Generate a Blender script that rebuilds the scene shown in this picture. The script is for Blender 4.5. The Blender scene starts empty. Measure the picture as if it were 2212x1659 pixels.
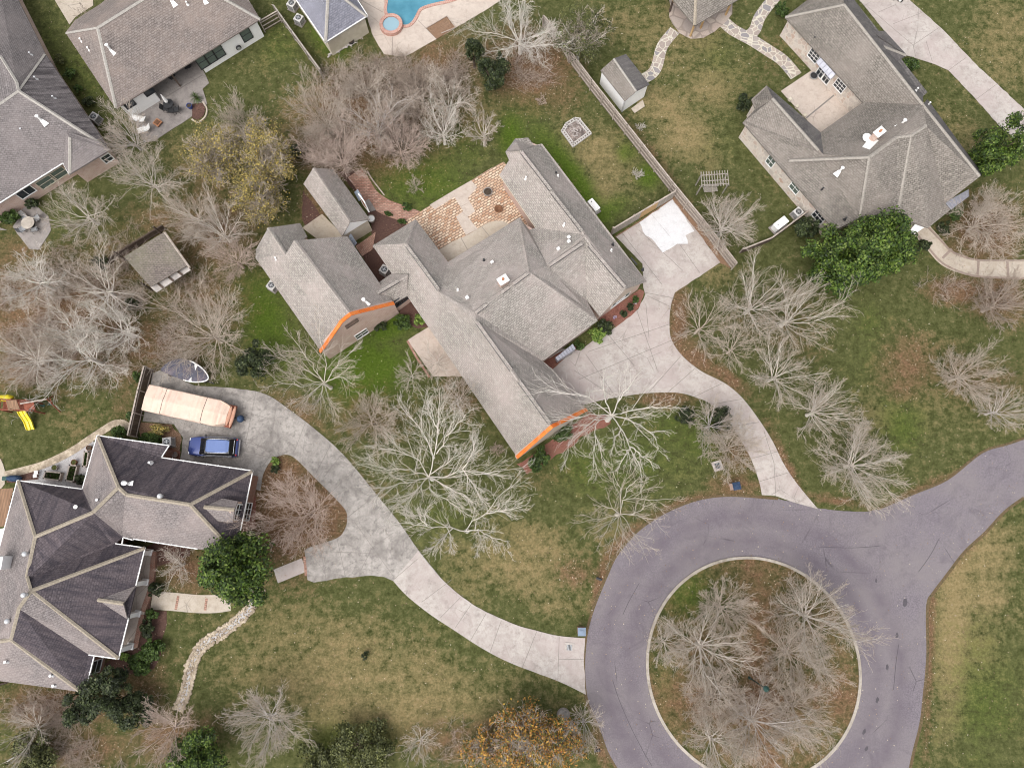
import bpy, bmesh, math, random
import numpy as np
from mathutils import Vector, Matrix
R = math.radians
scene = bpy.context.scene
col = scene.collection

# ------------------------------------------------------------------ camera, sky, sun, exposure
CAM_H, TILT, FPX = 70.0, R(11.0), 1530.0        # drone height, gimbal tilt, focal length in 2212-px units
cam = bpy.data.objects.new('camera', bpy.data.cameras.new('camera'))
col.objects.link(cam)
cam.location = (0, 0, CAM_H); cam.rotation_euler = (TILT, 0, 0)
cam.data.sensor_width = 36; cam.data.lens = 36*FPX/2212
cam.data.clip_start = 1; cam.data.clip_end = 6000
scene.camera = cam
scene.cycles.filter_width = 1.05
SUN_EL, SUN_AZ = R(58), R(215)                  # azimuth clockwise from +Y
world = bpy.data.worlds.new('World'); scene.world = world
world.use_nodes = True
wn = world.node_tree
sky = wn.nodes.new('ShaderNodeTexSky'); sky.sky_type = 'NISHITA'; sky.sun_disc = False
sky.sun_elevation = SUN_EL; sky.sun_rotation = SUN_AZ
sky.air_density = 1.0; sky.dust_density = 4.0; sky.ozone_density = 1.0
hs = wn.nodes.new('ShaderNodeHueSaturation'); hs.inputs['Saturation'].default_value = 0.22   # overcast: grey sky light
wn.links.new(sky.outputs[0], hs.inputs['Color'])
wn.links.new(hs.outputs[0], wn.nodes['Background'].inputs[0])
wn.nodes['Background'].inputs[1].default_value = 0.165
sl = bpy.data.lights.new('sun', 'SUN'); sl.energy = .8; sl.angle = R(60); sl.color = (1.0, 0.945, 0.905)
so = bpy.data.objects.new('sun', sl); col.objects.link(so)
so.rotation_euler = (math.pi/2 - SUN_EL, 0, math.pi - SUN_AZ)
so.location = (-30, -40, 60)
vs = scene.view_settings
vs.view_transform = 'Standard'; vs.look = 'None'; vs.exposure = 0.72; vs.gamma = 1.0

# ------------------------------------------------------------------ photograph measurements -> ground points
CT, ST = math.cos(TILT), math.sin(TILT)
def ray(p):
    dx = (p[0]-1106)/FPX; dy = -(p[1]-829.5)/FPX
    return Vector((dx, dy*CT+ST, dy*ST-CT))
def W(p, h=0.0):
    v = ray(p); k = (CAM_H-h)/(-v.z)
    return Vector((v.x*k, v.y*k, h))
def t(n, x, y, *h):                              # measured on one of 16 enlargements of the photograph
    return (553*((n-1) % 4)+x*.25, (0, 415, 830, 1244)[(n-1)//4]+y*.25)+h
def ts(n, pts): return [t(n, *p) for p in pts]
def W3(p): return W(p[:2], p[2])

# ------------------------------------------------------------------ materials
class Mat:
    def __init__(s, name, rough=.9, spec=.25, metal=0):
        s.m = bpy.data.materials.new(name); s.m.use_nodes = True
        s.nt = s.m.node_tree; s.b = s.nt.nodes['Principled BSDF']
        s.b.inputs['Roughness'].default_value = rough; s.b.inputs['Metallic'].default_value = metal
        s.b.inputs['Specular IOR Level'].default_value = spec
    def n(s, ty, **kw):
        nd = s.nt.nodes.new('ShaderNode'+ty)
        for k, v in kw.items(): setattr(nd, k, v)
        return nd
    def l(s, a, b): s.nt.links.new(a, b)
    def coord(s, kind='Object', scale=(1, 1, 1), rot=0):
        tc = s.n('TexCoord'); mp = s.n('Mapping')
        mp.inputs['Scale'].default_value = scale; mp.inputs['Rotation'].default_value = (0, 0, rot)
        s.l(tc.outputs[kind], mp.inputs[0]); return mp.outputs[0]
    def noise(s, vec, scale, detail=4, rough=.6, dist=0):
        nd = s.n('TexNoise'); nd.inputs['Scale'].default_value = scale; nd.inputs['Detail'].default_value = detail
        nd.inputs['Roughness'].default_value = rough; nd.inputs['Distortion'].default_value = dist
        s.l(vec, nd.inputs['Vector']); return nd.outputs['Fac']
    def ramp(s, fac, stops, interp='LINEAR'):
        nd = s.n('ValToRGB'); cr = nd.color_ramp; cr.interpolation = interp
        while len(cr.elements) < len(stops): cr.elements.new(.5)
        for e, (p, c) in zip(cr.elements, stops):
            e.position = p; e.color = (c, c, c, 1) if isinstance(c, (int, float)) else (*c, 1)
        s.l(fac, nd.inputs[0]); return nd.outputs[0]
    def mix(s, fac, a, b, blend='MIX'):
        nd = s.n('Mix', data_type='RGBA', blend_type=blend)
        for i, v in ((0, fac), (6, a), (7, b)):
            if isinstance(v, (int, float)): nd.inputs[i].default_value = v
            elif isinstance(v, tuple): nd.inputs[i].default_value = (*v, 1)
            else: s.l(v, nd.inputs[i])
        return nd.outputs[2]
    def math(s, op, a, b=0.0, clamp=False):
        nd = s.n('Math', operation=op, use_clamp=clamp)
        for i, v in ((0, a), (1, b)):
            if isinstance(v, (int, float)): nd.inputs[i].default_value = v
            else: s.l(v, nd.inputs[i])
        return nd.outputs[0]
    def sepy(s, v):
        q = s.n('SeparateXYZ'); s.l(v, q.inputs[0]); return q.outputs[1]
    def island(s):
        return s.n('NewGeometry').outputs['Random Per Island']
    def col(s, c):
        if isinstance(c, tuple): s.b.inputs['Base Color'].default_value = (*c, 1)
        else: s.l(c, s.b.inputs['Base Color'])
        return s
    def bump(s, h, dist=.02, strength=.6):
        nd = s.n('Bump'); nd.inputs['Distance'].default_value = dist; nd.inputs['Strength'].default_value = strength
        s.l(h, nd.inputs['Height']); s.l(nd.outputs[0], s.b.inputs['Normal']); return s

def speckle(name, c1, c2, scale=6, big=None, bscale=.4, rough=.9, bump=.01, spec=.2, lo=.35, hi=.65):
    k = Mat(name, rough, spec); v = k.coord()
    f = k.noise(v, scale, 5, .65); c = k.ramp(f, [(lo, c1), (hi, c2)])
    if big is not None:
        g = k.ramp(k.noise(v, bscale, 5, .6), [(.4, 0.0), (.65, 1.0)]); c = k.mix(g, c, big)
    k.col(c)
    if bump: k.bump(f, bump)
    return k.m
def plain(name, c, rough=.5, spec=.4, metal=0, var=.12):
    k = Mat(name, rough, spec, metal); f = k.noise(k.coord(), 3.5, 4)
    k.col(k.mix(k.ramp(f, [(.3, 0.0), (.7, 1.0)]), tuple(x*(1-var) for x in c), tuple(min(1, x*(1+var)) for x in c)))
    return k.m
def shingle(name, ca, cb, cm, warm, stain=None):
    """tabbed roof shingles laid along the UV of each slope (u level, v up the slope)"""
    k = Mat(name, .95, .1); v = k.coord('UV')
    b = k.n('TexBrick', offset=.5); k.l(v, b.inputs['Vector'])
    b.inputs['Scale'].default_value = 1; b.inputs['Brick Width'].default_value = .34; b.inputs['Row Height'].default_value = .2
    b.inputs['Mortar Size'].default_value = .034; b.inputs['Mortar Smooth'].default_value = .4; b.inputs['Bias'].default_value = 0
    for i, c in ((1, ca), (2, cb), (3, cm)): b.inputs[i].default_value = (*c, 1)
    c = k.mix(k.ramp(k.noise(v, 5, 6, .9), [(.42, 0.0), (.6, .85)]), b.outputs[0], tuple(x*.5 for x in cb))
    blot = k.ramp(k.noise(v, .22, 5, .65), [(.40, 0.0), (.66, .6)])
    c = k.mix(blot, c, warm)
    c = k.mix(k.ramp(k.noise(v, 1.3, 5, .75), [(.42, 0.0), (.7, .45)]), c, tuple(x*.62 for x in ca))
    c = k.mix(k.ramp(k.noise(v, 2.6, 6, .8), [(.5, 0.0), (.68, .45)]), c, tuple(min(1, x*1.35) for x in ca))
    if stain:                                    # dark algae running down the slope in streaks
        vs_ = k.coord('UV', (1.0, .12, 1))
        st = k.math('MULTIPLY', k.ramp(k.noise(vs_, 1.5, 6, .75, .4), [(.44, .0), (.60, 1.0)]), k.ramp(k.noise(v, .35, 4), [(.25, .55), (.6, 1.0)]))
        c = k.mix(k.math('MULTIPLY', st, .78), c, stain)
    k.col(c); k.bump(b.outputs['Fac'], -.012, .6)
    return k.m
def brickm(name, c1, c2, cm, w=.24, h=.08, mort=.012, big=None, kind='UV', rot=0, rough=.9, bias=0, bigf=.8):
    k = Mat(name, rough, .15); v = k.coord(kind, rot=rot)
    b = k.n('TexBrick'); k.l(v, b.inputs['Vector']); b.inputs['Scale'].default_value = 1; b.inputs['Bias'].default_value = bias
    b.inputs['Brick Width'].default_value = w; b.inputs['Row Height'].default_value = h; b.inputs['Mortar Size'].default_value = mort
    for i, c in ((1, c1), (2, c2), (3, cm)): b.inputs[i].default_value = (*c, 1)
    c = b.outputs[0]
    if big: c = k.mix(k.ramp(k.noise(v, .7, 4), [(.4, 0.0), (.65, bigf)]), c, big)
    c = k.mix(k.ramp(k.noise(v, 14, 4, .7), [(.4, 0.0), (.7, .5)]), c, tuple(x*.5 for x in c1))
    k.col(c); k.bump(b.outputs['Fac'], -.01, .5); return k.m
def leafm(name, stops, rough=.6):
    k = Mat(name, rough, .3)
    c = k.ramp(k.island(), stops)
    g = k.ramp(k.noise(k.coord(), .9, 3), [(.35, .55), (.65, 1.15)])
    k.col(k.mix(1.0, c, g, 'MULTIPLY'))
    k.b.inputs['Subsurface Weight'].default_value = 0
    return k.m
def barkm(name, c1, c2, moss=None):
    k = Mat(name, .95, .1); v = k.coord()
    c = k.ramp(k.noise(v, 2.2, 5, .7), [(.3, c1), (.68, c2)])
    if moss: c = k.mix(k.ramp(k.noise(v, .9, 4), [(.52, 0.0), (.62, .7)]), c, moss)
    k.col(c); return k.m
def boards(name, c1, c2, w=.14, kind='UV', dark=(.05, .045, .04)):
    k = Mat(name, .9, .15); v = k.coord(kind)
    b = k.n('TexBrick', offset=0); k.l(v, b.inputs['Vector']); b.inputs['Scale'].default_value = 1
    b.inputs['Brick Width'].default_value = w; b.inputs['Row Height'].default_value = 6; b.inputs['Mortar Size'].default_value = .01
    for i, c in ((1, c1), (2, c2), (3, dark)): b.inputs[i].default_value = (*c, 1)
    gr = k.ramp(k.noise(k.coord(kind, (6, .8, 1)), 2.5, 5, .7), [(.35, 0.0), (.7, .6)])
    k.col(k.mix(gr, b.outputs[0], tuple(x*.55 for x in c1))); k.bump(b.outputs['Fac'], -.01); return k.m

# ground: grass whose dryness, lushness and leaf litter were surveyed per place (colour attribute "cover")
def ground_mat():
    k = Mat('lawn grass', .97, .08); v = k.coord()
    at = k.n('Attribute', attribute_name='cover'); sp = k.n('SeparateColor'); k.l(at.outputs['Color'], sp.inputs[0])
    fine = k.noise(v, 4.2, 8, .86); mid = k.noise(v, 1.3, 6, .7); big = k.noise(v, .16, 5, .65)
    base = k.ramp(k.mix(.5, fine, mid), [(.35, (.022, .027, .008)), (.45, (.050, .057, .018)), (.55, (.092, .095, .037)), (.66, (.175, .16, .08))])
    def cov(sock, gain=1.0):
        a = k.math('ADD', sock, k.math('MULTIPLY', k.math('SUBTRACT', k.mix(.35, mid, big), .5), 2.2))
        a = k.math('ADD', a, k.math('MULTIPLY', k.math('SUBTRACT', fine, .5), .6))
        return k.ramp(a, [(.2, 0.0), (.8, gain)])
    dry = k.ramp(fine, [(.3, (.11, .088, .038)), (.5, (.215, .165, .08)), (.7, (.35, .27, .15))])
    wv = k.math('SINE', k.math('ADD', k.math('MULTIPLY', k.sepy(v), 3.7), k.math('MULTIPLY', big, 9.0)))
    mow = k.math('MULTIPLY', k.math('MULTIPLY', k.ramp(wv, [(.0, 0.0), (.9, 1.0)]), sp.outputs[0]), .22)
    lush = k.ramp(fine, [(.3, (.02, .035, .004)), (.5, (.06, .10, .011)), (.7, (.13, .17, .03))])
    lit = k.ramp(fine, [(.34, (.04, .022, .013)), (.48, (.13, .075, .042)), (.58, (.21, .13, .08)), (.7, (.36, .26, .18))])
    c = k.mix(cov(k.math('ADD', k.math('MULTIPLY', sp.outputs[0], 1.1), mow), .92), base, dry)
    c = k.mix(cov(sp.outputs[1], .95), c, lush)
    c = k.mix(cov(sp.outputs[2], .95), c, lit)
    k.col(c); k.bump(k.mix(.5, fine, mid), .05, .9); return k.m
def concrete(name, c, dark, stain=.7, warm=None):
    k = Mat(name, .9, .2); v = k.coord()
    f = k.noise(v, 9, 5, .7); cc = k.ramp(f, [(.3, tuple(x*.86 for x in c)), (.7, tuple(min(1, x*1.08) for x in c))])
    cc = k.mix(k.ramp(k.noise(v, .45, 7, .72, .6), [(.42, 0.0), (.72, stain)]), cc, dark)
    cc = k.mix(k.ramp(k.noise(v, 1.7, 6, .75), [(.5, 0.0), (.68, stain*.75)]), cc, tuple(x*.7 for x in dark))
    cc = k.mix(k.ramp(k.noise(v, .9, 8, .8, 1.0), [(.47, 0.0), (.66, stain*.6)]), cc, dark)
    if warm: cc = k.mix(k.ramp(k.noise(v, .23, 4), [(.45, 0.0), (.65, .6)]), cc, warm)
    vo = k.n('TexVoronoi', feature='DISTANCE_TO_EDGE'); vo.inputs['Scale'].default_value = .3; k.l(k.coord(), vo.inputs['Vector'])
    crack = k.math('MULTIPLY', k.ramp(vo.outputs['Distance'], [(.002, 1.0), (.009, 0.0)]), k.ramp(k.noise(v, .25, 3), [(.5, 0.0), (.6, .55)]))
    cc = k.mix(crack, cc, (.12, .11, .1))
    k.col(cc); k.bump(f, .006, .4); return k.m
def asphaltm():
    k = Mat('aged asphalt', .92, .2); v = k.coord()
    f = k.noise(v, 9, 6, .92)
    c = k.ramp(f, [(.34, (.088, .077, .086)), (.5, (.162, .142, .157)), (.66, (.25, .222, .24))])
    c = k.mix(k.ramp(k.noise(v, .16, 5, .6), [(.4, 0.0), (.62, .7)]), c, (.195, .173, .174))
    c = k.mix(k.ramp(k.noise(v, .35, 6, .7, 1.2), [(.52, 0.0), (.7, .55)]), c, (.105, .09, .104))
    # wheel-polished bands follow the turning circle
    tc = k.n('TexCoord'); sub = k.n('VectorMath', operation='SUBTRACT'); k.l(tc.outputs['Object'], sub.inputs[0])
    sub.inputs[1].default_value = (*ROUND_C, 0)
    ln = k.n('VectorMath', operation='LENGTH'); k.l(sub.outputs[0], ln.inputs[0])
    d = k.math('MULTIPLY_ADD' if False else 'DIVIDE', ln.outputs['Value'], 30.0)
    band = k.ramp(d, [(.335, .0), (.385, .85), (.42, .15), (.46, .9), (.50, .15), (.56, 0.0)])
    c = k.mix(k.math('MULTIPLY', band, k.ramp(k.noise(v, .6, 4), [(.3, .3), (.7, 1.0)])), c, (.118, .099, .116))
    vo = k.n('TexVoronoi', feature='DISTANCE_TO_EDGE'); vo.inputs['Scale'].default_value = .16; k.l(v, vo.inputs['Vector'])
    cr = k.math('MULTIPLY', k.ramp(vo.outputs['Distance'], [(.001, 1.0), (.006, 0.0)]), k.ramp(k.noise(v, .2, 3), [(.52, 0.0), (.6, .8)]))
    c = k.mix(cr, c, (.05, .045, .05))
    k.col(c); k.bump(f, .008, .5); return k.m
def flagm(name, c1, c2, c3, joint, scale=1.6):
    k = Mat(name, .85, .2); v = k.coord('UV')
    vo = k.n('TexVoronoi'); vo.inputs['Scale'].default_value = scale; k.l(v, vo.inputs['Vector'])
    ve = k.n('TexVoronoi', feature='DISTANCE_TO_EDGE'); ve.inputs['Scale'].default_value = scale; k.l(v, ve.inputs['Vector'])
    sp = k.n('SeparateColor'); k.l(vo.outputs['Color'], sp.inputs[0])
    c = k.ramp(sp.outputs[0], [(0, c1), (.5, c2), (1, c3)])
    c = k.mix(k.ramp(k.noise(v, 8, 5, .7), [(.4, 0.0), (.7, .5)]), c, tuple(x*.6 for x in c1))
    c = k.mix(k.ramp(ve.outputs['Distance'], [(.03, 1.0), (.08, 0.0)]), c, joint)
    k.col(c); k.bump(k.ramp(ve.outputs['Distance'], [(.02, 0.0), (.1, 1.0)]), .02); return k.m

ROUND_C = tuple(W((1627, 1440), 0)[:2])
MT = {}
def mats():
    MT['grass'] = ground_mat(); MT['asphalt'] = asphaltm()
    MT['conc_new'] = concrete('pale driveway concrete', (.455, .415, .38), (.285, .24, .22), .8, (.41, .345, .325))
    MT['conc_old'] = concrete('weathered driveway concrete', (.385, .355, .325), (.165, .15, .138), 1.0)
    MT['conc_white'] = concrete('fresh white concrete', (.60, .595, .60), (.53, .52, .52), .5)
    MT['conc_pool'] = concrete('pool deck concrete', (.50, .43, .37), (.38, .31, .265), .6)
    MT['conc_tan'] = concrete('tan patio concrete', (.47, .41, .34), (.33, .27, .20), .55)
    MT['conc_dull'] = concrete('dull porch concrete', (.30, .27, .25), (.17, .15, .14), .7)
    MT['kerb'] = concrete('kerb concrete', (.44, .395, .34), (.25, .215, .175), .9); MT['verge'] = speckle('grassy leaf strewn verge', (.05, .045, .018), (.17, .12, .07), 6, (.11, .075, .04), 1.5, bump=.03); MT['oil'] = plain('oil stained asphalt', (.07, .062, .07), .8)
    MT['joint'] = plain('joint', (.20, .18, .165), .95, .1)
    MT['mulch'] = speckle('dark leaf mulch', (.05, .026, .021), (.15, .085, .065), 7, (.09, .05, .04), .6, bump=.03)
    MT['mulch_red'] = speckle('red bark mulch', (.11, .042, .032), (.30, .13, .10), 8, (.2, .10, .07), .7, bump=.03)
    MT['gravel'] = speckle('white pebble gravel', (.26, .25, .245), (.56, .54, .53), 12, (.40, .37, .36), .6, bump=.02)
    MT['sandstone'] = speckle('buff border stone', (.33, .27, .19), (.58, .49, .38), 5, (.24, .19, .14), 1.2, bump=.03)
    MT['litter'] = speckle('fallen leaf bed', (.09, .05, .03), (.32, .21, .14), 9, (.2, .12, .075), .8, bump=.03)
    MT['paver'] = brickm('reclaimed brick pavers', (.74, .61, .47), (.42, .21, .115), (.16, .10, .07), .46, .26, .045, (.52, .37, .25), 'UV', bias=0, bigf=.2)
    MT['paver_red'] = brickm('old brick walk', (.50, .30, .23), (.27, .12, .085), (.18, .12, .09), .36, .18, .03, (.48, .33, .26), 'UV', bigf=.35)
    MT['flag'] = flagm('flagstone', (.30, .25, .22), (.40, .34, .29), (.22, .21, .22), (.50, .46, .38), 1.5)
    MT['flag_big'] = flagm('flagstone terrace', (.36, .29, .25), (.44, .37, .31), (.29, .245, .22), (.25, .205, .175), .75)
    MT['roof_main'] = shingle('weathered grey shingles', (.435, .40, .36), (.31, .28, .25), (.15, .138, .125), (.40, .335, .31))
    MT['roof_a'] = shingle('grey mauve shingles', (.25, .225, .22), (.19, .17, .165), (.10, .09, .09), (.26, .225, .215))
    MT['roof_a_st'] = shingle('algae streaked grey mauve shingles', (.24, .215, .212), (.18, .16, .158), (.10, .09, .09), (.2, .18, .18), (.03, .027, .03))
    MT['roof_b'] = shingle('taupe shingles', (.30, .262, .24), (.215, .183, .168), (.125, .105, .097), (.31, .245, .21))
    MT['roof_c'] = shingle('blue grey shingles', (.27, .27, .31), (.20, .20, .235), (.115, .115, .135), (.24, .24, .28))
    MT['roof_i'] = shingle('sandy grey shingles', (.29, .262, .23), (.19, .17, .148), (.095, .085, .074), (.26, .225, .20))
    MT['roof_i_st'] = shingle('algae darkened sandy shingles', (.21, .195, .185), (.15, .14, .13), (.09, .085, .08), (.17, .155, .15), (.085, .078, .08))
    MT['roof_j'] = shingle('pinkish grey shingles', (.30, .265, .255), (.22, .195, .19), (.13, .115, .112), (.32, .265, .245))
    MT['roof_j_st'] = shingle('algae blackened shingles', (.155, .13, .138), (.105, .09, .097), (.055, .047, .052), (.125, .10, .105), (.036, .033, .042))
    MT['roof_old'] = shingle('mossy old brown shingles', (.27, .23, .205), (.19, .16, .14), (.10, .085, .075), (.23, .215, .15))
    MT['edge_brick'] = brickm('weathered edge brick', (.34, .25, .21), (.25, .175, .145), (.3, .26, .22), .22, .12, .02)
    MT['cap'] = speckle('ridge cap shingles', (.27, .25, .225), (.40, .375, .34), 7, bump=.01)
    MT['cap_tan'] = speckle('tan ridge cap shingles', (.23, .195, .15), (.37, .32, .255), 7, bump=.01); MT['cap_i'] = speckle('sandy ridge cap shingles', (.22, .20, .175), (.34, .31, .275), 7, bump=.01)
    MT['fascia'] = plain('painted fascia', (.50, .48, .44), .6)
    MT['white'] = plain('white paint', (.78, .77, .75), .5, var=.04)
    MT['dull_panel'] = speckle('dull weathered panel', (.34, .31, .29), (.50, .46, .43), 2); MT['dull_brick'] = plain('dull pale brick', (.50, .47, .44), .8); MT['slate_blue'] = plain('slate blue cap', (.17, .22, .29), .5); MT['white_trim'] = plain('white trim', (.72, .71, .70), .5, var=.05)
    MT['cream'] = speckle('cream siding', (.50, .45, .36), (.58, .53, .43), 3, (.42, .37, .29), .5, bump=.004)
    MT['brick_pink'] = brickm('pinkish brick', (.56, .39, .33), (.40, .24, .19), (.56, .47, .41), .30, .12, .02, (.60, .48, .40), bigf=.6)
    MT['brick_tan'] = brickm('tan old brick', (.52, .43, .36), (.42, .30, .24), (.5, .44, .38), .26, .10, .02, (.5, .42, .34))
    MT['brick_red'] = brickm('red brick', (.30, .13, .09), (.20, .085, .06), (.32, .25, .2), .26, .1, .02)
    MT['stone_wall'] = flagm('stone veneer', (.48, .42, .37), (.62, .55, .49), (.48, .34, .27), (.6, .54, .47), 1.9)
    MT['glass'] = plain('dark window glass', (.03, .035, .04), .08, .6)
    MT['glass_green'] = plain('greenish window glass', (.10, .125, .11), .12, .5)  # glass with its own grey green tint
    MT['black'] = plain('black metal', (.03, .03, .032), .5)
    MT['darkwood'] = boards('dark stained boards', (.13, .095, .075), (.085, .06, .05), .16)
    MT['greywood'] = boards('weathered grey boards', (.34, .29, .25), (.26, .215, .185), .15)
    MT['palewood'] = boards('silvered boards', (.42, .38, .33), (.34, .30, .26), .15)
    MT['railwood'] = speckle('weathered rail timber', (.28, .235, .20), (.44, .38, .33), 3, bump=.01)
    MT['tanwood'] = speckle('tan timber', (.36, .23, .11), (.48, .33, .17), 3, bump=.01)
    MT['redwood'] = speckle('red stained timber', (.17, .055, .035), (.27, .095, .06), 3, bump=.01)
    MT['deck'] = boards('brown deck boards', (.34, .21, .13), (.25, .15, .095), .14)
    MT['orange'] = brickm('orange clay coping tiles', (.82, .20, .035), (.68, .15, .03), (.30, .08, .03), .3, .6, .015, (.78, .27, .08))
    MT['metal'] = plain('grey metal', (.42, .43, .44), .35, .5, .6)
    MT['galv'] = plain('bright galvanised metal', (.58, .58, .59), .35, .5, .4)
    MT['unit'] = plain('condenser casing', (.50, .49, .47), .5)
    MT['unit_dark'] = plain('condenser grille', (.075, .075, .08), .6)
    MT['bluemetal'] = plain('pale blue standing seam metal', (.36, .42, .50), .4, .5, .3)
    MT['zinc'] = plain('lead grey metal roof', (.33, .33, .37), .4, .5, .4)
    MT['pool'] = None
    k = Mat('pool water', .06, .5); v = k.coord()
    k.col(k.ramp(k.noise(v, .5, 4), [(.3, (.045, .17, .235)), (.7, (.085, .255, .335))])); k.bump(k.noise(v, 2.5, 4), .02, .35); MT['pool'] = k.m
    k = Mat('spa water', .06, .5); k.col((.24, .36, .42)); k.bump(k.noise(k.coord(), 5, 3), .02, .3); MT['spa'] = k.m
    MT['coping'] = brickm('pink pool coping brick', (.50, .27, .22), (.40, .20, .16), (.5, .4, .33), .22, .3, .02)
    MT['yellow'] = plain('yellow plastic', (.72, .60, .02), .35, .5, var=.08)
    MT['cover'] = speckle('pale tan boat cover canvas', (.60, .43, .345), (.69, .525, .44), 1.2, (.66, .53, .42), .35, bump=.04)
    MT['cover_dk'] = speckle('dark tan cover canvas', (.46, .25, .17), (.56, .33, .24), 2, bump=.03)  # canvas of a darker tan for the rolled end
    MT['tarp_grey'] = speckle('dark grey boat tarp', (.058, .058, .075), (.10, .10, .125), 2.5, (.13, .11, .13), .9, bump=.03)
    k = Mat('metallic blue car paint', .3, .55, .35); k.col((.03, .052, .20)); k.b.inputs['Coat Weight'].default_value = .8; k.b.inputs['Coat Roughness'].default_value = .06; MT['carblue'] = k.m
    k = Mat('pale car roof paint', .35, .5, .3); k.col((.10, .155, .34)); k.b.inputs['Coat Weight'].default_value = .7; MT['carroof'] = k.m
    MT['carglass'] = plain('tinted car glass', (.012, .013, .016), .06, .6)
    MT['chrome'] = plain('chrome', (.7, .7, .72), .2, .5, .9)
    MT['rubber'] = plain('tyre rubber', (.025, .025, .026), .85, .2)
    MT['lamp_red'] = plain('red lamp lens', (.45, .02, .02), .25)
    MT['lamp_clear'] = plain('clear lamp lens', (.7, .72, .75), .2)
    MT['red'] = plain('red fabric', (.42, .06, .06), .7)
    MT['bluepot'] = plain('blue glazed pot', (.03, .06, .20), .25)
    MT['terracotta'] = speckle('terracotta', (.33, .15, .08), (.44, .22, .12), 4)
    MT['soil'] = speckle('potting soil', (.03, .022, .016), (.08, .06, .045), 9, bump=.03)
    MT['ash'] = speckle('ash and sticks', (.16, .13, .12), (.40, .33, .29), 8, (.11, .09, .08), 1.5, bump=.04)
    MT['rust'] = speckle('rusty steel', (.10, .05, .03), (.22, .11, .06), 5)
    MT['tarp_blue'] = speckle('dark blue tarp', (.02, .035, .07), (.05, .08, .14), 3, bump=.04)
    MT['green_metal'] = plain('dark green metal', (.02, .06, .05), .45)
    # barks
    MT['bk_white'] = barkm('pale white bark', (.48, .44, .40), (.74, .69, .63), (.42, .44, .37))
    MT['bk_pale'] = barkm('pale grey bark', (.45, .405, .36), (.72, .66, .59), (.40, .40, .32))
    MT['bk_tan'] = barkm('tan twig bark', (.31, .258, .208), (.57, .49, .415))
    MT['bk_pink'] = barkm('pinkish brown bark', (.345, .265, .225), (.58, .47, .40))
    MT['bk_dark'] = barkm('grey brown bark', (.25, .20, .165), (.44, .365, .30))
    MT['bk_grey'] = barkm('cool grey bark', (.36, .325, .30), (.62, .57, .54))
    MT['trunk_dark'] = barkm('dark trunk bark', (.06, .045, .035), (.15, .115, .09))
    # leaves
    MT['lf_oak'] = leafm('bright evergreen leaves', [(0, (.010, .022, .004)), (.45, (.042, .080, .009)), (.8, (.095, .150, .018)), (1, (.16, .20, .045))])
    MT['lf_dark'] = leafm('dark evergreen leaves', [(0, (.008, .013, .004)), (.5, (.024, .036, .010)), (.9, (.055, .074, .022)), (1, (.11, .12, .055))])
    MT['lf_box'] = leafm('clipped hedge leaves', [(0, (.018, .035, .006)), (.6, (.05, .088, .014)), (1, (.095, .145, .03))])
    MT['lf_lime'] = leafm('light green shrub leaves', [(0, (.05, .10, .015)), (.5, (.14, .23, .035)), (1, (.30, .38, .09))])
    MT['lf_yellow'] = leafm('olive yellow autumn leaves', [(0, (.10, .085, .025)), (.4, (.25, .205, .07)), (.8, (.38, .30, .10)), (1, (.50, .36, .07))])
    MT['lf_orange'] = leafm('orange autumn leaves', [(0, (.06, .075, .015)), (.3, (.11, .10, .025)), (.42, (.24, .12, .03)), (.75, (.42, .20, .04)), (.92, (.5, .33, .06)), (1, (.30, .08, .02))])
    MT['lf_olive'] = leafm('dull olive foliage', [(0, (.03, .036, .011)), (.5, (.075, .085, .024)), (1, (.155, .16, .055))])
    MT['lf_fall'] = leafm('fallen leaves', [(0, (.14, .085, .05)), (.4, (.30, .20, .125)), (.75, (.46, .38, .27)), (1, (.62, .56, .46))])
    MT['flower'] = leafm('flower petals', [(0, (.5, .35, .5)), (.5, (.65, .6, .65)), (1, (.3, .1, .4))])
mats()

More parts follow.
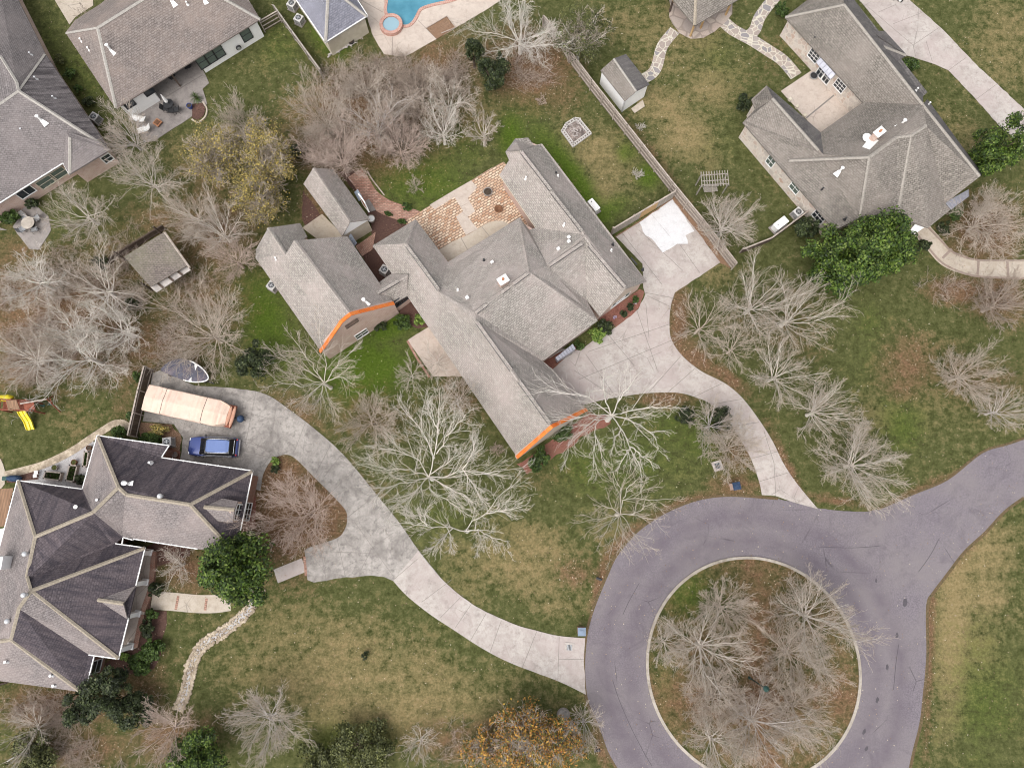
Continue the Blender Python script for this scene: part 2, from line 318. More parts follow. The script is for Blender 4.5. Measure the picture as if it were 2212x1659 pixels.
# ------------------------------------------------------------------ object helpers
def wloc(o):
    v = Vector((0, 0, 0))
    while o is not None: v += o.location; o = o.parent
    return v
def tag(o, label=None, cat=None, group=None, kind=None):
    for k_, v_ in (('label', label), ('category', cat), ('group', group), ('kind', kind)):
        if v_: o[k_] = v_
    return o
def empty(name, loc, label, cat, group=None, rz=0):
    o = bpy.data.objects.new(name, None); col.objects.link(o); o.location = loc; o.rotation_euler = (0, 0, rz)
    o.empty_display_size = .3
    return tag(o, label, cat, group)
def newell(p):
    n = Vector((0, 0, 0))
    for i in range(len(p)):
        a, b = p[i], p[(i+1) % len(p)]
        n += Vector(((a.y-b.y)*(a.z+b.z), (a.z-b.z)*(a.x+b.x), (a.x-b.x)*(a.y+b.y)))
    return n.normalized() if n.length > 1e-12 else Vector((0, 0, 1))
class MB:
    """collects shapes, then links them as one mesh object"""
    def __init__(s): s.v = []; s.f = []; s.mi = []; s.cur = 0
    def face(s, pts):
        b = len(s.v); s.v += [Vector(p) for p in pts]; s.f.append(list(range(b, b+len(pts)))); s.mi.append(s.cur); return s
    def idx(s, verts, faces):
        b = len(s.v); s.v += [Vector(p) for p in verts]
        for f in faces: s.f.append([b+i for i in f]); s.mi.append(s.cur)
        return s
    def slab(s, pts, th, down=Vector((0, 0, -1))):           # polygon with thickness
        top = [Vector(p) for p in pts]
        if newell(top).dot(down) > 0: top.reverse()
        n = len(top); bot = [p+down*th for p in top]
        return s.idx(top+bot, [list(range(n)), list(range(2*n-1, n-1, -1))]+[[i, n+i, n+(i+1) % n, (i+1) % n] for i in range(n)])
    def prism(s, pts2, z0, z1): return s.slab([Vector((p[0], p[1], z1)) for p in pts2], z1-z0)
    def box(s, c, sz, rz=0, tilt=None):
        m = Matrix.Rotation(rz, 3, 'Z')
        if tilt is not None: m = m @ tilt
        vs_ = [Vector(c)+m @ Vector((x*sz[0]/2, y*sz[1]/2, z*sz[2]/2)) for z in (-1, 1) for x, y in ((-1, -1), (1, -1), (1, 1), (-1, 1))]
        return s.idx(vs_, [[3, 2, 1, 0], [4, 5, 6, 7], [0, 1, 5, 4], [1, 2, 6, 5], [2, 3, 7, 6], [3, 0, 4, 7]])
    def cyl(s, c, r, h, n=16, r2=None, axis=(0, 0, 1)):
        r2 = r if r2 is None else r2
        q = Vector((0, 0, 1)).rotation_difference(Vector(axis)); c = Vector(c)
        a = [2*math.pi*i/n for i in range(n)]
        vs_ = [c+q @ Vector((r*math.cos(x), r*math.sin(x), 0)) for x in a]+[c+q @ Vector((r2*math.cos(x), r2*math.sin(x), h)) for x in a]
        return s.idx(vs_, [list(range(n-1, -1, -1)), list(range(n, 2*n))]+[[i, (i+1) % n, n+(i+1) % n, n+i] for i in range(n)])
    def ring(s, c, ro, ri, z0, z1, n=28):
        vs_ = []
        for r_, z in ((ro, z0), (ro, z1), (ri, z1), (ri, z0)):
            vs_ += [Vector((c[0]+r_*math.cos(2*math.pi*i/n), c[1]+r_*math.sin(2*math.pi*i/n), z)) for i in range(n)]
        fs = []
        for k_ in range(4):
            a, b = k_*n, ((k_+1) % 4)*n
            fs += [[a+i, a+(i+1) % n, b+(i+1) % n, b+i] for i in range(n)]
        return s.idx(vs_, fs)
    def lathe(s, c, prof, n=20):
        vs_ = [Vector((c[0]+r_*math.cos(2*math.pi*i/n), c[1]+r_*math.sin(2*math.pi*i/n), c[2]+z)) for r_, z in prof for i in range(n)]
        fs = [[k_*n+i, k_*n+(i+1) % n, (k_+1)*n+(i+1) % n, (k_+1)*n+i] for k_ in range(len(prof)-1) for i in range(n)]
        return s.idx(vs_, fs+[list(range((len(prof)-1)*n, len(prof)*n))])
    def tube(s, pts, r, n=6):
        pts = [Vector(p) for p in pts]; rs = r if isinstance(r, (list, tuple)) else [r]*len(pts)
        vs_ = []
        for i, p in enumerate(pts):
            d = (pts[min(i+1, len(pts)-1)]-pts[max(i-1, 0)]).normalized()
            u = d.cross(Vector((0, 0, 1)) if abs(d.z) < .9 else Vector((1, 0, 0))).normalized(); w = d.cross(u)
            vs_ += [p+rs[i]*(math.cos(2*math.pi*k_/n)*u+math.sin(2*math.pi*k_/n)*w) for k_ in range(n)]
        fs = [[i*n+k_, i*n+(k_+1) % n, (i+1)*n+(k_+1) % n, (i+1)*n+k_] for i in range(len(pts)-1) for k_ in range(n)]
        return s.idx(vs_, fs+[list(range(n-1, -1, -1)), list(range((len(pts)-1)*n, len(pts)*n))])
    def ball(s, c, r, nu=14, nv=8):
        r = r if isinstance(r, (tuple, list)) else (r, r, r)
        vs_ = [Vector((c[0]+r[0]*math.sin(math.pi*j/nv)*math.cos(2*math.pi*i/nu), c[1]+r[1]*math.sin(math.pi*j/nv)*math.sin(2*math.pi*i/nu), c[2]+r[2]*math.cos(math.pi*j/nv))) for j in range(nv+1) for i in range(nu)]
        return s.idx(vs_, [[j*nu+i, (j+1)*nu+i, (j+1)*nu+(i+1) % nu, j*nu+(i+1) % nu] for j in range(nv) for i in range(nu)])
    def loft(s, secs, close=True):
        n = len(secs[0]); vs_ = [p for sec in secs for p in sec]
        fs = [[i*n+k_, i*n+(k_+1) % n, (i+1)*n+(k_+1) % n, (i+1)*n+k_] for i in range(len(secs)-1) for k_ in range(n)]
        if close: fs += [list(range(n-1, -1, -1)), list(range((len(secs)-1)*n, len(secs)*n))]
        return s.idx(vs_, fs)
    def build(s, name, mat, parent=None, smooth=False, bevel=0, uvrot=0, sub=0):
        off = wloc(parent) if (parent is not None and not getattr(s, 'local', False)) else Vector((0, 0, 0))
        me = bpy.data.meshes.new(name)
        me.from_pydata([v-off for v in s.v], [], s.f)
        for m_ in (mat if isinstance(mat, (list, tuple)) else [mat]): me.materials.append(MT[m_] if isinstance(m_, str) else m_)
        uv = me.uv_layers.new(name='UVMap'); cr, sr = math.cos(uvrot), math.sin(uvrot)
        buf = []
        for p, f in zip(me.polygons, s.f):
            p.material_index = s.mi[p.index]
            if smooth: p.use_smooth = True
            n = newell([s.v[i] for i in f])
            if abs(n.z) > .995: u, w = Vector((cr, sr, 0)), Vector((-sr, cr, 0))
            else:
                u = Vector((-n.y, n.x, 0)).normalized(); w = n.cross(u)
            for i in f: buf += [s.v[i].dot(u), s.v[i].dot(w)]
        uv.data.foreach_set('uv', buf); me.update()
        o = bpy.data.objects.new(name, me); col.objects.link(o); o.parent = parent
        if bevel:
            md = o.modifiers.new('bevel', 'BEVEL'); md.width = bevel; md.segments = 2; md.limit_method = 'ANGLE'
        if sub:
            md = o.modifiers.new('sub', 'SUBSURF'); md.levels = md.render_levels = sub
        return o
def copy_tree(o, parent=None):
    c = o.copy(); col.objects.link(c); c.parent = parent
    for ch in o.children: copy_tree(ch, c)
    return c
def smooth_line(pts, k=4, closed=False):
    out = []; n = len(pts); P = [Vector((p[0], p[1])) for p in pts]
    rng_ = range(n if closed else n-1)
    for i in rng_:
        p0 = P[(i-1) % n] if closed or i > 0 else P[i]; p1 = P[i]; p2 = P[(i+1) % n]
        p3 = P[(i+2) % n] if closed or i+2 < n else p2
        for j in range(k):
            u = j/k
            out.append(.5*((2*p1)+(p2-p0)*u+(2*p0-5*p1+4*p2-p3)*u*u+(3*p1-p0-3*p2+p3)*u**3))
    if not closed: out.append(P[-1])
    return out
RND = random.Random(7)
def ragged(pts, step=.5, amp=.035):
    out = []; n = len(pts)
    for i in range(n):
        a, b = pts[i], pts[(i+1) % n]; L = (b-a).length; m = max(1, int(L/step))
        for j in range(m):
            p = a.lerp(b, j/m)
            if j: p = p+Vector((RND.gauss(0, amp), RND.gauss(0, amp), 0))
            out.append(p)
    return out
def sheet(name, px, mat, z=.03, th=.08, rough=0, parent=None, joints=(), jw=.05, uvrot=0, step=.5):
    """flat ground surface outlined on the photograph; joints are saw cuts given as point pairs"""
    P = [W((p[0], p[1]), z) for p in px]
    if rough: P = ragged(P, step, rough)
    m = MB(); m.slab(P, th)
    if joints:
        m.cur = 1
        for a, b in joints:
            A, B = W(a, z+.004), W(b, z+.004); d = (B-A); nrm = Vector((-d.y, d.x, 0)).normalized()*jw/2
            m.face([A-nrm, B-nrm, B+nrm, A+nrm])
    o = m.build(name, [mat, 'joint'] if joints else mat, parent, uvrot=uvrot)
    if parent is None: o['kind'] = 'structure'
    return o
def ribbon(name, px, w, mat, z=.03, th=.08, kind='structure', parent=None, k=5, closed=False):
    pts = [W((p.x, p.y), z) for p in smooth_line(px, k, closed)]
    L, Rr = [], []
    n = len(pts)
    for i, p in enumerate(pts):
        a = pts[(i-1) % n] if (i or closed) else pts[i]; b = pts[(i+1) % n] if (i < n-1 or closed) else pts[i]
        d = (b-a).normalized(); nn = Vector((-d.y, d.x, 0))*w/2
        L.append(p+nn); Rr.append(p-nn)
    m = MB(); vs_ = L+Rr+[q-Vector((0, 0, th)) for q in L]+[q-Vector((0, 0, th)) for q in Rr]
    fs = []
    for i in range(n if closed else n-1):
        j = (i+1) % n
        fs += [[i, n+i, n+j, j], [i, j, 2*n+j, 2*n+i], [n+i, 3*n+i, 3*n+j, n+j]]
    m.idx(vs_, fs)
    # faces up
    o = m.build(name, mat, parent)
    if kind and parent is None: o['kind'] = kind
    return o
# ------------------------------------------------------------------ ground sheet to the horizon
COVER = [(800,1460,330,60,4,0,.6),(1160,1180,90,50,30,0,.6),(990,1190,60,40,30,0,.5),(2130,1290,60,40,0,0,.8),(2110,1400,60,80,0,0,.5),(1430,130,60,40,0,0,.5),(560,150,60,40,0,0,.2),(1900,900,60,50,0,0,.4),(1720,110,50,30,0,0,.3),(170,920,60,40,0,0,.3),(660,1480,80,40,0,0,.5),(900,1420,70,40,0,0,.5),(2000,760,120,60,0,0,.3),(1450,1020,60,40,0,0,.25),(950,1600,120,40,0,2,.5),(250,560,120,80,0,2,.5),  # px, py, rx, ry, turn(deg), channel (0 dry, 1 lush, 2 leaf litter), amount
 (790,800,90,75,0,1,1.0),(835,705,60,35,-30,1,.9),(575,690,50,110,-20,1,.75),(530,590,40,60,0,1,.4),(1235,390,32,130,-35,1,.9),(1290,470,60,25,-30,1,.8),
 (900,390,110,70,0,1,.65),(1000,320,60,60,0,1,.4),(1105,290,30,50,0,1,.8),(1140,215,80,80,0,1,.35),(1950,915,50,60,20,1,.5),(1920,880,30,30,0,1,.4),(720,95,35,70,-40,1,.75),(620,100,70,70,0,1,.3),
 (1500,930,100,60,30,1,.5),(1340,1000,170,80,0,1,.45),(1870,700,60,120,0,1,.3),(2110,1500,90,160,0,1,.4),(960,1120,120,60,0,1,.3),(1400,380,25,25,0,1,.8),
 (1350,330,25,25,0,1,.6),(160,160,45,150,-33,1,.35),(1560,110,60,60,0,1,.25),(770,1600,110,40,0,1,.5),(1430,1260,30,60,30,1,.4),(860,1210,200,60,40,1,.25),(1990,300,40,60,0,1,.25),
 (150,490,90,60,0,1,.3),(230,530,50,70,0,1,.4),(40,1580,60,40,0,1,.3),(1270,800,40,200,0,1,.2),(1230,1580,60,40,0,1,.5),(1480,450,50,60,0,1,.3),(1560,300,60,60,0,1,.2),
 (1470,70,110,60,0,0,.55),(1350,50,60,50,0,0,.4),(1440,235,80,45,10,0,.6),(1480,290,60,50,0,0,.75),(1530,190,60,50,0,0,.55),(1290,330,90,50,40,0,.7),(1310,385,50,35,0,0,.6),(1300,410,30,40,0,0,.6),
 (1600,130,40,50,0,0,.3),(1530,340,40,60,0,0,.4),(720,1400,220,90,10,0,.55),(640,1360,90,60,0,0,.5),(880,1530,260,70,0,0,.65),(620,1460,100,60,0,0,.4),(1120,1230,140,60,20,0,.6),(1090,1150,70,40,30,0,.4),
 (1200,1310,60,30,0,0,.5),(2060,1340,40,230,3,0,.85),(2130,1200,70,80,30,0,.7),(2180,1320,60,60,0,0,.4),(2170,90,80,100,0,0,.5),(2120,190,40,40,0,0,.5),(2080,290,90,40,50,0,.4),(490,330,120,60,0,0,.5),(640,230,60,50,0,0,.4),
 (1040,260,50,60,0,0,.4),(1530,580,60,40,0,0,.4),(2040,880,120,70,0,0,.35),(2150,900,70,60,0,0,.4),(420,330,60,60,0,0,.4),(560,1330,60,60,0,0,.25),(1010,1270,90,40,40,0,.4),(1330,1130,120,60,0,0,.25),
 (800,250,170,120,-20,2,.85),(720,330,90,60,0,2,.8),(940,160,130,80,-25,2,.7),(1150,150,90,70,0,2,.9),(1200,200,60,50,0,2,.55),(1110,110,90,60,0,2,.7),(120,680,190,130,0,2,.85),(70,560,90,60,0,2,.5),(330,740,130,80,0,2,.7),(430,640,90,80,0,2,.6),(450,500,110,110,0,2,.65),(340,470,60,50,0,2,.6),
 (250,800,130,40,0,2,.6),(60,790,90,50,0,2,.8),(1465,690,22,80,0,2,1.0),(1500,775,50,30,40,2,.9),(1570,815,60,16,35,2,.8),(1440,862,60,18,0,2,.85),(1700,1010,12,90,-25,2,.9),(1960,790,60,70,0,2,.6),(1950,840,40,30,0,2,.6),(2070,630,70,30,0,2,.9),(2150,640,70,50,0,2,.8),
 (2120,820,100,60,0,2,.5),(2130,500,80,70,0,2,.9),(1640,1440,200,210,0,2,.6),(1640,1440,40,200,0,2,.6),(1690,1530,60,60,0,2,.7),(120,1530,110,50,0,2,.85),(300,1480,70,80,0,2,.6),(380,1590,90,60,0,2,.7),(170,1620,120,50,0,2,.7),(640,1110,130,110,0,2,1.0),(600,1030,60,50,0,2,1.0),(400,1230,60,50,0,2,.8),
 (1480,1090,70,14,-18,2,.9),(1350,1170,60,14,-45,2,.9),(1298,1260,12,60,12,2,.9),(1590,1050,60,25,0,2,.7),(1600,980,50,60,0,2,.6),(1130,1600,130,50,0,2,.8),(990,1600,60,50,0,2,.6),(1000,860,60,60,0,2,.5),(2008,1400,9,200,2,2,.9),(2120,1140,14,110,38,2,.7),(1300,1620,12,60,-15,2,.8),
 (170,880,120,60,0,2,.2),(1700,700,120,80,0,2,.35),(1240,1240,40,30,0,2,.6),(1170,1030,70,40,0,2,.3),(800,900,120,70,0,2,.4),(640,880,70,30,30,2,.6),(270,870,30,60,0,2,.4),(680,450,30,60,-20,2,.7),(1800,1080,70,8,8,2,.8),(1980,1060,90,9,-25,2,.7),(1660,120,50,60,0,2,.3),(1430,360,10,150,-38,2,.5),
]
def build_ground():
    def axis(lo, hi, st): return np.concatenate([lo-np.array([1500, 700, 330, 150, 70, 32, 14, 5.0]), np.arange(lo, hi, st), hi+np.array([0, 5.0, 14, 32, 70, 150, 330, 700, 1500])])
    xs, ys = axis(-62, 62, .5), axis(-27, 62, .5)
    X, Y = np.meshgrid(xs, ys); n = X.size
    co = np.stack([X.ravel(), Y.ravel(), np.zeros(n)], 1)
    d = co-np.array([0, 0, CAM_H]); yc = d[:, 1]*CT+d[:, 2]*ST; zc = -d[:, 1]*ST+d[:, 2]*CT
    ok = zc < -5; zc = np.where(ok, zc, -5)
    px = 1106+FPX*d[:, 0]/(-zc); py = 829.5-FPX*yc/(-zc)
    cov = np.zeros((n, 4)); cov[:, 3] = 1; cov[:, 0] = .05; cov[:, 2] = .08
    for bx, by, rx, ry, a, ch, am in COVER:
        ca, sa = math.cos(R(a)), math.sin(R(a)); u = px-bx; w = py-by
        e = ((u*ca+w*sa)/rx)**2+((-u*sa+w*ca)/ry)**2
        am = am*(.85 if ch == 0 else 1); g = am*np.exp(-.5*np.minimum(e*1.3, 60))*ok
        cov[:, ch] = np.maximum(cov[:, ch], g)
    W_, H_ = len(xs), len(ys)
    i = (np.arange(H_-1)[:, None]*W_+np.arange(W_-1)[None, :]).ravel()
    q = np.stack([i, i+1, i+W_+1, i+W_], 1)
    me = bpy.data.meshes.new('ground'); me.vertices.add(n); me.vertices.foreach_set('co', co.ravel())
    me.loops.add(q.size); me.loops.foreach_set('vertex_index', q.ravel().astype(np.int32))
    me.polygons.add(len(q)); me.polygons.foreach_set('loop_start', (np.arange(len(q))*4).astype(np.int32))
    me.update(); me.validate()
    at = me.color_attributes.new('cover', 'FLOAT_COLOR', 'POINT'); at.data.foreach_set('color', cov.ravel())
    me.materials.append(MT['grass'])
    o = bpy.data.objects.new('ground', me); col.objects.link(o); o['kind'] = 'structure'
    return px, py, cov, co
G_PX, G_PY, G_COV, G_CO = build_ground()

# ------------------------------------------------------------------ road, kerb ring, drives
road_l = [(1361,1740),(1331,1659),(1311,1624),(1291,1569),(1268,1514),(1261,1444),(1266,1374),(1276,1331),(1291,1289),(1311,1242),(1331,1200),(1371,1152),(1418,1117),(1468,1092),(1518,1076),(1581,1070),(1681,1077),(1764,1097),(1846,1105),(1896,1100),(1971,1067),(2046,1035),(2121,977),(2180,958),(2260,930),(2420,860)]
road_r = [(2500,890),(2320,980),(2212,1075),(2171,1105),(2129,1150),(2084,1192),(2044,1244),(2016,1281),(2005,1300),(2003,1344),(2004,1419),(1996,1506),(1989,1564),(1974,1624),(1960,1690),(1935,1760)]
sheet('road', [tuple(p) for p in smooth_line(road_l, 3)+smooth_line(road_r, 3)], 'asphalt', .03, .2, rough=.03, step=.4)
KR = 10.02
for ed, w_ in ((road_l[1:17], .34), (road_l[19:25], .3), (road_r[2:15], .36)): ribbon('verge', ed, w_*.75, 'verge', z=.036, th=.05)
def road_marks():
    rr = random.Random(12)
    for x, y, L_, a in ((1030,785,.5,75),(945,1070,.55,70),(830,1345,.55,60),(1115,510,.5,80),(1185,230,.8,75),(850,1490,.5,60),(935,40,.4,80)):
        c = W(t(16, x, y), .036); P = []
        for i in range(14):
            an = 2*math.pi*i/14; r_ = rr.uniform(.8, 1.2); u = L_*.5*math.cos(an)*r_; v = L_*.26*math.sin(an)*r_; ca, sa = math.cos(R(a)), math.sin(R(a)); P.append(c+Vector((u*ca-v*sa, u*sa+v*ca, 0)))
        m_ = MB(); m_.slab(P, .004); m_.build('oil_stain', 'oil')['kind'] = 'structure'
    for ln in (ts(12, [(430,1402),(560,1408),(700,1412),(850,1406),(970,1394)]), ts(12, [(1480,1330),(1400,1480),(1300,1620)]), ts(15, [(1100,60),(1010,220),(960,330)]), ts(15, [(870,900),(930,1080),(1040,1330),(1150,1540),(1210,1640)]), ts(16, [(1130,590),(1105,760),(1085,980)])):
        ribbon('road_crack', ln, .05, 'oil', z=.035, th=.003)
road_marks()
def circ(r, n=96): return [(ROUND_C[0]+r*math.cos(2*math.pi*i/n), ROUND_C[1]+r*math.sin(2*math.pi*i/n)) for i in range(n)]
m = MB(); m.ring(ROUND_C, KR+.02, KR-.24, -.05, .15, 96); o = m.build('kerb', 'kerb'); o['kind'] = 'structure'
# the planted round keeps the grass a little above the road inside its kerb
def island_sheet():
    n, rings = 96, 24; vs_ = [Vector((*ROUND_C, .09))]; fs = []
    for j in range(1, rings+1):
        r_ = (KR-.22)*j/rings; vs_ += [Vector((ROUND_C[0]+r_*math.cos(2*math.pi*i/n), ROUND_C[1]+r_*math.sin(2*math.pi*i/n), .09)) for i in range(n)]
    for i in range(n): fs.append([0, 1+i, 1+(i+1) % n])
    for j in range(rings-1):
        a, b = 1+j*n, 1+(j+1)*n
        fs += [[a+i, b+i, b+(i+1) % n, a+(i+1) % n] for i in range(n)]
    m_ = MB(); m_.idx(vs_, fs); o_ = m_.build('round_lawn', 'grass'); o_['kind'] = 'structure'
    at = o_.data.color_attributes.new('cover', 'FLOAT_COLOR', 'POINT')
    rr = random.Random(4); cs = []
    for v in o_.data.vertices:
        x, y = v.co.x-ROUND_C[0], v.co.y-ROUND_C[1]
        lit = .42+.3*math.exp(-((x-.6)/1.5)**2)+.25*math.exp(-((y+3)/2)**2)
        lu = .55*math.exp(-(((x+5.5)/3.5)**2+((y-6.5)/3)**2))+.3*math.exp(-(((x+8.5)/1.5)**2+((y+2)/5)**2))
        cs += [.2, lu, lit*(1-lu), 1]
    at.data.foreach_set('color', cs)
island_sheet()
sheet('driveway', [tuple(p) for p in [(1331,512),(1381,481),(1453,431),(1506,500),(1556,567),(1458,632)]+smooth_line([(1458,632),(1449,662),(1446,700),(1451,735),(1475,770),(1515,802),(1566,828),(1604,860),(1642,910),(1670,955),(1692,1000),(1722,1045),(1767,1099)], 4)+[(1722,1087),(1676,1071)]+smooth_line([(1646,1069),(1640,1040),(1622,990),(1600,950),(1575,910),(1540,875),(1500,857),(1460,848),(1400,849),(1360,854),(1310,862),(1260,875)], 4)+[(1160,790),(1190,752),(1253,757),(1310,713),(1318,716),(1379,668),(1394,636),(1390,622),(1388,570)]],
  'conc_new', .05, .16, rough=.02, joints=[((1380,497),(1475,585)),((1345,505),(1430,615)),((1416,455),(1512,590)),((1391,632),(1455,644)),((1270,760),(1448,700)),((1372,660),(1420,800)),((1395,655),(1402,730)),((1310,718),(1370,790)),((1265,765),(1325,850)),((1240,800),(1330,860)),((1452,735),(1250,820)),((1500,797),(1441,849)),((1470,770),(1400,849)),((1560,828),(1500,857)),((1602,862),(1540,873)),((1640,912),(1583,920)),((1625,990),(1680,975)),((1640,1040),(1705,1020)),((1676,1071),(1672,1000)),((1672,1000),(1650,930))], jw=.045)
sheet('driveway', [(1381,481),(1453,431),(1500,500),(1481,509),(1486,527),(1463,527),(1432,546),(1409,517),(1394,508)], 'conc_white', .056, .004, rough=.04, step=.4)
sheet('driveway', [tuple(p) for p in [(330,806),(345,800),(420,833),(500,838),(553,845)]+smooth_line([(553,845),(585,857),(628,887),(678,925),(740,980),(803,1055),(865,1132),(903,1187),(950,1245)], 4)+[(848,1254)]+[(830,1246),(803,1243),(748,1246),(678,1258),(664,1252)]+smooth_line([(658,1190),(668,1182),(728,1162),(745,1142),(750,1122),(745,1100),(713,1065),(678,1030),(640,992),(620,982),(598,987),(580,1002),(568,1025)], 4)+[(562,1060),(385,1010),(390,988),(395,945),(375,916),(308,910)]],
  'conc_old', .05, .16, rough=.02, joints=[((553,845),(530,960)),((598,866),(585,960)),((660,912),(632,985)),((580,905),(500,880)),((592,972),(440,930)),((585,988),(500,968)),((480,838),(455,935)),((420,833),(395,930)),((715,960),(678,1030)),((765,1017),(713,1065)),((810,1070),(745,1122)),((765,1126),(850,1245)),((804,1183),(850,1150)),((804,1183),(775,1240)),((728,1162),(746,1245)),((690,1172),(705,1255)),((680,1190),(805,1195)),((330,870),(460,905)),((350,805),(335,905)),((540,950),(592,985)),((700,1030),(735,985)),((565,1010),(590,975))], jw=.04)
sheet('driveway', [tuple(p) for p in smooth_line([(903,1189),(950,1246),(1018,1303),(1106,1346),(1156,1361),(1206,1373),(1264,1378)], 4)]+[(1261,1430),(1266,1500)]+[tuple(p) for p in smooth_line([(1264,1499),(1204,1470),(1106,1433),(1043,1401),(978,1359),(928,1326),(878,1286),(849,1254)], 4)],
  'conc_new', .052, .16, rough=.02, joints=[((850,1252),(902,1207)),((911,1300),(975,1252)),((983,1356),(1019,1303)),((1058,1410),(1083,1340)),((1128,1442),(1160,1362)),((1205,1470),(1208,1375)),((1206,1423),(1262,1424)),((950,1335),(1000,1285)),((1015,1385),(1050,1325))], jw=.04)
sheet('driveway', [tuple(p) for p in [(1840,-20),(1909,65),(1957,120),(1984,128),(2022,140),(2049,152),(2109,215),(2159,272),(2240,340)]]+[(2400,440),(2400,360),(2212,236),(2109,140),(2034,62),(1994,27),(1964,0),(1930,-40)],
  'conc_new', .05, .16, rough=.02, joints=[(t(4,860,60),t(4,1255,395)),(t(4,1250,395),t(4,1480,240)),(t(4,1080,210),t(4,1335,110)),(t(4,950,110),t(4,1110,40)),(t(4,1560,610),t(4,1705,505)),(t(4,1800,860),t(4,1990,720)),(t(4,1255,395),t(4,1275,490)),(t(4,1365,355),t(4,1420,535)),(t(4,2090,1070),t(4,2230,980))], jw=.04)
# drain inlet slabs and other ground pieces
sheet('path', [(1440,-20),(1448,10),(1445,35),(1453,52),(1468,72),(1492,84),(1520,82),(1545,68),(1568,48),(1582,30),(1582,-40)], 'flag_big', .06, .12, rough=.02)
ribbon('path', [(1458,66),(1431,100),(1420,140),(1410,158),(1392,170)], 1.25, 'flag')
ribbon('path', [(1564,48),(1585,66),(1622,86),(1660,110),(1692,132),(1720,165)], 1.45, 'flag', z=.034)
ribbon('path', [(1612,82),(1630,66),(1640,40),(1655,18),(1676,-8)], 1.3, 'flag', z=.038)
sheet('patio', [(1687,197),(1757,150),(1840,245),(1773,292)], 'conc_pool', .06, .15, joints=[((1741,256),(1802,206))], jw=.16)
ribbon('path', [(1985,490),(2020,530),(2045,557),(2080,572),(2114,580),(2160,582),(2230,582)], 2.0, 'conc_tan')
for a, b in (((2036,543),(2050,560)),):
    pass
ribbon('path_edging', [(2000,486),(2035,522),(2056,543),(2085,556),(2114,562),(2160,563),(2230,563)], .2, 'edge_brick', z=.07)
ribbon('path_edging', [(1976,500),(2008,538),(2036,568),(2076,588),(2112,597),(2160,600),(2230,601)], .2, 'edge_brick', z=.07)
m = MB()
for a, b in (((2056,538),(2036,558)),((2114,564),(2112,594)),((2176,564),(2178,600))):
    A, B = W(a, .04), W(b, .04); d = (B-A).normalized(); nn = Vector((-d.y, d.x, 0))*.13
    m.slab([A-nn, B-nn, B+nn, A+nn], .03)
m.build('path_band', 'edge_brick')['kind'] = 'structure'
# rear patio of the main house
sheet('patio', [(872,480),(928,445),(975,415),(1010,395),(1050,370),(1088,350),(1130,400),(1180,500),(1130,560),(985,570),(940,560)], 'paver', .05, .12, rough=.02, uvrot=R(33))
sheet('patio', [t(6,1500,112),t(6,1700,-8),t(2,1860,1560),t(2,1910,1620),t(6,1830,55),t(6,1895,165),t(6,1830,215),t(6,1915,320),t(6,1815,372),t(6,1728,215),t(6,1790,165),t(6,1715,45),t(6,1545,150)], 'conc_pool', .058, .05)
sheet('patio', [tuple(p) for p in smooth_line(ts(6,[(1580,500),(1700,430),(1830,370),(1930,310),(2010,265),(2080,250),(2150,258),(2212,300)]), 4)]+ts(6,[(2212,420),(1700,640)]), 'conc_tan', .066, .1, joints=[(t(6,1770,395),t(6,1840,520)),(t(6,1950,300),t(6,2030,400))])
ribbon('path', [(766,374),(782,396),(800,424),(830,446),(866,460),(905,474)], 1.75, 'paver_red', z=.04)
ribbon('path_edging', ts(2,[(960,1480),(1010,1560),(1080,1650)])+ts(6,[(1110,30)]), .12, 'railwood', z=.12)
sheet('garden_bed', ts(6,[(960,180),(1000,140),(1080,170),(1300,240),(1380,235),(1380,420),(1000,440),(1000,300)]), 'mulch', .02, .05, rough=.05)
sheet('garden_bed', ts(6,[(850,440),(1010,425),(1200,690),(1200,790),(1060,830)]), 'mulch', .016, .05, rough=.05)
sheet('garden_bed', [(655,412),(690,462),(700,480),(662,492),(652,470)], 'mulch', .02, .05, rough=.05)
sheet('garden_bed', ts(2,[(700,1480),(850,1470),(960,1650),(860,1659)]), 'mulch', .018, .05, rough=.05)
sheet('garden_bed', ts(6,[(1210,1000),(1320,900),(1490,1170),(1400,1180),(1280,1110)]), 'mulch', .02, .05, rough=.05)
sheet('patio', ts(6,[(400,310),(570,190),(770,390),(600,460)]), 'conc_tan', .05, .1)
sheet('patio', ts(6,[(860,470),(1035,345),(1005,500),(915,555)]), 'paver_red', .12, .15, uvrot=R(58))
sheet('patio', ts(6,[(935,85),(975,60),(1035,155),(990,170)]), 'conc_dull', .14, .16)
sheet('patio', ts(6,[(1310,1280),(1492,1165),(1800,1590),(1530,1592)]), 'conc_pool', .05, .1, rough=.02)
ribbon('path_edging', ts(6,[(1308,1285),(1395,1440),(1500,1600)]), .22, 'paver_red', z=.06)
sheet('garden_bed', [t(7,745,1085),t(7,1105,838),t(7,1142,858),t(7,1105,985),t(7,1060,1040),t(7,890,1172),t(7,770,1150)], 'mulch_red', .09, .1, rough=.04)
sheet('garden_bed', ts(7,[(200,1490),(380,1400),(520,1330),(590,1340),(450,1440),(340,1540)]), 'mulch_red', .09, .1, rough=.04)
sheet('garden_bed', ts(11,[(40,690),(130,640),(400,440),(600,300),(660,240),(860,280),(850,340),(700,400),(480,560),(300,680),(130,780)]), 'mulch_red', .016, .05, rough=.1)
sheet('garden_bed', ts(7,[(890,385),(1100,250),(1390,50),(1410,70),(1110,268),(905,395)])+[t(7,900,395)], 'litter', .02, .05, rough=.03)
sheet('garden_bed', ts(7,[(1400,20),(1450,60),(1900,620),(1880,660),(1800,615),(1390,70)]), 'litter', .018, .05, rough=.05)
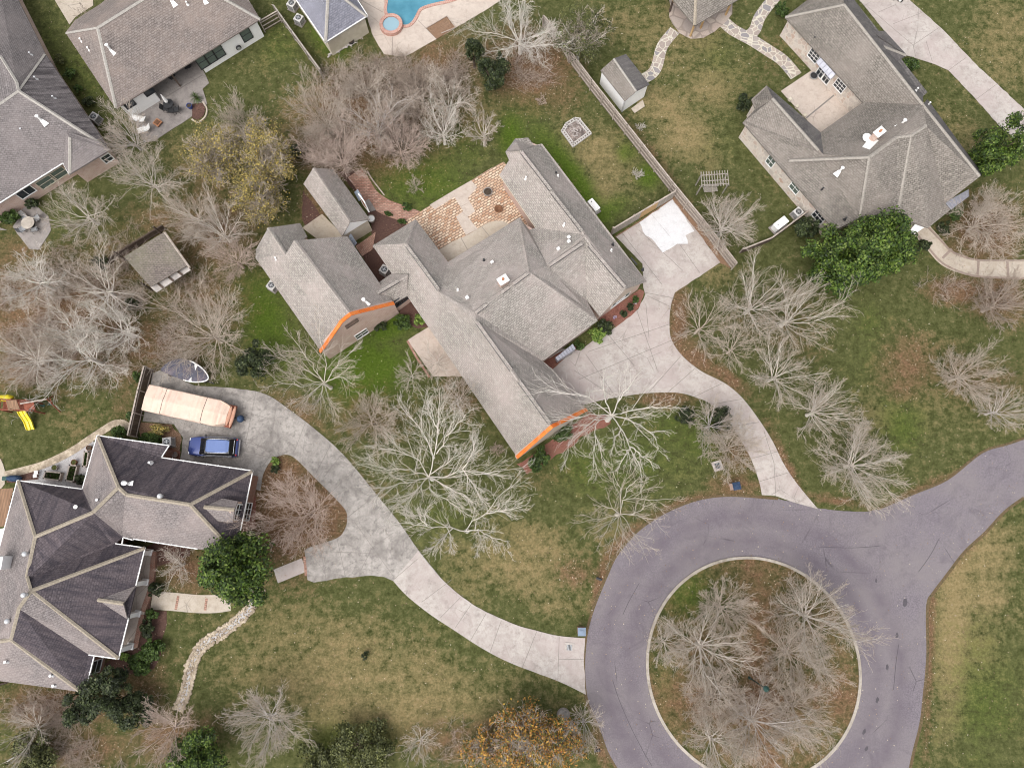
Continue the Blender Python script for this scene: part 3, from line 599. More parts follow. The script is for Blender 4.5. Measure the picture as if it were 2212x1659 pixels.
# pool terrace
sheet('pool_deck', [t(2,850,-60),t(2,900,20),t(2,960,150),t(2,1000,290),t(2,1060,400),t(2,1105,470),t(2,1290,490),t(2,1560,340),t(2,1730,240),t(2,2000,80),t(2,2120,0),t(2,2200,-80)], 'conc_pool', .05, .12, rough=.02, joints=[(t(2,900,0),t(2,1100,110)),(t(2,1180,320),t(2,1180,480)),(t(2,1400,180),t(2,1560,340))])
pool_px = [tuple(p) for p in smooth_line(ts(2,[(1125,20),(1122,110),(1160,165),(1250,220),(1310,225),(1360,190),(1400,120),(1440,70),(1560,35),(1690,5),(1780,-60),(1500,-120),(1200,-100)]), 4, True)]
m = MB(); P_ = [W(p, .075) for p in pool_px]; m.slab(P_, .02); m.build('pool_water', 'pool')['kind'] = 'structure'
spa_c = W(t(2,1172,232), 0)
m = MB(); m.ring((spa_c.x, spa_c.y), 1.28, .92, 0, .5, 40); m.build('spa_coping', 'coping')['kind'] = 'structure'
m = MB(); m.cyl((spa_c.x, spa_c.y, .0), .93, .36, 36); m.build('spa_water', 'spa')['kind'] = 'structure'
ribbon('pool_coping', [p for p in pool_px[::3]], .34, 'coping', z=.13, th=.1, k=3, closed=True)
sheet('gravel_bed', ts(2,[(1470,245),(1650,140),(1725,240),(1560,340)]), 'litter', .066, .05)
m = MB()
for a, b in ((t(2,1470,245),t(2,1650,140)),(t(2,1650,140),t(2,1725,240)),(t(2,1600,290),t(2,1725,240))):
    m.tube([W(a, .12), W(b, .12)], .05)
m.build('bed_edging', 'railwood')['kind'] = 'structure'
# neighbours' terraces
sheet('patio', ts(1,[(1060,900),(1330,750),(1700,520),(1770,640),(1806,720),(1750,770),(1790,900),(1640,1020),(1330,1220),(1240,1230),(1150,1010)]), 'conc_dull', .05, .1, rough=.02, joints=[(t(1,1150,1010),t(1,1750,650))], jw=.12)
sheet('patio', ts(1,[(470,0),(480,-80),(800,-60),(805,50),(650,150),(600,215)]), 'conc_tan', .05, .1)
ribbon('path_edging', ts(1,[(1750,880),(1785,940),(1770,1010),(1710,1055),(1655,1030)]), .16, 'conc_tan', z=.15, th=.15)
sheet('garden_bed', ts(1,[(1660,900),(1750,890),(1775,940),(1760,1000),(1710,1040),(1660,1020)]), 'mulch', .06, .06)
sheet('patio', ts(5,[(0,140),(60,160),(180,100),(240,60),(420,210),(440,330),(330,500),(250,490),(110,300),(160,230)]), 'conc_dull', .05, .1, rough=.03)
sheet('patio', ts(5,[(-20,300),(60,330),(0,330)])+[t(5,-20,330)], 'conc_dull', .05, .1)
# lower-left lot: pebble court, buff stone border, walks, dry creek
sheet('gravel_bed', ts(9,[(200,760),(360,715),(480,660),(640,590),(800,480),(860,600),(760,940),(200,880)]), 'gravel', .03, .06, rough=.03)
ribbon('stone_border', ts(9,[(40,785),(200,745),(360,700),(500,640),(640,565),(780,470),(880,405),(980,345),(1060,340),(1110,380)]), .75, 'sandstone', z=.07, th=.1)
sheet('path', ts(9,[(-40,610),(0,640),(25,690),(40,740),(42,800),(40,860),(10,900),(-40,910)]), 'conc_tan', .06, .1)
ribbon('path', ts(10,[(170,1659),(290,1610),(415,1560)]), 1.35, 'conc_new', z=.04)
ribbon('path', ts(13,[(1310,210),(1500,222),(1700,240),(1860,240),(1990,222)]), 1.65, 'conc_tan', z=.045)
m = MB()
for a, b in ((t(13,1540,172),t(13,1518,290)),(t(13,1785,192),t(13,1772,296)),(t(10,418,1490),t(10,432,1655))):
    A, B = W(a, .055), W(b, .055); d = (B-A).normalized(); nn = Vector((-d.y, d.x, 0))*.12
    m.slab([A-nn, B-nn, B+nn, A+nn], .03)
m.build('path_band', 'paver_red')['kind'] = 'structure'
creek = [t(13,2240,100),t(13,2160,280),t(13,2000,430),t(13,1870,520),t(13,1750,600),t(13,1690,700),t(13,1650,800),t(13,1625,920),t(13,1590,1050),t(13,1540,1160)]
ribbon('creek_bed', creek, .62, 'gravel', z=.03, th=.05)
def creek_stones():
    rr = random.Random(3); m_ = MB(); pts = [W((p.x, p.y), 0) for p in smooth_line(creek, 12)]
    for i in range(len(pts)-1):
        d = (pts[i+1]-pts[i]).normalized(); nn = Vector((-d.y, d.x, 0))
        for s in (-1, 1):
            for q in range(2):
                c = pts[i].lerp(pts[i+1], rr.random())+nn*s*(.40+rr.gauss(0, .06))
                r_ = rr.uniform(.10, .17); m_.ball((c.x, c.y, .05), (r_*rr.uniform(.8, 1.2), r_, r_*.6), 7, 4)
        for q in range(3):
            c = pts[i].lerp(pts[i+1], rr.random())+nn*rr.uniform(-.28, .28)
            r_ = rr.uniform(.06, .11); m_.ball((c.x, c.y, .04), (r_, r_, r_*.6), 6, 4)
    o_ = m_.build('creek_stones', 'sandstone'); o_['kind'] = 'stuff'
creek_stones()
sheet('garden_bed', ts(13,[(1320,150),(1300,280),(1440,300),(1440,420),(1390,560),(1410,640),(1330,800),(1200,850),(1050,830),(900,760),(1050,650),(1190,600),(1230,300)]), 'mulch', .02, .05, rough=.06)
sheet('garden_bed', ts(9,[(1200,330),(1300,335),(1480,345),(1560,430),(1570,480),(1545,640),(1420,640),(1450,530),(1210,490)]), 'litter', .02, .05, rough=.05)
sheet('garden_bed', ts(9,[(1400,640),(1450,540),(1560,580),(1550,650)]), 'mulch_red', .03, .05)
sheet('garden_bed', ts(9,[(40,800),(230,760),(340,745),(330,820),(230,830),(60,850)]), 'mulch', .05, .06, rough=.03)
sheet('garden_bed', ts(9,[(1270,1400),(1340,1370),(1480,1390),(1640,1420),(1640,1480),(1500,1530),(1320,1600)]), 'mulch', .02, .05, rough=.06)
sheet('garden_bed', ts(9,[(2140,790),(2210,790),(2210,1240),(2120,1240)]), 'mulch_red', .03, .05, rough=.03)
# ------------------------------------------------------------------ buildings
def inset(P, d):
    n = len(P); area = sum(P[i].x*P[(i+1) % n].y-P[(i+1) % n].x*P[i].y for i in range(n)); s = 1 if area > 0 else -1
    out = []
    for i in range(n):
        a, b, c = P[i-1], P[i], P[(i+1) % n]
        d1 = Vector((b.x-a.x, b.y-a.y)).normalized(); d2 = Vector((c.x-b.x, c.y-b.y)).normalized()
        n1 = Vector((-d1.y, d1.x))*s; n2 = Vector((-d2.y, d2.x))*s
        k = n1+n2; q = max(.25, k.length_squared)
        out.append(Vector((b.x, b.y))+k*(2*d/q))
    return out
class House:
    def __init__(s, name, label, cat, at, group=None):
        s.root = empty(name, W(at, 0), label, cat, group); s.faces = []
    def roof(s, groups, th=.16, name='roof'):
        """groups: (material, [faces]); each face is a list of (px, py, height)"""
        m_ = MB(); names = []
        for i, (mat, fs) in enumerate(groups):
            names.append(mat); m_.cur = i
            for f in fs:
                s.faces.append(f); P = [W3(p) for p in f]
                m_.slab(P, th)
        s.roof_o = m_.build(name, names, s.root); return s.roof_o
    def hit(s, p, extra=0):
        best = None
        for f in s.faces:
            ins = False; n = len(f)
            for i in range(n):
                (x1, y1), (x2, y2) = f[i][:2], f[(i+1) % n][:2]
                if (y1 > p[1]) != (y2 > p[1]) and p[0] < (x2-x1)*(p[1]-y1)/(y2-y1)+x1: ins = not ins
            if ins:
                P = [W3(q) for q in f]; nn = newell(P); c = sum(P, Vector())/n
                o = Vector((0, 0, CAM_H)); d = ray(p); k = (c-o).dot(nn)/d.dot(nn); h = o+d*k
                if best is None or h.z > best.z: best = h
        if best is None: best = W(p, 4)
        return best+Vector((0, 0, extra))
    def caps(s, segs, mat='cap', w=.17, name='ridge_cap'):
        m_ = MB()
        for a, b in segs:
            A = W3(a) if len(a) == 3 else s.hit(a); B = W3(b) if len(b) == 3 else s.hit(b)
            d = (B-A).normalized(); sd = Vector((-d.y, d.x, 0)).normalized()*w; up = Vector((0, 0, .07)); lo = Vector((0, 0, -.05))
            m_.idx([A+up, B+up, A+sd+lo, B+sd+lo, A-sd+lo, B-sd+lo], [[0, 1, 3, 2], [1, 0, 4, 5], [0, 2, 4], [1, 5, 3]])
        return m_.build(name, mat, s.root)
    def vents(s, segs, name='ridge_vent'):                    # raised ridge vent: a thin box over the ridge
        for a, b, z in segs:
            A, B = W(a, z+.1), W(b, z+.1); d = (B-A); m_ = MB()
            m_.box((A+B)/2, (d.length, .30, .10), math.atan2(d.y, d.x)); o_ = m_.build(name, 'roof_main', s.root)
            q_ = MB(); sd = Vector((-d.y, d.x, 0)).normalized()
            for k_ in (-1, 1): q_.box((A+B)/2+sd*k_*.165-Vector((0, 0, .02)), (d.length, .05, .06), math.atan2(d.y, d.x))
            q_.build('vent_shadow', 'black', o_)  # shadow line on each side of the vent, put in as black strips
    def walls(s, px, mat, h=2.9, ov=.4, name='wall', z0=0):
        P = [W(p, h) for p in px]; s.wp = inset(P, ov)
        m_ = MB(); m_.prism(s.wp, z0, h-.03); s.wo = m_.build(name, mat, s.root); return s.wo
    def parapet(s, pts, mat, inside, th=.3, name='gable_wall'):
        """gable wall flush with the roof end: outline of (px, py, height) from eave to eave, carried down to the ground"""
        P = [W3(p) for p in pts]; A, B = P[0], P[-1]; d = Vector((B.x-A.x, B.y-A.y, 0)).normalized(); nn = Vector((-d.y, d.x, 0))
        c = W(inside, 2)
        if nn.dot(c-Vector((A.x, A.y, 0))) < 0: nn = -nn
        P = [A+d*((p-A).dot(d))+Vector((0, 0, p.z-A.z)) for p in P]
        Q = [Vector((A.x, A.y, 0))]+P+[Vector((B.x, B.y, 0))]
        m_ = MB(); m_.slab([q+nn*.03 for q in Q], th, nn); m_.build(name, mat, s.root); return A+nn*.03, d, -nn
    def win_on(s, pl, p, w, h, cols, rows, mat='glass', frame='white_trim'):
        A, d, nn = pl; o = Vector((0, 0, CAM_H)); v = ray(p); k = (A-o).dot(nn)/v.dot(nn)
        return window(s.root, o+v*k, d, nn, w, h, cols, rows, mat, frame)
    def gable(s, a, b, r, mat, ov=.15, h=2.9, name='gable', drop=.16, vent=False):
        """triangular wall under a gable: eave points a, b and ridge point r (px, py, height); ov moves it in along the ridge"""
        A, B, C_ = W3(a), W3(b), W3(r); M_ = (A+B)/2; dirn = Vector((C_.x-M_.x, C_.y-M_.y, 0))
        nrm = Vector((-(B-A).y, (B-A).x, 0)).normalized(); c = sum((Vector((q.x, q.y, 0)) for q in s.wp3()), Vector())/len(s.wp)
        if nrm.dot(c-Vector((M_.x, M_.y, 0))) < 0: nrm = -nrm
        k = nrm*ov; dn = Vector((0, 0, -drop)); l = (B-A)*.06
        C2 = Vector((M_.x, M_.y, C_.z))+((B-A).normalized())*((C_-M_).dot((B-A).normalized()))
        m_ = MB(); m_.slab([A+k+dn+l, B+k+dn-l, C2+k+dn], .18, nrm); return m_.build(name, mat, s.root)
    def wp3(s): return [Vector((q.x, q.y, 0)) for q in s.wp]
    def win(s, i, p, w, h, cols=2, rows=2, mat='glass', frame='white_trim', name='window', recess=.02):
        """window in wall edge i, centred where the photograph shows it"""
        A, B = s.wp[i], s.wp[(i+1) % len(s.wp)]; d = Vector((B.x-A.x, B.y-A.y, 0)).normalized(); nn = Vector((d.y, -d.x, 0))
        n_ = len(s.wp); area = sum(s.wp[j].x*s.wp[(j+1) % n_].y-s.wp[(j+1) % n_].x*s.wp[j].y for j in range(n_))
        if area < 0: nn = -nn
        o = Vector((0, 0, CAM_H)); v = ray(p); k = (Vector((A.x, A.y, 0))-o).dot(nn)/v.dot(nn); c = o+v*k
        return window(s.root, c, d, nn, w, h, cols, rows, mat, frame, name)
    def pipes(s, pts, mat='galv', name='vent_pipe', r=.07, h=.35):
        for p in pts:
            c = s.hit(p, -.1); m_ = MB(); m_.cyl(c, r, h+.1, 10); m_.cyl(c+Vector((0, 0, h+.1)), r*1.35, .04, 10); m_.cyl(c, r*2.4, .16, 10, r*1.2)
            m_.build(name, mat, s.root)
    def flash(s, pts):                                         # sheet metal flashing cone below a flue
        for (p, q) in pts:
            A = s.hit(p, .02); B = s.hit(q, .02); d = (B-A); sd = Vector((-d.y, d.x, 0)).normalized()
            m_ = MB(); m_.cyl(A-Vector((0, 0, .1)), .11, .75, 12); m_.cyl(A+Vector((0, 0, .65)), .19, .1, 12, .05)
            m_.slab([A+sd*.14, B+sd*.3, B-sd*.3, A-sd*.14], .02, Vector((0, 0, -1))); m_.build('flue', 'white', s.root)
    def turbines(s, pts):
        for p in pts:
            c = s.hit(p); m_ = MB(); m_.cyl(c-Vector((0, 0, .1)), .15, .35, 12); m_.ball((c.x, c.y, c.z+.42), (.24, .24, .22), 14, 8)
            m_.build('turbine_vent', 'galv', s.root, smooth=True)
    def gutter(s, lines, mat='white', h=2.95):
        for ln in lines:
            m_ = MB(); P = [W(p, h) for p in ln]
            for a, b in zip(P, P[1:]):
                d = b-a; m_.box((a+b)/2+Vector((0, 0, .0)), (d.length+.06, .09, .10), math.atan2(d.y, d.x))
                k = int(d.length/1.1)
                for j in range(1, k): m_.box(a.lerp(b, j/k)+Vector((0, 0, .07)), (.04, .18, .03), math.atan2(d.y, d.x))
            m_.build('gutter', mat, s.root)
def window(root, c, d, nn, w, h, cols, rows, mat, frame, name='window'):
    up = Vector((0, 0, 1)); rz = math.atan2(d.y, d.x); m_ = MB(); f = .08
    for sx in (-1, 1): m_.box(c+d*sx*(w/2+f/2)+nn*.03, (f, .1, h+2*f), rz)
    for sz in (-1, 1): m_.box(c+up*sz*(h/2+f/2)+nn*.03, (w, .1, f), rz)
    for i in range(1, cols): m_.box(c+d*(-w/2+w*i/cols)+nn*.03, (.045, .07, h), rz)
    for j in range(1, rows):
        for i in range(cols): m_.box(c+up*(-h/2+h*j/rows)+d*(-w/2+w*(i+.5)/cols)+nn*.03, (w/cols-.045, .06, .04), rz)
    o = m_.build(name, frame, root)
    g = MB(); g.box(c+nn*.008, (w, .03, h), rz); g.build('pane', mat, o)
    return o
def chimney(root, c, rz, sx, sy, h, mat, capm='white', base=None):
    m_ = MB(); m_.box((c.x, c.y, c.z+h/2-.4), (sx, sy, h+.8), rz); o = m_.build('chimney', mat, root)
    q = MB(); q.box((c.x, c.y, c.z+h+.05), (sx+.14, sy+.14, .1), rz); q.build('cap', capm, o)
    q = MB(); q.cyl((c.x, c.y, c.z+h+.1), .12, .3, 12); q.build('flue', 'terracotta', o)
    if base:
        q = MB(); q.box((c.x, c.y, c.z+.06), (sx+base[0], sy+base[1], .1), rz); q.build('flashing', 'white', o)
    return o
E0 = 2.95
# ---- upper-left grey house (only its right part is in view)
a = House('house', 'grey mauve roofed house at the top left corner with an algae streaked slope', 'house', (90, 250))
T1 = lambda *p: [t(1, *q) for q in p]
a.roof([('roof_a', [T1((-60,-430,E0),(390,465,E0),(155,785,6.0),(140,710,6.0),(-320,-10,6.0)), T1((-320,-10,6.0),(140,710,6.0),(155,785,6.0),(-150,1000,6.0),(-700,600,E0)),
   T1((-150,1000,6.0),(155,785,6.0),(950,1292,E0),(545,1412,E0),(0,1755,E0),(-300,1940,E0),(-700,1300,E0)),
   T1((570,1138,4.5),(600,1190,4.45),(598,1508,E0+.12),(548,1425,E0+.1)), T1((570,1138,4.5),(850,1225,3.6),(952,1294,E0+.12),(598,1508,E0+.12),(600,1190,4.45))]),
  ('roof_a_st', [T1((155,785,6.0),(390,465,E0),(950,1292,E0))])])
a.caps([(t(1,155,785,6.0),t(1,382,470,3.05)),(t(1,155,785,6.0),t(1,900,1262,3.2)),(t(1,0,487,6.0),t(1,140,712,6.0)),(t(1,155,785,6.0),t(1,-150,1000,6.0)),(t(1,600,1190,4.5),t(1,600,1500,3.1)),(t(1,140,712,6.0),t(1,155,785,6.0))])
a.walls(T1((-60,-430),(390,465),(950,1292),(598,1508),(545,1412),(0,1755),(-300,1940),(-700,1300),(-700,600)), 'brick_pink', 2.9, .4)
a.gutter([T1((950,1292),(598,1508),(545,1412),(0,1755))], 'white_trim')
a.win(2, t(1,925,1368), .9, 1.1, 1, 2, 'glass', 'white_trim'); a.win(4, t(1,505,1500), 1.5, 1.3, 1, 2, 'glass_green', 'cream'); a.win(4, t(1,400,1570), 1.7, 1.3, 1, 2, 'glass_green', 'cream'); a.win(4, t(1,215,1655), 1.6, 1.4, 2, 1, 'glass')
a.pipes([t(1,270,475),t(1,315,685),t(1,470,850),t(1,195,1130)]); a.flash([(t(1,352,1035),t(1,405,1085))])
# ---- upper taupe house with the white rear wall
b = House('house', 'taupe roofed house with white rear wall and covered porch at the top left', 'house', t(1,1350,450))
b.roof([('roof_b', [T1((1000,940,E0),(2248,168,E0),(1573,-215,7.0),(840,240,7.0)), T1((565,285,E0),(1000,940,E0),(840,240,7.0)), T1((2248,168,E0),(2110,-60,E0),(1800,-560,E0),(1573,-215,7.0)),
   T1((565,285,E0),(840,240,7.0),(1573,-215,7.0),(1400,-420,E0),(870,35,E0),(650,175,E0))])])
b.caps([(t(1,840,240,7.0),t(1,1000,935,3.0)),(t(1,840,240,7.0),t(1,570,285,3.0)),(t(1,840,240,7.0),t(1,1573,-215,7.0)),(t(1,1573,-215,7.0),t(1,2248,168,3.0))], 'cap')
b.walls(T1((565,285),(1000,940),(1320,742),(1225,587),(1570,377),(1665,530),(2248,168),(2110,-60),(1800,-560),(1400,-420),(870,35)), 'white', 2.9, .42)
for _r in (1,):
    _q = W(t(1,2060,412), .9); m = MB(); m.cyl(_q, .3, .12, 20, axis=(.5, -.8, 0)); _o = m.build('hose_reel', 'black', b.root); m = MB(); m.cyl(_q+Vector((.05, -.08, 0)), .18, .1, 16, axis=(.5, -.8, 0)); m.build('hub', 'metal', _o)
b.win(5, t(1,1745,535), 1.0, 1.75, 1, 2, 'glass_green', 'black'); b.win(5, t(1,1815,490), 1.0, 1.75, 1, 2, 'glass_green', 'black'); b.win(5, t(1,1885,445), 1.0, 1.75, 1, 2, 'glass_green', 'black'); b.win(5, t(1,2125,300), 1.05, 1.6, 1, 2, 'glass_green', 'black')
b.win(1, t(1,1112,893), 1.0, 1.2, 1, 1, 'glass', 'black'); b.win(1, t(1,1280,783), 1.0, 1.2, 1, 1, 'glass', 'black')
for p in ((1325,895),(1560,750)):
    m = MB(); c = W(t(1,*p), 0); m.box((c.x, c.y, 1.45), (.16, .16, 2.9), R(32)); m.build('porch_post', 'darkwood', b.root)
b.flash([(t(1,950,425),t(1,1000,470)),(t(1,1480,5),t(1,1520,60)),(t(1,1765,0),t(1,1785,40))]); b.pipes([t(1,705,355),t(1,770,432),t(1,1620,40)], 'white')
# ---- small pool house
T2 = lambda *p: [t(2, *q) for q in p]
c_ = House('pool_house', 'small cream pool house with blue grey hipped roof at the top edge beside the pool', 'pool house', t(2,650,100))
c_.roof([('roof_c', [T2((600,370,2.85),(965,140,2.85),(625,-120,5.4)), T2((600,370,2.85),(205,-200,2.85),(625,-120,5.4)), T2((965,140,2.85),(730,-230,2.85),(625,-120,5.4))])])
c_.caps([(t(2,625,-120,5.4),t(2,600,362,2.95)),(t(2,625,-120,5.4),t(2,955,140,2.95))])
c_.walls(T2((600,370),(965,140),(730,-230),(400,-430),(205,-200)), 'cream', 2.8, .3); c_.gutter([T2((205,-200),(600,370),(965,140),(730,-230))], 'white', 2.85)
# ---- garden pavilion with flagstone floor
T3 = lambda *p: [t(3, *q) for q in p]
g_ = House('pavilion', 'open timber pavilion with grey hipped roof on a flagstone terrace at the top edge', 'pavilion', t(3,1620,60))
g_.roof([('roof_i', [T3((1580,225,2.7),(1960,-5,2.7),(1600,-300,5.0)), T3((1580,225,2.7),(1340,-60,2.7),(1200,-260,2.7),(1600,-300,5.0)), T3((1960,-5,2.7),(1800,-300,2.7),(1600,-300,5.0))])])
g_.caps([(t(3,1600,-300,5.0),t(3,1580,218,2.8))], 'cap_tan')
for p in ((1540,318),(1845,135),(1362,105),(1628,250)):
    m = MB(); q = W(t(3,*p), 0); m.box((q.x, q.y, 1.3), (.17, .17, 2.6), R(35)); m.build('post', 'tanwood' if p[0] != 1362 else 'darkwood', g_.root)
m = MB(); A, B, C2 = W(t(3,1355,-40), 2.5), W(t(3,1580,212), 2.5), W(t(3,1945,-8), 2.5)
for u, v in ((A, B), (B, C2)):
    d = v-u; m.box((u+v)/2, (d.length, .14, .2), math.atan2(d.y, d.x))
m.build('beam', 'tanwood', g_.root)
# ---- white garden shed
e_ = House('shed', 'white garden shed with grey shingle gable roof beside the plank fence', 'shed', t(3,980,720))
e_.roof([('roof_i', [T3((765,610,2.3),(975,876,2.3),(1075,790,3.25),(880,508,3.25))]), ('roof_i_st', [T3((880,508,3.25),(1075,790,3.25),(1188,732,2.3),(985,470,2.3))])], .1)
e_.caps([(t(3,880,508,3.25),t(3,1075,790,3.25))], w=.12)
e_.walls(T3((765,610),(975,876),(1188,732),(985,470)), 'white', 2.3, .12)
e_.gable(t(3,975,876,2.3), t(3,1188,732,2.3), t(3,1075,790,3.25), 'white', .13, 2.3)
m = MB()
for i in (0, 1): 
    q = e_.wp[1]; m.box((q.x, q.y, 1.1), (.12, .12, 2.3), R(35))
m.build('corner_board', 'white_trim', e_.root)
m = MB(); m.slab([W(p, .09) for p in T3((1030,940),(1130,865),(1148,920),(1060,978))], .12); m.build('ramp', 'conc_tan', e_.root)

# ---- main house: right wing, centre, left wing, link and garage
h = House('brick_house', 'large brick house in the centre with grey shingle wings and orange tiled gable copings', 'house', (1080, 700))
K, RR, L1, L2, GR, GE = 6.8, 5.6, 5.3, 6.9, 7.4, 3.6
e = E0
def onp(p, A, B, C):
    P = [W3(q) for q in (A, B, C)]; n = (P[1]-P[0]).cross(P[2]-P[0]); o = Vector((0, 0, CAM_H)); d = ray(p); return (p[0], p[1], (o+d*((P[0]-o).dot(n)/d.dot(n))).z)
_pl = ((1157,492,E0), (1079,378,E0), (1262,507,RR)); _q1, _q2, _q3 = (onp(p_, *_pl) for p_ in ((1100,346), (1092,328), (1125,325)))
h.roof([('roof_main', [
  [(1153,314,e),(1171,311,e),(1397,608,e),(1352,624,RR),(1262,504,RR),(1125,325,RR)],
  [_q2,(1113,300,e+.3),(1141,298,e),(1153,314,e),(1125,325,RR)],
  [(1157,492,e),(1079,378,e),_q1,_q2,_q3,(1262,507,RR)],
  [(1262,507,RR),(1183,575,RR),(1143,497,e),(1157,492,e)],
  [(1262,505,RR),(1352,624,RR),(1296,684,e),(1267,648,e)],
  [(1183,575,RR),(1262,507,RR),(1267,648,e)],
  [(968,566,e),(1122,470,e),(1143,588,K),(1026,676,K),(950,632,L1)],
  [(1122,470,e),(1143,497,e+.1),(1183,575,RR),(1267,648,e),(1291,693,e),(1143,588,K)],
  [(1143,588,K),(1291,693,e),(1178,776,e),(1026,676,K)],
  [(1026,676,K),(1178,776,e),(1172,780,e),(1027,692,L2)],
  [(805,531,e),(877,527,L1),(950,632,L1),(880,640,e)],
  [(898,474,e),(968,566,e),(950,632,L1),(877,527,L1)],
  [(805,531,e),(898,474,e),(877,527,L1)],
  [(880,640,e),(950,632,L1),(1027,692,L2),(1191,921,L2),(1117,987,e)],
  [(950,632,L1),(1026,676,K),(1027,692,L2)],
  [(1027,692,L2),(1172,780,e),(1193,797,e),(1266,884,e),(1191,921,L2)],
  # garage
  [t(6,-5,570,GE),t(6,255,540,6.3),t(6,330,420,GR),t(6,812,1055,GR),t(6,738,1115,GR-.85),t(6,600,1318,4.6),t(6,557,1372,GE)],
  [t(6,-5,570,GE),t(6,0,495,GE),t(6,105,310,6.3),t(6,255,540,6.3)],
  [t(6,105,310,6.3),t(6,380,270,GE),t(6,442,385,GE),t(6,255,540,6.3)],
  [t(6,330,420,GR),t(6,790,382,GE),t(6,1062,780,GE),t(6,1190,958,GE),t(6,812,1055,GR)],
  # link between garage and house
  [t(6,1010,890,4.3),t(6,1062,780,e),t(6,1170,705,e),t(6,1310,715,4.3)],
  [t(6,1010,890,4.3),t(6,1310,715,4.3),t(6,1310,895,e),t(6,1150,985,e)],
 ])], .16)
h.caps([((1125,325,RR),(1262,505,RR)),((1262,507,RR),(1352,624,RR)),((1183,575,RR),(1262,507,RR)),((1122,472,e+.1),(1143,588,K)),((1143,588,K),(1289,692,e+.1)),((1143,588,K),(1026,676,K)),((877,527,L1),(950,632,L1)),((877,527,L1),(898,476,e+.1)),((877,527,L1),(807,531,e+.1)),((1027,692,L2),(1191,921,L2)),(t(6,330,420,GR),t(6,812,1055,GR)),(t(6,105,310,6.3),t(6,255,540,6.3)),(t(6,1010,890,4.3),t(6,1310,715,4.3))], 'roof_main', .2)
h.vents([((1127,329),(1190,411),RR),((1193,417),(1258,500),RR),((1273,530),(1350,620),RR),((1186,574),(1258,526),RR),((1108,614),(1141,590),K),((1084,632),(1100,620),K),((1028,675),(1052,657),K),((879,531),(948,626),L1),((1031,697),(1105,800),L2),((1122,824),(1188,915),L2),(t(6,1060,868),t(6,1235,765),4.3)])
h.gutter([[(1079,378),(1157,492)]], 'cream', 2.9)
h.walls(ts(6,[(-5,570),(0,495),(105,310),(380,270),(442,385),(790,382),(1062,780),(1190,958),(557,1372)]), 'brick_pink', 3.55, .3)
h.walls([(1079,378),(1157,492),(1122,470),(968,566),(898,474),(805,531),(844,590),t(6,1062,780),t(6,790,382),t(6,442,385),t(6,380,270),t(6,0,495),t(6,557,1372),t(6,1190,958),t(6,1150,985),t(6,1310,895),(1117,987),(1266,884),(1193,797),(1172,780),(1291,693),(1267,648),(1296,684),(1397,608),(1171,311),(1141,298),(1113,300),(1092,328),(1100,346)], 'brick_pink', 2.9, .32)
GP = h.parapet([t(6,557,1372,GE),t(6,600,1318,4.6),t(6,738,1115,GR-.85),t(6,812,1055,GR),t(6,1190,958,GE)], 'brick_pink', t(6,500,900)); LP = h.parapet([(1117,987,e),(1191,921,L2),(1266,884,e)], 'brick_tan', (1080,800)); h.gable((1397,608,e), (1296,684,e), (1352,624,RR), 'brick_tan', .2)
def coping(pts, w=.34):
    m_ = MB()
    for A_, B_ in zip(pts, pts[1:]):
        A, B = W3(A_), W3(B_); d = (B-A); n = max(1, round(d.length/.42)); sd = Vector((-d.y, d.x, 0)).normalized()*w/2
        for i in range(n):
            p, q = A.lerp(B, i/n), A.lerp(B, (i+.97)/n); dz = Vector((0, 0, .03*(i % 2)))
            m_.slab([p+sd+dz, q+sd+dz, q-sd+dz, p-sd+dz], .14)
    m_.build('coping', 'orange', h.root)
coping([t(6,548,1380,GE+.2),t(6,600,1318,4.8),t(6,738,1115,GR-.65),t(6,815,1052,GR+.2),t(6,1194,957,GE+.2)])
coping([(1116,988,e+.2),(1192,921,L2+.2),(1268,884,e+.2)])
h.win_on(GP, t(6,912,1225), 1.3, 1.35, 2, 2); h.win_on(LP, t(11,285,495), .9, 1.2, 1, 2); h.win_on(LP, t(11,395,425), .9, 1.2, 1, 2); h.win(14, t(6,1252,938), 1.5, 1.5, 3, 2, 'glass', 'black'); h.win(14, t(6,1225,952), .5, 1.5, 1, 2, 'glass', 'black')
m = MB(); P_ = W(t(6,830,1138), 5.6); m.box(P_, (1.4, .3, .2), math.atan2(W(t(6,1190,958),e).y-W(t(6,557,1372),e).y, W(t(6,1190,958),e).x-W(t(6,557,1372),e).x)); m.build('gable_louvre', 'darkwood', h.root)
h.win(22, t(7,935,930), 2.2, 1.4, 3, 2, 'glass', 'white_trim')
for q in ((885,955),(1000,875)):
    A, B = h.wp[22], h.wp[23]; d = Vector((B.x-A.x, B.y-A.y, 0)).normalized(); n_ = Vector((d.y, -d.x, 0)); o_ = Vector((0, 0, CAM_H)); v = ray(t(7,*q)); k = (Vector((A.x, A.y, 0))-o_).dot(n_)/v.dot(n_); cc = o_+v*k
    m = MB(); m.box(cc, (.4, .12, 1.5), math.atan2(d.y, d.x)); m.build('shutter', 'green_metal', h.root)
m = MB(); P_ = [W(p, 2.2) for p in ts(7,[(375,1430),(525,1312),(550,1355),(395,1455)])]; m.slab(P_, .9)
for i in range(1, 7):
    A = P_[0].lerp(P_[1], i/7); B = P_[3].lerp(P_[2], i/7); m.tube([A+Vector((0, 0, .03)), B+Vector((0, 0, .03))], .03, 4)
m.build('bay_roof', 'zinc', h.root)
m = MB(); m.prism(inset([W(p, 2.2) for p in ts(7,[(375,1430),(525,1312),(550,1355),(395,1455)])], .12), 0, 1.35); m.build('bay_window', 'glass', h.root)
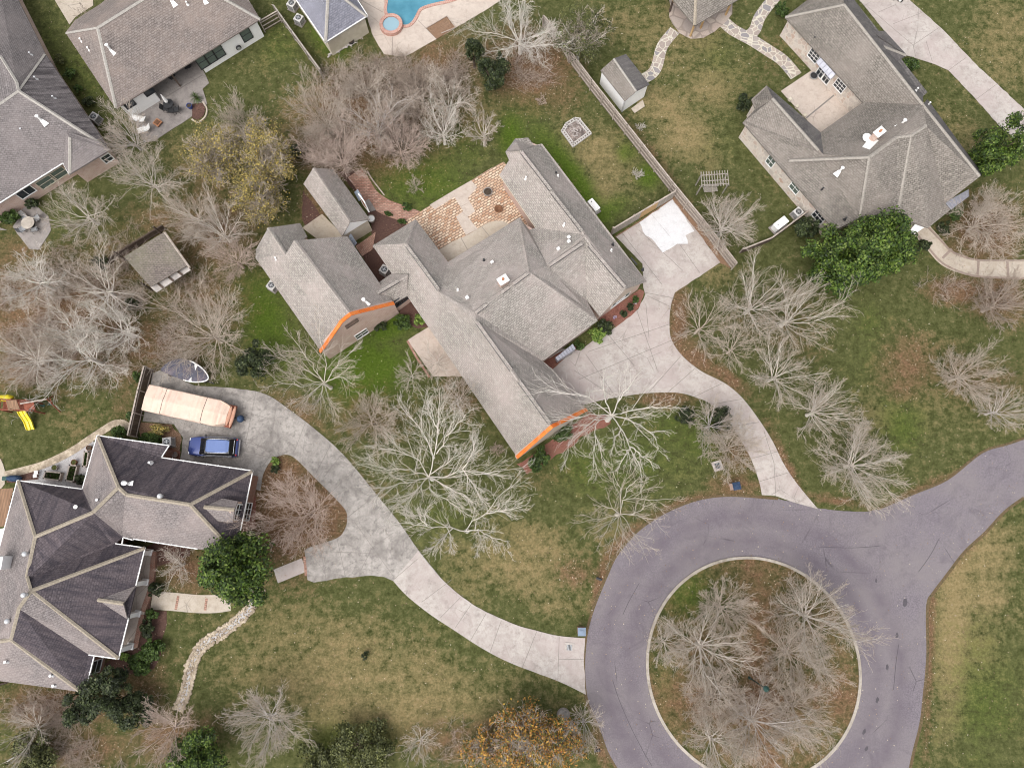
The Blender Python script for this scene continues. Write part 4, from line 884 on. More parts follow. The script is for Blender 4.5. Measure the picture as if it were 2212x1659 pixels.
h.pipes([t(3,120,1545),t(3,395,1530),t(7,855,510),t(7,450,285),t(6,175,580),t(6,1745,850)], 'white'); h.pipes([t(3,380,1500),t(7,870,455),t(7,1130,670),t(6,1970,590)], 'black', h=.25)
m = MB()
for p in ((490,395),(490,432),(400,495)): m.box(h.hit(t(7,*p), .12), (.28, .28, .3), R(35))
m.box(h.hit(t(6,2040,610), .12), (.28, .22, .3), R(35)); m.box(h.hit(t(6,1825,915), .12), (.3, .3, .25), R(35)); m.build('box_vent', 'white', h.root)
h.flash([(t(6,940,945),t(6,970,985))])
chimney(h.root, h.hit((1087,612)), R(33), .85, .62, .9, 'brick_pink', 'white')
m = MB()
for p in ((1052,602),): m.box(h.hit(t(7,*p), .1), (.9, .12, .15), R(-52))
m.build('snow_guard', 'black', h.root)
# ---- small garden house beside the garage
s_ = House('garden_house', 'small garden house with grey gable roof and white pediment beside the garage', 'garden house', (725, 440))
s_.roof([('roof_main', [[(655.5,397.5,3.0),(677,363,5.0),(755.5,480,5.0),(739,511,3.0)], [(677,363,5.0),(720,366,3.0),(799,474,3.0),(755.5,480,5.0)]])])
s_.caps([((677,364,5.0),(755,479,5.0))], 'roof_main', .18)
s_.walls([(655.5,397.5),(739,511),(799,474),(720,366)], 'cream', 2.95, .22)
s_.gable((739,511,3.0), (799,474,3.0), (755.5,480,5.0), 'white', .06)
for nm, q in (('awning', ts(6,[(800,390),(830,378),(880,455),(850,470)])), ('awning', ts(6,[(850,5),(890,0),(930,70),(890,80)]))):
    P_ = [W(p, 2.0) for p in q]; m = MB(); P_[1].z += .5; P_[2].z += .5; m.slab(P_, .05)
    for i in range(5):
        A = P_[0].lerp(P_[3], i/4); B = P_[1].lerp(P_[2], i/4); m.tube([A+Vector((0, 0, .03)), B+Vector((0, 0, .03))], .035, 4)
    m.build('awning', 'bluemetal', s_.root)
s_.win(2, t(6,930,98), .9, 1.9, 1, 1, 'rust', 'white_trim', 'door')

# ---- top right house
i_ = House('house', 'sandy grey roofed house with stone walls and a chimney at the top right', 'house', (1860, 280))
T4 = lambda *p: [t(4, *q) for q in p]
RI, RI2, LW = 6.3, 7.2, 4.8
i_.roof([('roof_i', [T4((148,150,e),(820,885,e),(1340,905,RI),(660,40,RI)), T4((148,150,e),(660,40,RI),(620,-120,5.0),(420,-60,e)), 
   T4((455,1145,e),(820,885,e),(1340,905,RI),(1370,1080,RI2),(1240,1168,RI2),(1110,1185,RI2),(880,1355,RI2),(480,1337,LW)),
   T4((-12,740,e),(40,850,LW),(480,1337,LW),(-217,1060,e),(-110,940,e),(-142,860,e)), T4((-217,1060,e),(480,1337,LW),(880,1355,RI2),(795,1885,e),(575,1990,e)),
   T4((880,1355,RI2),(1110,1185,RI2),(1240,1168,RI2),(1120,1875,e),(795,1885,e)), T4((1240,1168,RI2),(1370,1080,RI2),(1340,905,RI),(1835,1525,5.2),(1530,1760,e),(1580,1812,e),(1385,1970,e),(1120,1875,e))]),
  ('roof_i_st', [T4((660,40,RI),(560,-300,e),(760,20,e),(1378,800,e),(1340,833,e),(1340,905,RI)), T4((870,350,5.0),(890,270,4.9),(1200,478,e+.1),(1010,270,e+.3)), T4((870,350,5.0),(1200,478,e+.1),(1120,532,e+.1)),
   T4((455,1145,e),(480,1337,LW),(40,850,LW),(-12,740,e)), T4((1340,905,RI),(1378,860,e),(1850,1500,e),(1835,1525,5.2))])])
i_.caps([(t(4,660,40,RI),t(4,1340,905,RI)),(t(4,40,850,LW),t(4,440,1300,LW)),(t(4,880,1357,RI2),t(4,1110,1187,RI2)),(t(4,1240,1168,RI2),t(4,1370,1082,RI2)),(t(4,1110,1187,RI2),t(4,1240,1168,RI2)),(t(4,880,1357,RI2),t(4,797,1875,e+.1)),(t(4,1240,1170,RI2),t(4,1122,1868,e+.1)),(t(4,880,1357,RI2),t(4,180,1387)),(t(4,1340,905,RI),t(4,1832,1522,5.2)),(t(4,150,148,e+.1),t(4,660,40,RI)),(t(4,870,350,5.0),t(4,1195,478,3.1))], 'cap_i')
i_.walls(T4((148,150),(820,885),(455,1145),(-12,740),(-142,860),(-110,940),(-217,1060),(575,1990),(795,1885),(1120,1875),(1385,1970),(1580,1812),(1530,1760),(1850,1500),(1340,833),(1378,800),(760,20),(560,-300),(420,-60)), 'stone_wall', 2.9, .35)
i_.win(0, t(4,397,483), 1.25, 1.25, 3, 3, 'glass', 'white'); i_.win(0, t(4,622,742), 1.25, 1.25, 3, 3, 'glass', 'white'); i_.win(0, t(4,460,620), .8, 1.5, 2, 2, 'glass', 'white'); i_.win(0, t(4,512,673), .8, 1.5, 2, 2, 'glass', 'white')
i_.win(6, t(8,440,212), 1.3, 1.4, 3, 2, 'glass', 'white'); i_.win(6, t(4,25,1395), .9, 1.4, 2, 2, 'glass_green', 'white'); i_.win(6, t(4,235,1620), 1.1, 1.4, 2, 2, 'glass_green', 'white')
m = MB(); P_ = [W(p, 2.3) for p in T4((415,540),(455,510),(585,650),(540,690))]; P_[1].z = P_[2].z = 2.85; m.slab(P_, .06)
for k in range(6):
    A = P_[0].lerp(P_[3], k/5); B = P_[1].lerp(P_[2], k/5); m.tube([A+Vector((0, 0, .03)), B+Vector((0, 0, .03))], .03, 4)
m.build('bay_roof', 'zinc', i_.root)
cp = i_.hit(t(4,905,1205)); ch = chimney(i_.root, cp, R(38), .95, .6, 1.3, 'brick_pink', 'white')
m = MB(); m.slab([i_.hit(t(4,*q_), .2) for q_ in ((808,1278),(872,1302),(948,1225),(880,1185))], .3); m.build('chimney_cricket', 'white', i_.root)
m = MB(); q = i_.hit(t(4,835,1215)); m.cyl((q.x, q.y, q.z+.45), .42, .1, 20, .46); m.cyl((q.x, q.y, q.z-.1), .04, .6, 8); m.build('satellite_dish', 'white', i_.root)
i_.flash([(t(4,1155,1070),t(4,1110,1110)),(t(4,620,1478),t(4,580,1520))]); i_.pipes([t(4,395,340),t(8,665,235),t(4,465,1640)], 'black'); i_.pipes([t(4,1280,782),t(4,1385,905)], 'white')
m = MB(); P_ = [W(p, 2.6) for p in T4((1530,1750),(1730,1640),(1735,1700),(1585,1812))]; m.slab(P_, .08)
for k in range(8):
    A = P_[0].lerp(P_[1], k/7); B = P_[3].lerp(P_[2], k/7); m.tube([A+Vector((0, 0, .03)), B+Vector((0, 0, .03))], .03, 4)
m.build('porch_roof', 'zinc', i_.root)
m = MB(); m.slab([W(p, 2.7) for p in ts(8,[(1215,345),(1295,250),(1355,305),(1240,380)])], .12); m.build('entry_roof', 'white', i_.root)
for p in ((190,862),(315,1000),(250,925)):
    m = MB(); m.box(W(t(4,*p), 2.2), (.3, .3, .3), R(40)); m.build('wall_lamp', 'cream', i_.root)

# ---- lower-left dark streaked house
j = House('house', 'lower left house with pinkish grey and algae blackened roof slopes and white gutters', 'house', (200, 1180))
T9 = lambda *p: [t(9, *q) for q in p]
JU, JM, JL = 6.3, 6.6, 5.9
j.roof([('roof_j', [T9((840,445,e),(1020,890,JU),(800,1105,JU),(712,905,e)), T9((1020,890,JU),(1090,955,JU),(1640,1040,JU),(2040,1470,e),(1700,1422,e),(1062,1318,e),(800,1105,JU)),
   T9((150,830,e),(300,1318,6.2),(228,1660,5.8),(265,1785,JM),(160,1935,JM),(90,2205,JL),(-100,2300,5),(-300,2350,e),(-150,1970,e),(0,1400,e)),
   T9((265,1785,JM),(1025,2372,e),(770,2336,e),(160,1935,JM)), T9((840,1862,4.2),(1172,1740,e+.1),(1065,1895,4.2)), T9((840,1862,4.2),(1065,1895,4.2),(1100,2028,e+.1)),
   T9((1760,1060,5.5),(2025,1085,5.5),(2012,1195,4.7),(1880,1182,4.6)), T9((1760,1060,5.5),(1920,985,4.6),(2055,1010,4.7),(2025,1085,5.5)), T9((90,2205,JL),(690,2655,e),(0,2562,e),(-300,2530,e),(-100,2300,5))]),
  ('roof_j_st', [T9((840,445,e),(1462,530,e),(1395,633,e),(2185,748,e),(1640,1040,JU),(1090,955,JU),(1020,890,JU)), T9((1640,1040,JU),(2185,748,e),(2070,1310,e),(2040,1470,e)),
   T9((150,830,e),(712,905,e),(800,1105,JU),(300,1318,6.2)), T9((300,1318,6.2),(800,1105,JU),(1062,1318,e),(1000,1376,e),(228,1690,5.8)), T9((1000,1376,e),(1255,1412,e),(265,1785,JM),(228,1690,5.8)),
   T9((265,1785,JM),(1255,1412,e),(1175,1740,e),(1110,2030,e),(1025,2372,e)), T9((160,1935,JM),(770,2336,e),(815,2345,e),(745,2625,e),(690,2655,e),(90,2205,JL))])])
j.caps([(t(9,842,450,e+.1),t(9,1020,890,JU)),(t(9,1020,890,JU),t(9,800,1107,JU)),(t(9,1090,955,JU),t(9,1640,1040,JU)),(t(9,1020,890,JU),t(9,1090,955,JU)),(t(9,1640,1040,JU),t(9,2178,752,e+.1)),(t(9,1640,1040,JU),t(9,2035,1465,e+.1)),(t(9,152,835,e+.1),t(9,300,1318,6.2)),(t(9,300,1318,6.2),t(9,800,1107,JU)),(t(9,300,1318,6.2),t(9,228,1660,5.8)),(t(9,228,1660,5.8),t(9,265,1785,JM)),(t(9,265,1785,JM),t(9,1250,1414,e+.1)),(t(9,265,1785,JM),t(9,1020,2368,e+.1)),(t(9,265,1785,JM),t(9,160,1935,JM)),(t(9,160,1935,JM),t(9,90,2205,JL)),(t(9,90,2205,JL),t(9,688,2652,e+.1)),(t(9,840,1862,4.25),t(9,1065,1895,4.25)),(t(9,1760,1060,5.5),t(9,2025,1085,5.5)),(t(9,90,2205,JL),t(9,-60,2230,5.6))], 'cap_tan')
j.walls(T9((840,445),(1462,530),(1395,633),(2185,748),(2070,1310),(2040,1470),(1062,1318),(1000,1376),(1130,1395),(930,2352),(815,2345),(745,2625),(690,2655),(0,2562),(-300,2530),(-300,2350),(-150,1970),(0,1400),(150,830),(712,905)), 'brick_red', 2.9, .4)
j.gutter([T9((1462,530),(840,442),(712,905),(150,830),(0,1400),(-150,1970)), T9((1462,530),(1395,633),(2185,748),(2070,1310)), T9((1705,1422),(1150,1335),(1150,1345),(1065,1322),(1055,1375)), T9((1000,1376),(1255,1412),(1175,1740),(1065,1895)), T9((1065,1895),(1110,2030),(1025,2372),(770,2336)), T9((815,2345),(745,2625))])
j.turbines([t(9,1090,855),t(9,1400,967),t(9,240,1463),t(13,232,160),t(13,90,385)])
j.flash([(t(9,1112,858),t(9,1150,860)),(t(9,690,1060),t(9,660,1075))]); j.pipes([t(9,1302,678),t(9,852,1000),t(13,62,738),t(13,452,855),t(13,475,942)], 'galv', h=.3, r=.09)
m = MB(); c0 = j.hit(t(9,60,1535)); m.box((c0.x+.2, c0.y, c0.z+.5), (1.1, 1.1, 2.4), R(-2)); m.build('chimney', 'white_trim', j.root)
m = MB(); m.slab([W(p, .25) for p in T9((1240,1420),(1345,1440),(1310,1750),(1260,1900),(1245,1990),(1215,2060),(1170,2280),(1050,2300),(900,2260),(1100,1500))], .25); m.build('porch_floor', 'conc_pool', j.root)
m = MB()
for q in (((1335,1445),(1310,1760)),((1310,1760),(1240,1960)),((1235,1990),(1175,2270))):
    A, B = W(t(9,*q[0]), .18), W(t(9,*q[1]), .18); d = B-A; m.box((A+B)/2, (d.length, .45, .36), math.atan2(d.y, d.x))
m.build('porch_step', 'brick_red', j.root)
for p in ((1320,1450),(1288,1705),(1222,1975),(1160,2255)):
    m = MB(); q = W(t(9,*p), 0); m.box((q.x-.15, q.y, .35), (.6, .6, .25), R(-8)); m.box((q.x-.15, q.y, 1.6), (.42, .42, 2.4), R(-8)); m.box((q.x-.15, q.y, 2.78), (.6, .6, .14), R(-8)); m.build('column', 'white', j.root)
# dormer front and windows
A, B = W(t(9,2055,1015), 4.6), W(t(9,2012,1195), 4.6)
d = (B-A).normalized(); nn = Vector((-d.y, d.x, 0)); nn = nn if nn.x > 0 else -nn
m = MB(); m.slab([A-nn*.12+Vector((0,0,-2.2)), B-nn*.12+Vector((0,0,-2.2)), B-nn*.12, (A+B)/2-nn*.12+Vector((0, 0, .75)), A-nn*.12], .15, -nn); m.build('dormer_front', 'brick_pink', j.root)
window(j.root, (A+B)/2-nn*.1+Vector((0, 0, -.85)), d, nn, 1.35, 1.3, 3, 2, 'glass', 'white')
j.win(3, t(9,2138,1100), 1.6, 1.4, 3, 2, 'glass', 'white'); j.win(10, t(13,830,780), 1.1, 1.4, 1, 2, 'glass', 'white_trim')
j.win(8, t(13,1120,200), 1.1, 1.8, 2, 2, 'glass', 'white'); j.win(8, t(13,1105,420), .9, 1.5, 2, 2, 'glass', 'white'); j.win(8, t(9,1220,1570), 1.0, 1.9, 1, 1, 'redwood', 'white', 'door')
# left deck canopy of that house
m = MB()
P_ = [W(p, 2.6) for p in T9((0,905),(115,895),(40,1225),(-60,1240))]; m.slab(P_, .08); m.build('deck_roof', 'deck', j.root, uvrot=R(15))
m = MB(); m.slab([W(p, 2.62) for p in T9((-40,1260),(40,1240),(0,1400),(-60,1400))], .1); m.build('porch_roof', 'white', j.root)

# ---- old open shed among the bare trees
k_ = House('open_shed', 'old brown roofed shed with a pale panelled edge among bare trees at the left', 'shed', t(5,1340,620))
T5 = lambda *p: [t(5, *q) for q in p]
k_.roof([('roof_old', [T5((1070,560,2.5),(1420,345,2.5),(1625,630,2.9),(1300,820,2.9))])], .1)
m = MB(); m.slab([W(p, 2.35) for p in T5((1300,822),(1590,628),(1648,672),(1350,868))], .1); m.build('front_panel', 'dull_panel', k_.root)
m = MB()
for x in (.2, .5, .76):
    A = W(t(5,1300,822), 2.39).lerp(W(t(5,1590,628), 2.39), x); B = W(t(5,1350,868), 2.39).lerp(W(t(5,1648,672), 2.39), x); d = B-A
    m.box((A+B)/2, (d.length, .22, .05), math.atan2(d.y, d.x))
m.build('rafter_shadow', 'darkwood', k_.root)  # shadow of the rafters, laid on the panel as dark strips
m = MB()
A, B = W(t(5,1425,350), 2.55), W(t(5,1640,655), 2.9); d = B-A; m.tube([A, B], .12, 5); m.build('side_board', 'railwood', k_.root)
for p in ((1320,850),(1630,668),(1090,590),(1420,380)):
    q = W(t(5,*p), 0); m = MB(); m.box((q.x, q.y, 1.2), (.15, .15, 2.4)); m.build('post', 'darkwood', k_.root)
# ------------------------------------------------------------------ fences
def fence(label, px, h, mat, side=1, rails=2, name='fence', rail='railwood', gap=.012, fresh=None, post_h=.1, sag=.03):
    P = [W(p, 0) for p in px]; root = empty(name, P[0], label, 'fence'); rr = random.Random(len(px)*7+int(h*10))
    bm_, rl = MB(), MB(); posts = []
    for a, b in zip(P, P[1:]):
        d = b-a; L = d.length; u = d.normalized(); nn = Vector((-u.y, u.x, 0))*side; rz = math.atan2(u.y, u.x)
        n = max(1, int(L/.15))
        for i in range(n):
            c = a+u*(L*(i+.5)/n); hh = h+rr.uniform(-sag, sag)
            bm_.cur = 1 if (fresh and fresh[0] < i/n < fresh[1]) else 0
            bm_.box((c.x, c.y, hh/2), (L/n-gap, .022, hh), rz+rr.gauss(0, .01))
        for k in range(rails):
            z = h*(.18+.66*k/max(1, rails-1)); c = (a+b)/2+nn*.05
            rl.box((c.x, c.y, z), (L, .06, .1), rz)
        c = (a+b)/2+nn*.02; rl.box((c.x, c.y, h+.02), (L, .14, .035), rz)
        k = max(1, round(L/2.4)); posts += [(a+u*(L*i/k)+nn*.1, rz) for i in range(k+1)]
    bm_.build('boards', [mat, 'tanwood'] if fresh else mat, root); rl.build('rail', rail, root)
    for c, rz in posts:
        q = MB(); q.box((c.x, c.y, (h+post_h)/2), (.1, .1, h+post_h), rz); q.build('post', rail, root)
    return root
fence('long weathered plank fence with rails between the middle yard and the shed', [t(3,500,545),(1275,195),(1350,290),(1446,412)], 1.85, 'greywood', -1, rails=3)
fence('weathered plank fence beside the white patched parking slab', [(1446,412),(1510,490),(1581,582)], 1.85, 'greywood', -1, rails=3)
fence('silvered plank fence under the pale bare tree at the top middle', [t(3,270,235),t(3,400,385),t(3,490,530)], 1.8, 'palewood', -1)
fence('plank fence with fresh tan boards above the parking slab', [t(7,858,375),t(7,1385,58)], 1.8, 'palewood', 1, fresh=(.45, .72))
fence('thin white topped fence beside the pool house', [(601,33),(640,88),(700,170)], 1.55, 'greywood', -1, rail='palewood')
fence('dark slatted gate panel joining the white rear wall to the fence', [t(2,75,275),t(2,220,192)], 1.7, 'darkwood', -1, rails=3, name='gate', gap=.1)
fence('brown board fence between the covered boat and the play lawn', [(331,800),(318,850),(297,945)], 1.9, 'darkwood', 1, rail='railwood')
fence('low dark fence behind the white generator at the right', [(1598,548),(1659,524),(1752,455)], 1.2, 'darkwood', 1)
fence('rusty board fence beside the old open shed', [t(5,950,620),t(5,1190,470),t(5,1435,320)], 1.0, 'darkwood', -1, rail='darkwood')
fence('dark board fence at the bottom left corner', [t(13,-40,960),t(13,90,915)], 1.7, 'darkwood', 1)

# ------------------------------------------------------------------ condensers and generators
def ac_unit(label):
    r_ = empty('condenser', (0, 0, 0), label, 'air conditioner', 'air conditioning condensers beside the houses')
    def B(): q = MB(); q.local = True; return q
    q = B(); q.box((0, 0, .04), (1.0, 1.0, .08)); q.build('pad', 'conc_dull', r_)
    q = B(); q.box((0, 0, .44), (.80, .80, .72)); q.build('casing', 'unit_dark', r_, bevel=.05)
    q = B()
    for sx in (-1, 1):
        for sy in (-1, 1): q.box((sx*.39, sy*.39, .44), (.07, .07, .76))
    for i in range(6): q.box((0, .405, .14+i*.12), (.72, .01, .02)); q.box((0, -.405, .14+i*.12), (.72, .01, .02)); q.box((.405, 0, .14+i*.12), (.01, .72, .02)); q.box((-.405, 0, .14+i*.12), (.01, .72, .02))
    q.build('frame', 'unit', r_)
    q = B(); q.box((0, 0, .845), (.86, .86, .05)); q.build('top_panel', 'unit', r_, bevel=.04)
    q = B(); q.cyl((0, 0, .872), .31, .02, 28); f = q.build('fan_guard', 'black', r_)
    q = B(); q.cyl((0, 0, .893), .08, .02, 14)
    q.ring((0, 0), .20, .185, .893, .90, 24); q.ring((0, 0), .315, .295, .888, .91, 28)
    for i in range(3): q.box((0, 0, .896), (.6, .012, .01), i*math.pi/3)
    for i in range(4): q.box((.13*math.cos(i*1.57), .13*math.sin(i*1.57), .894), (.17, .075, .008), i*1.57)
    q.build('fan_hub', 'metal', f)
    return r_
AC = [((833,588),'condenser in the dark bed between garage and main house',-32),((592,622),'condenser against the left wall of the brick garage',-32),(t(1,846,1045),'condenser between the two upper left houses',-30),
 (t(2,385,200),'condenser by the blue roofed pool house, the lower of two',-28),(t(2,325,75),'condenser by the blue roofed pool house, the upper of two',-28),(t(9,1475,505),'condenser near the dark blue car at the lower left house',8),((1718,465),'condenser beside the white generator at the top right house',38)]
proto = ac_unit(AC[0][1])
for i_n, (p, lb, rz) in enumerate(AC):
    o = proto if i_n == 0 else copy_tree(proto)
    o.location = W(p, 0); o.rotation_euler = (0, 0, R(rz)); o['label'] = lb
def generator(label, p, rz, L, w, hh):
    c = W(p, 0); r_ = empty('generator', c, label, 'generator')
    q = MB(); q.box((c.x, c.y, .05), (L+.3, w+.3, .1), rz); q.build('pad', 'conc_dull', r_)
    q = MB(); q.box((c.x, c.y, hh/2+.05), (L, w, hh), rz); q.build('housing', 'white', r_, bevel=.05)
    q = MB(); q.box((c.x, c.y, hh+.08), (L+.06, w+.06, .07), rz); q.build('lid', 'white', r_, bevel=.03)
    q = MB(); u = Vector((math.cos(rz), math.sin(rz), 0)); d = c-u*L*.3; q.cyl((d.x, d.y, hh+.1), .06, .05, 12); q.build('vent', 'black', r_)
generator('white generator box against the right wall of the main house', (1281,450), R(-53), 1.35, .6, .75)
generator('white generator box beside the low fence at the top right house', (1680,490), R(38), 1.5, .75, .9)

# ------------------------------------------------------------------ vehicles
def suv(label, p, rz):
    r_ = empty('suv', W(p, 0), label, 'car', rz=rz)
    def B(): q = MB(); q.local = True; return q
    S = [(2.46,.50,.72),(2.40,.74,.82),(2.25,.86,.92),(1.9,.93,1.0),(1.5,.96,1.05),(1.0,.97,1.1),(0,.97,1.12),(-1.4,.97,1.12),(-2.1,.95,1.12),(-2.35,.88,1.06),(-2.46,.74,.95)]
    def sec(x, w, zt): return [Vector((x, y, z)) for y, z in ((-w, .32), (-w*1.0, .68), (-w*.985, zt-.14), (-w*.90, zt-.02), (-w*.5, zt+.03), (w*.5, zt+.03), (w*.90, zt-.02), (w*.985, zt-.14), (w, .68), (w, .32))]
    q = B(); q.loft([sec(*s_) for s_ in S]); q.build('body', 'carblue', r_, smooth=True, bevel=.02)
    q = B()
    def cs(x, w0, z0, w1, z1): return [Vector((x, y, z)) for y, z in ((-w0, z0), (-w1, z1), (-w1*.6, z1+.03), (w1*.6, z1+.03), (w1, z1), (w0, z0))]
    q.loft([cs(1.15,.82,1.04,.8,1.1), cs(.42,.90,1.05,.70,1.70), cs(-.6,.91,1.05,.72,1.76), cs(-1.95,.90,1.05,.70,1.72), cs(-2.32,.84,1.05,.76,1.1)]); g = q.build('cabin_glass', 'carglass', r_)
    q = B(); q.loft([[Vector((x, y, z)) for y, z in ((-w, zz), (-w*.9, zz+.05), (w*.9, zz+.05), (w, zz))] for x, w, zz in ((.34,.54,1.70),(.15,.62,1.74),(-.6,.64,1.775),(-1.6,.62,1.75),(-1.9,.54,1.71))]); rf = q.build('roof', 'carroof', r_, smooth=False, bevel=.02)
    q = B()
    for i in range(5): q.box((-.85, -.4+i*.2, 1.828), (1.7, .03, .02))
    q.build('roof_rib', 'carroof', rf)
    for s_ in (-1, 1):
        q = B(); q.tube([(.25, s_*.66, 1.74), (.1, s_*.67, 1.84), (-1.7, s_*.66, 1.85), (-1.85, s_*.65, 1.76)], .025, 6); q.build('roof_rail', 'chrome', rf)
        q = B(); q.box((.75, s_*1.04, 1.12), (.16, .2, .14)); q.build('mirror', 'black', r_, bevel=.04)
        q = B(); q.box((2.20, s_*.66, .86), (.30, .24, .10)); q.build('headlight', 'lamp_clear', r_, bevel=.03)
        q = B(); q.box((-2.34, s_*.74, .98), (.16, .16, .2)); q.build('taillight', 'lamp_red', r_, bevel=.03)
        q = B(); q.tube([(1.0, s_*.93, 1.08), (0, s_*.945, 1.09), (-2.0, s_*.93, 1.09)], .018, 5); q.build('window_trim', 'chrome', r_)
        for x in (1.52, -1.5):
            q = B(); q.cyl((x, s_*.72, .36), .36, .24*s_, 24, axis=(0, 1, 0)); w = q.build('wheel', 'rubber', r_, bevel=.03)
            q = B(); q.cyl((x, s_*.97, .36), .22, .01*s_, 18, axis=(0, 1, 0)); q.build('rim', 'metal', w)
    q = B(); q.box((-2.2, 0, 1.30), (.05, 1.3, .05)); q.build('rear_spoiler', 'chrome', r_)
    q = B(); q.box((2.36, 0, .5), (.2, 1.5, .22)); q.build('front_bumper', 'carblue', r_, bevel=.06)
    q = B(); q.box((-2.42, 0, .55), (.16, 1.6, .28)); q.build('rear_bumper', 'chrome', r_, bevel=.06)
    q = B(); q.box((1.12, 0, 1.09), (.14, 1.5, .04)); q.build('wiper_cowl', 'black', r_)
    return r_
suv('dark blue sport utility car parked on the driveway below the covered boat', (468,967), R(180-2))
def covered_boat():
    A, B_ = W(t(9,1262,112), 1.6), W(t(9,2040,285), 1.6); c = (A+B_)/2; d = B_-A; rz = math.atan2(d.y, d.x); L = d.length
    r_ = empty('covered_boat', (c.x, c.y, 0), 'long pontoon boat on its trailer under a pale tan canvas cover', 'boat', rz=rz)
    def B(): q = MB(); q.local = True; return q
    rr = random.Random(2); secs = []; N = 44
    for i in range(N+1):
        u = i/N; x = -L/2+(L*.89)*u; w = 1.3 if u < .84 else 1.3*math.sqrt(max(.0, 1-((u-.84)/.19)**2*.55))
        top = 1.85+.14*math.exp(-((u-.28)/.06)**2)+.12*math.exp(-((u-.62)/.08)**2)+.02*rr.gauss(0, 1)-(0 if u < .86 else (u-.86)*3.2)
        if u > .9: w *= .96
        sag = .05*math.sin(u*40)
        row = [(-w, .62), (-w*1.02, 1.2), (-w*1.0, 1.62+sag*.3), (-w*.94, top-.14), (-w*.4, top-.04+rr.gauss(0, .012)), (0, top+.03), (w*.4, top-.04+rr.gauss(0, .012)), (w*.94, top-.14), (w, 1.62), (w*1.02, 1.2), (w, .62)]
        secs.append([Vector((x, y, z)) for y, z in row])
    q = B(); q.loft(secs); q.build('canvas_cover', 'cover', r_)
    q = B()
    for u in (.235, .735):
        i = round(u*N); q.tube([p+Vector((0, 0, .012)) for p in secs[i]], .022, 4)
    q.build('strap', 'rubber', r_)
    x = L*.39
    for k, (xx, w, z) in enumerate(((x+.12, 1.0, 1.2), (x+.42, 1.08, 1.05))):
        q = B(); q.ball((xx, 0, z), (.2, w, .16), 20, 10); q.build('rolled_canvas', 'cover_dk', r_, smooth=True)
    q = B(); q.box((x+.1, 0, .8), (.75, 2.25, .3)); q.box((x-1.2, 0, .55), (3, 2.2, .1)); q.build('deck', 'redwood', r_, bevel=.04)
    q = B()
    for s_ in (-1, 1): q.cyl((-L/2+.2, s_*.8, .6), .26, L*.86, 14, axis=(1, 0, 0))
    q.build('pontoon', 'metal', r_, smooth=True)
    q = B(); q.tube([(-L/2+1, .5, .35), (L/2-.1, 0, .45)], .06); q.tube([(-L/2+1, -.5, .35), (L/2-.1, 0, .45)], .06); tr = q.build('trailer_frame', 'black', r_)
    for s_ in (-1, 1):
        for xx in (-1.3, -.5):
            q = B(); q.cyl((xx, s_*.95, .3), .3, .2*s_, 18, axis=(0, 1, 0)); q.build('wheel', 'rubber', tr)
    q = B(); q.ball((L/2+.05, 0, .62), (.36, .38, .34), 14, 8); q.build('winch_cover', 'tarp_blue', r_, smooth=True)
    q = B(); q.cyl((L/2+.2, 0, .0), .05, .55, 8); q.tube([(L/2, 0, .45), (L/2+.55, -.05, .42)], .05); q.build('hitch', 'black', r_)
covered_boat()
def bow_boat():
    c = W(t(5,1610,1560), 0); r_ = empty('boat', c, 'small boat with white rimmed bow under a dark grey tarp beside the covered boat', 'boat')
    rim = [t(5,1395,1520),t(5,1480,1455),t(5,1590,1442),t(5,1690,1482),t(5,1760,1535),t(5,1798,1590),t(5,1795,1618),t(5,1755,1637),t(5,1660,1640),t(5,1560,1615),t(5,1470,1582),t(5,1400,1548)]
    P = [W((p.x, p.y), 1.15) for p in smooth_line(rim, 4, True)]; n = len(P); cx = sum(P, Vector())/n
    q = MB(); low = [cx+(p-cx)*.72+Vector((0, 0, -.65)) for p in P]; bot = [cx+(p-cx)*.35+Vector((0, 0, -.85)) for p in P]
    q.idx(P+low+bot, [[i, (i+1) % n, n+(i+1) % n, n+i] for i in range(n)]+[[n+i, n+(i+1) % n, 2*n+(i+1) % n, 2*n+i] for i in range(n)]+[list(range(2*n, 3*n))]); q.build('hull', 'white', r_, smooth=True)
    q = MB(); up = [cx+(p-cx)*.5+Vector((0, 0, .22)) for p in P]
    q.idx(P+up+[cx+Vector((0, 0, .3))], [[i, (i+1) % n, n+(i+1) % n, n+i] for i in range(n)]+[[n+i, n+(i+1) % n, 2*n] for i in range(n)]); q.build('tarp', 'tarp_grey', r_, smooth=True)
    q = MB(); pr = P[10:36]; q.tube([p+Vector((0, 0, .02)) for p in pr], .065, 6); q.build('gunwale', 'white', r_, smooth=True)
    q = MB(); a, b = W(t(5,1690,1490), 1.33), W(t(5,1635,1640), 1.33)
    q.slab([W(t(5,1680,1485), 1.2), W(t(5,1715,1492), 1.22), W(t(5,1695,1520), 1.34), W(t(5,1685,1545), 1.37)], .05); q.slab([W(t(5,1620,1638), 1.2), W(t(5,1655,1640), 1.2), W(t(5,1652,1612), 1.33), W(t(5,1660,1590), 1.37)], .05); q.build('deck_strut', 'white', r_)
    q = MB(); a = W(t(5,1780,1630), .45); b = W(t(5,1850,1655), .4); q.tube([W(t(5,1500,1580), .4), a, b], .06); q.cyl(W(t(5,1775,1632), .2), .22, .3, 12); q.build('trailer', 'black', r_)
    for p in ((1480,1580),(1700,1500)):
        q = MB(); k = W(t(5,*p), .28); q.cyl((k.x, k.y-.1, .28), .28, .2, 16, axis=(0, 1, 0)); q.build('wheel', 'rubber', r_)
bow_boat()
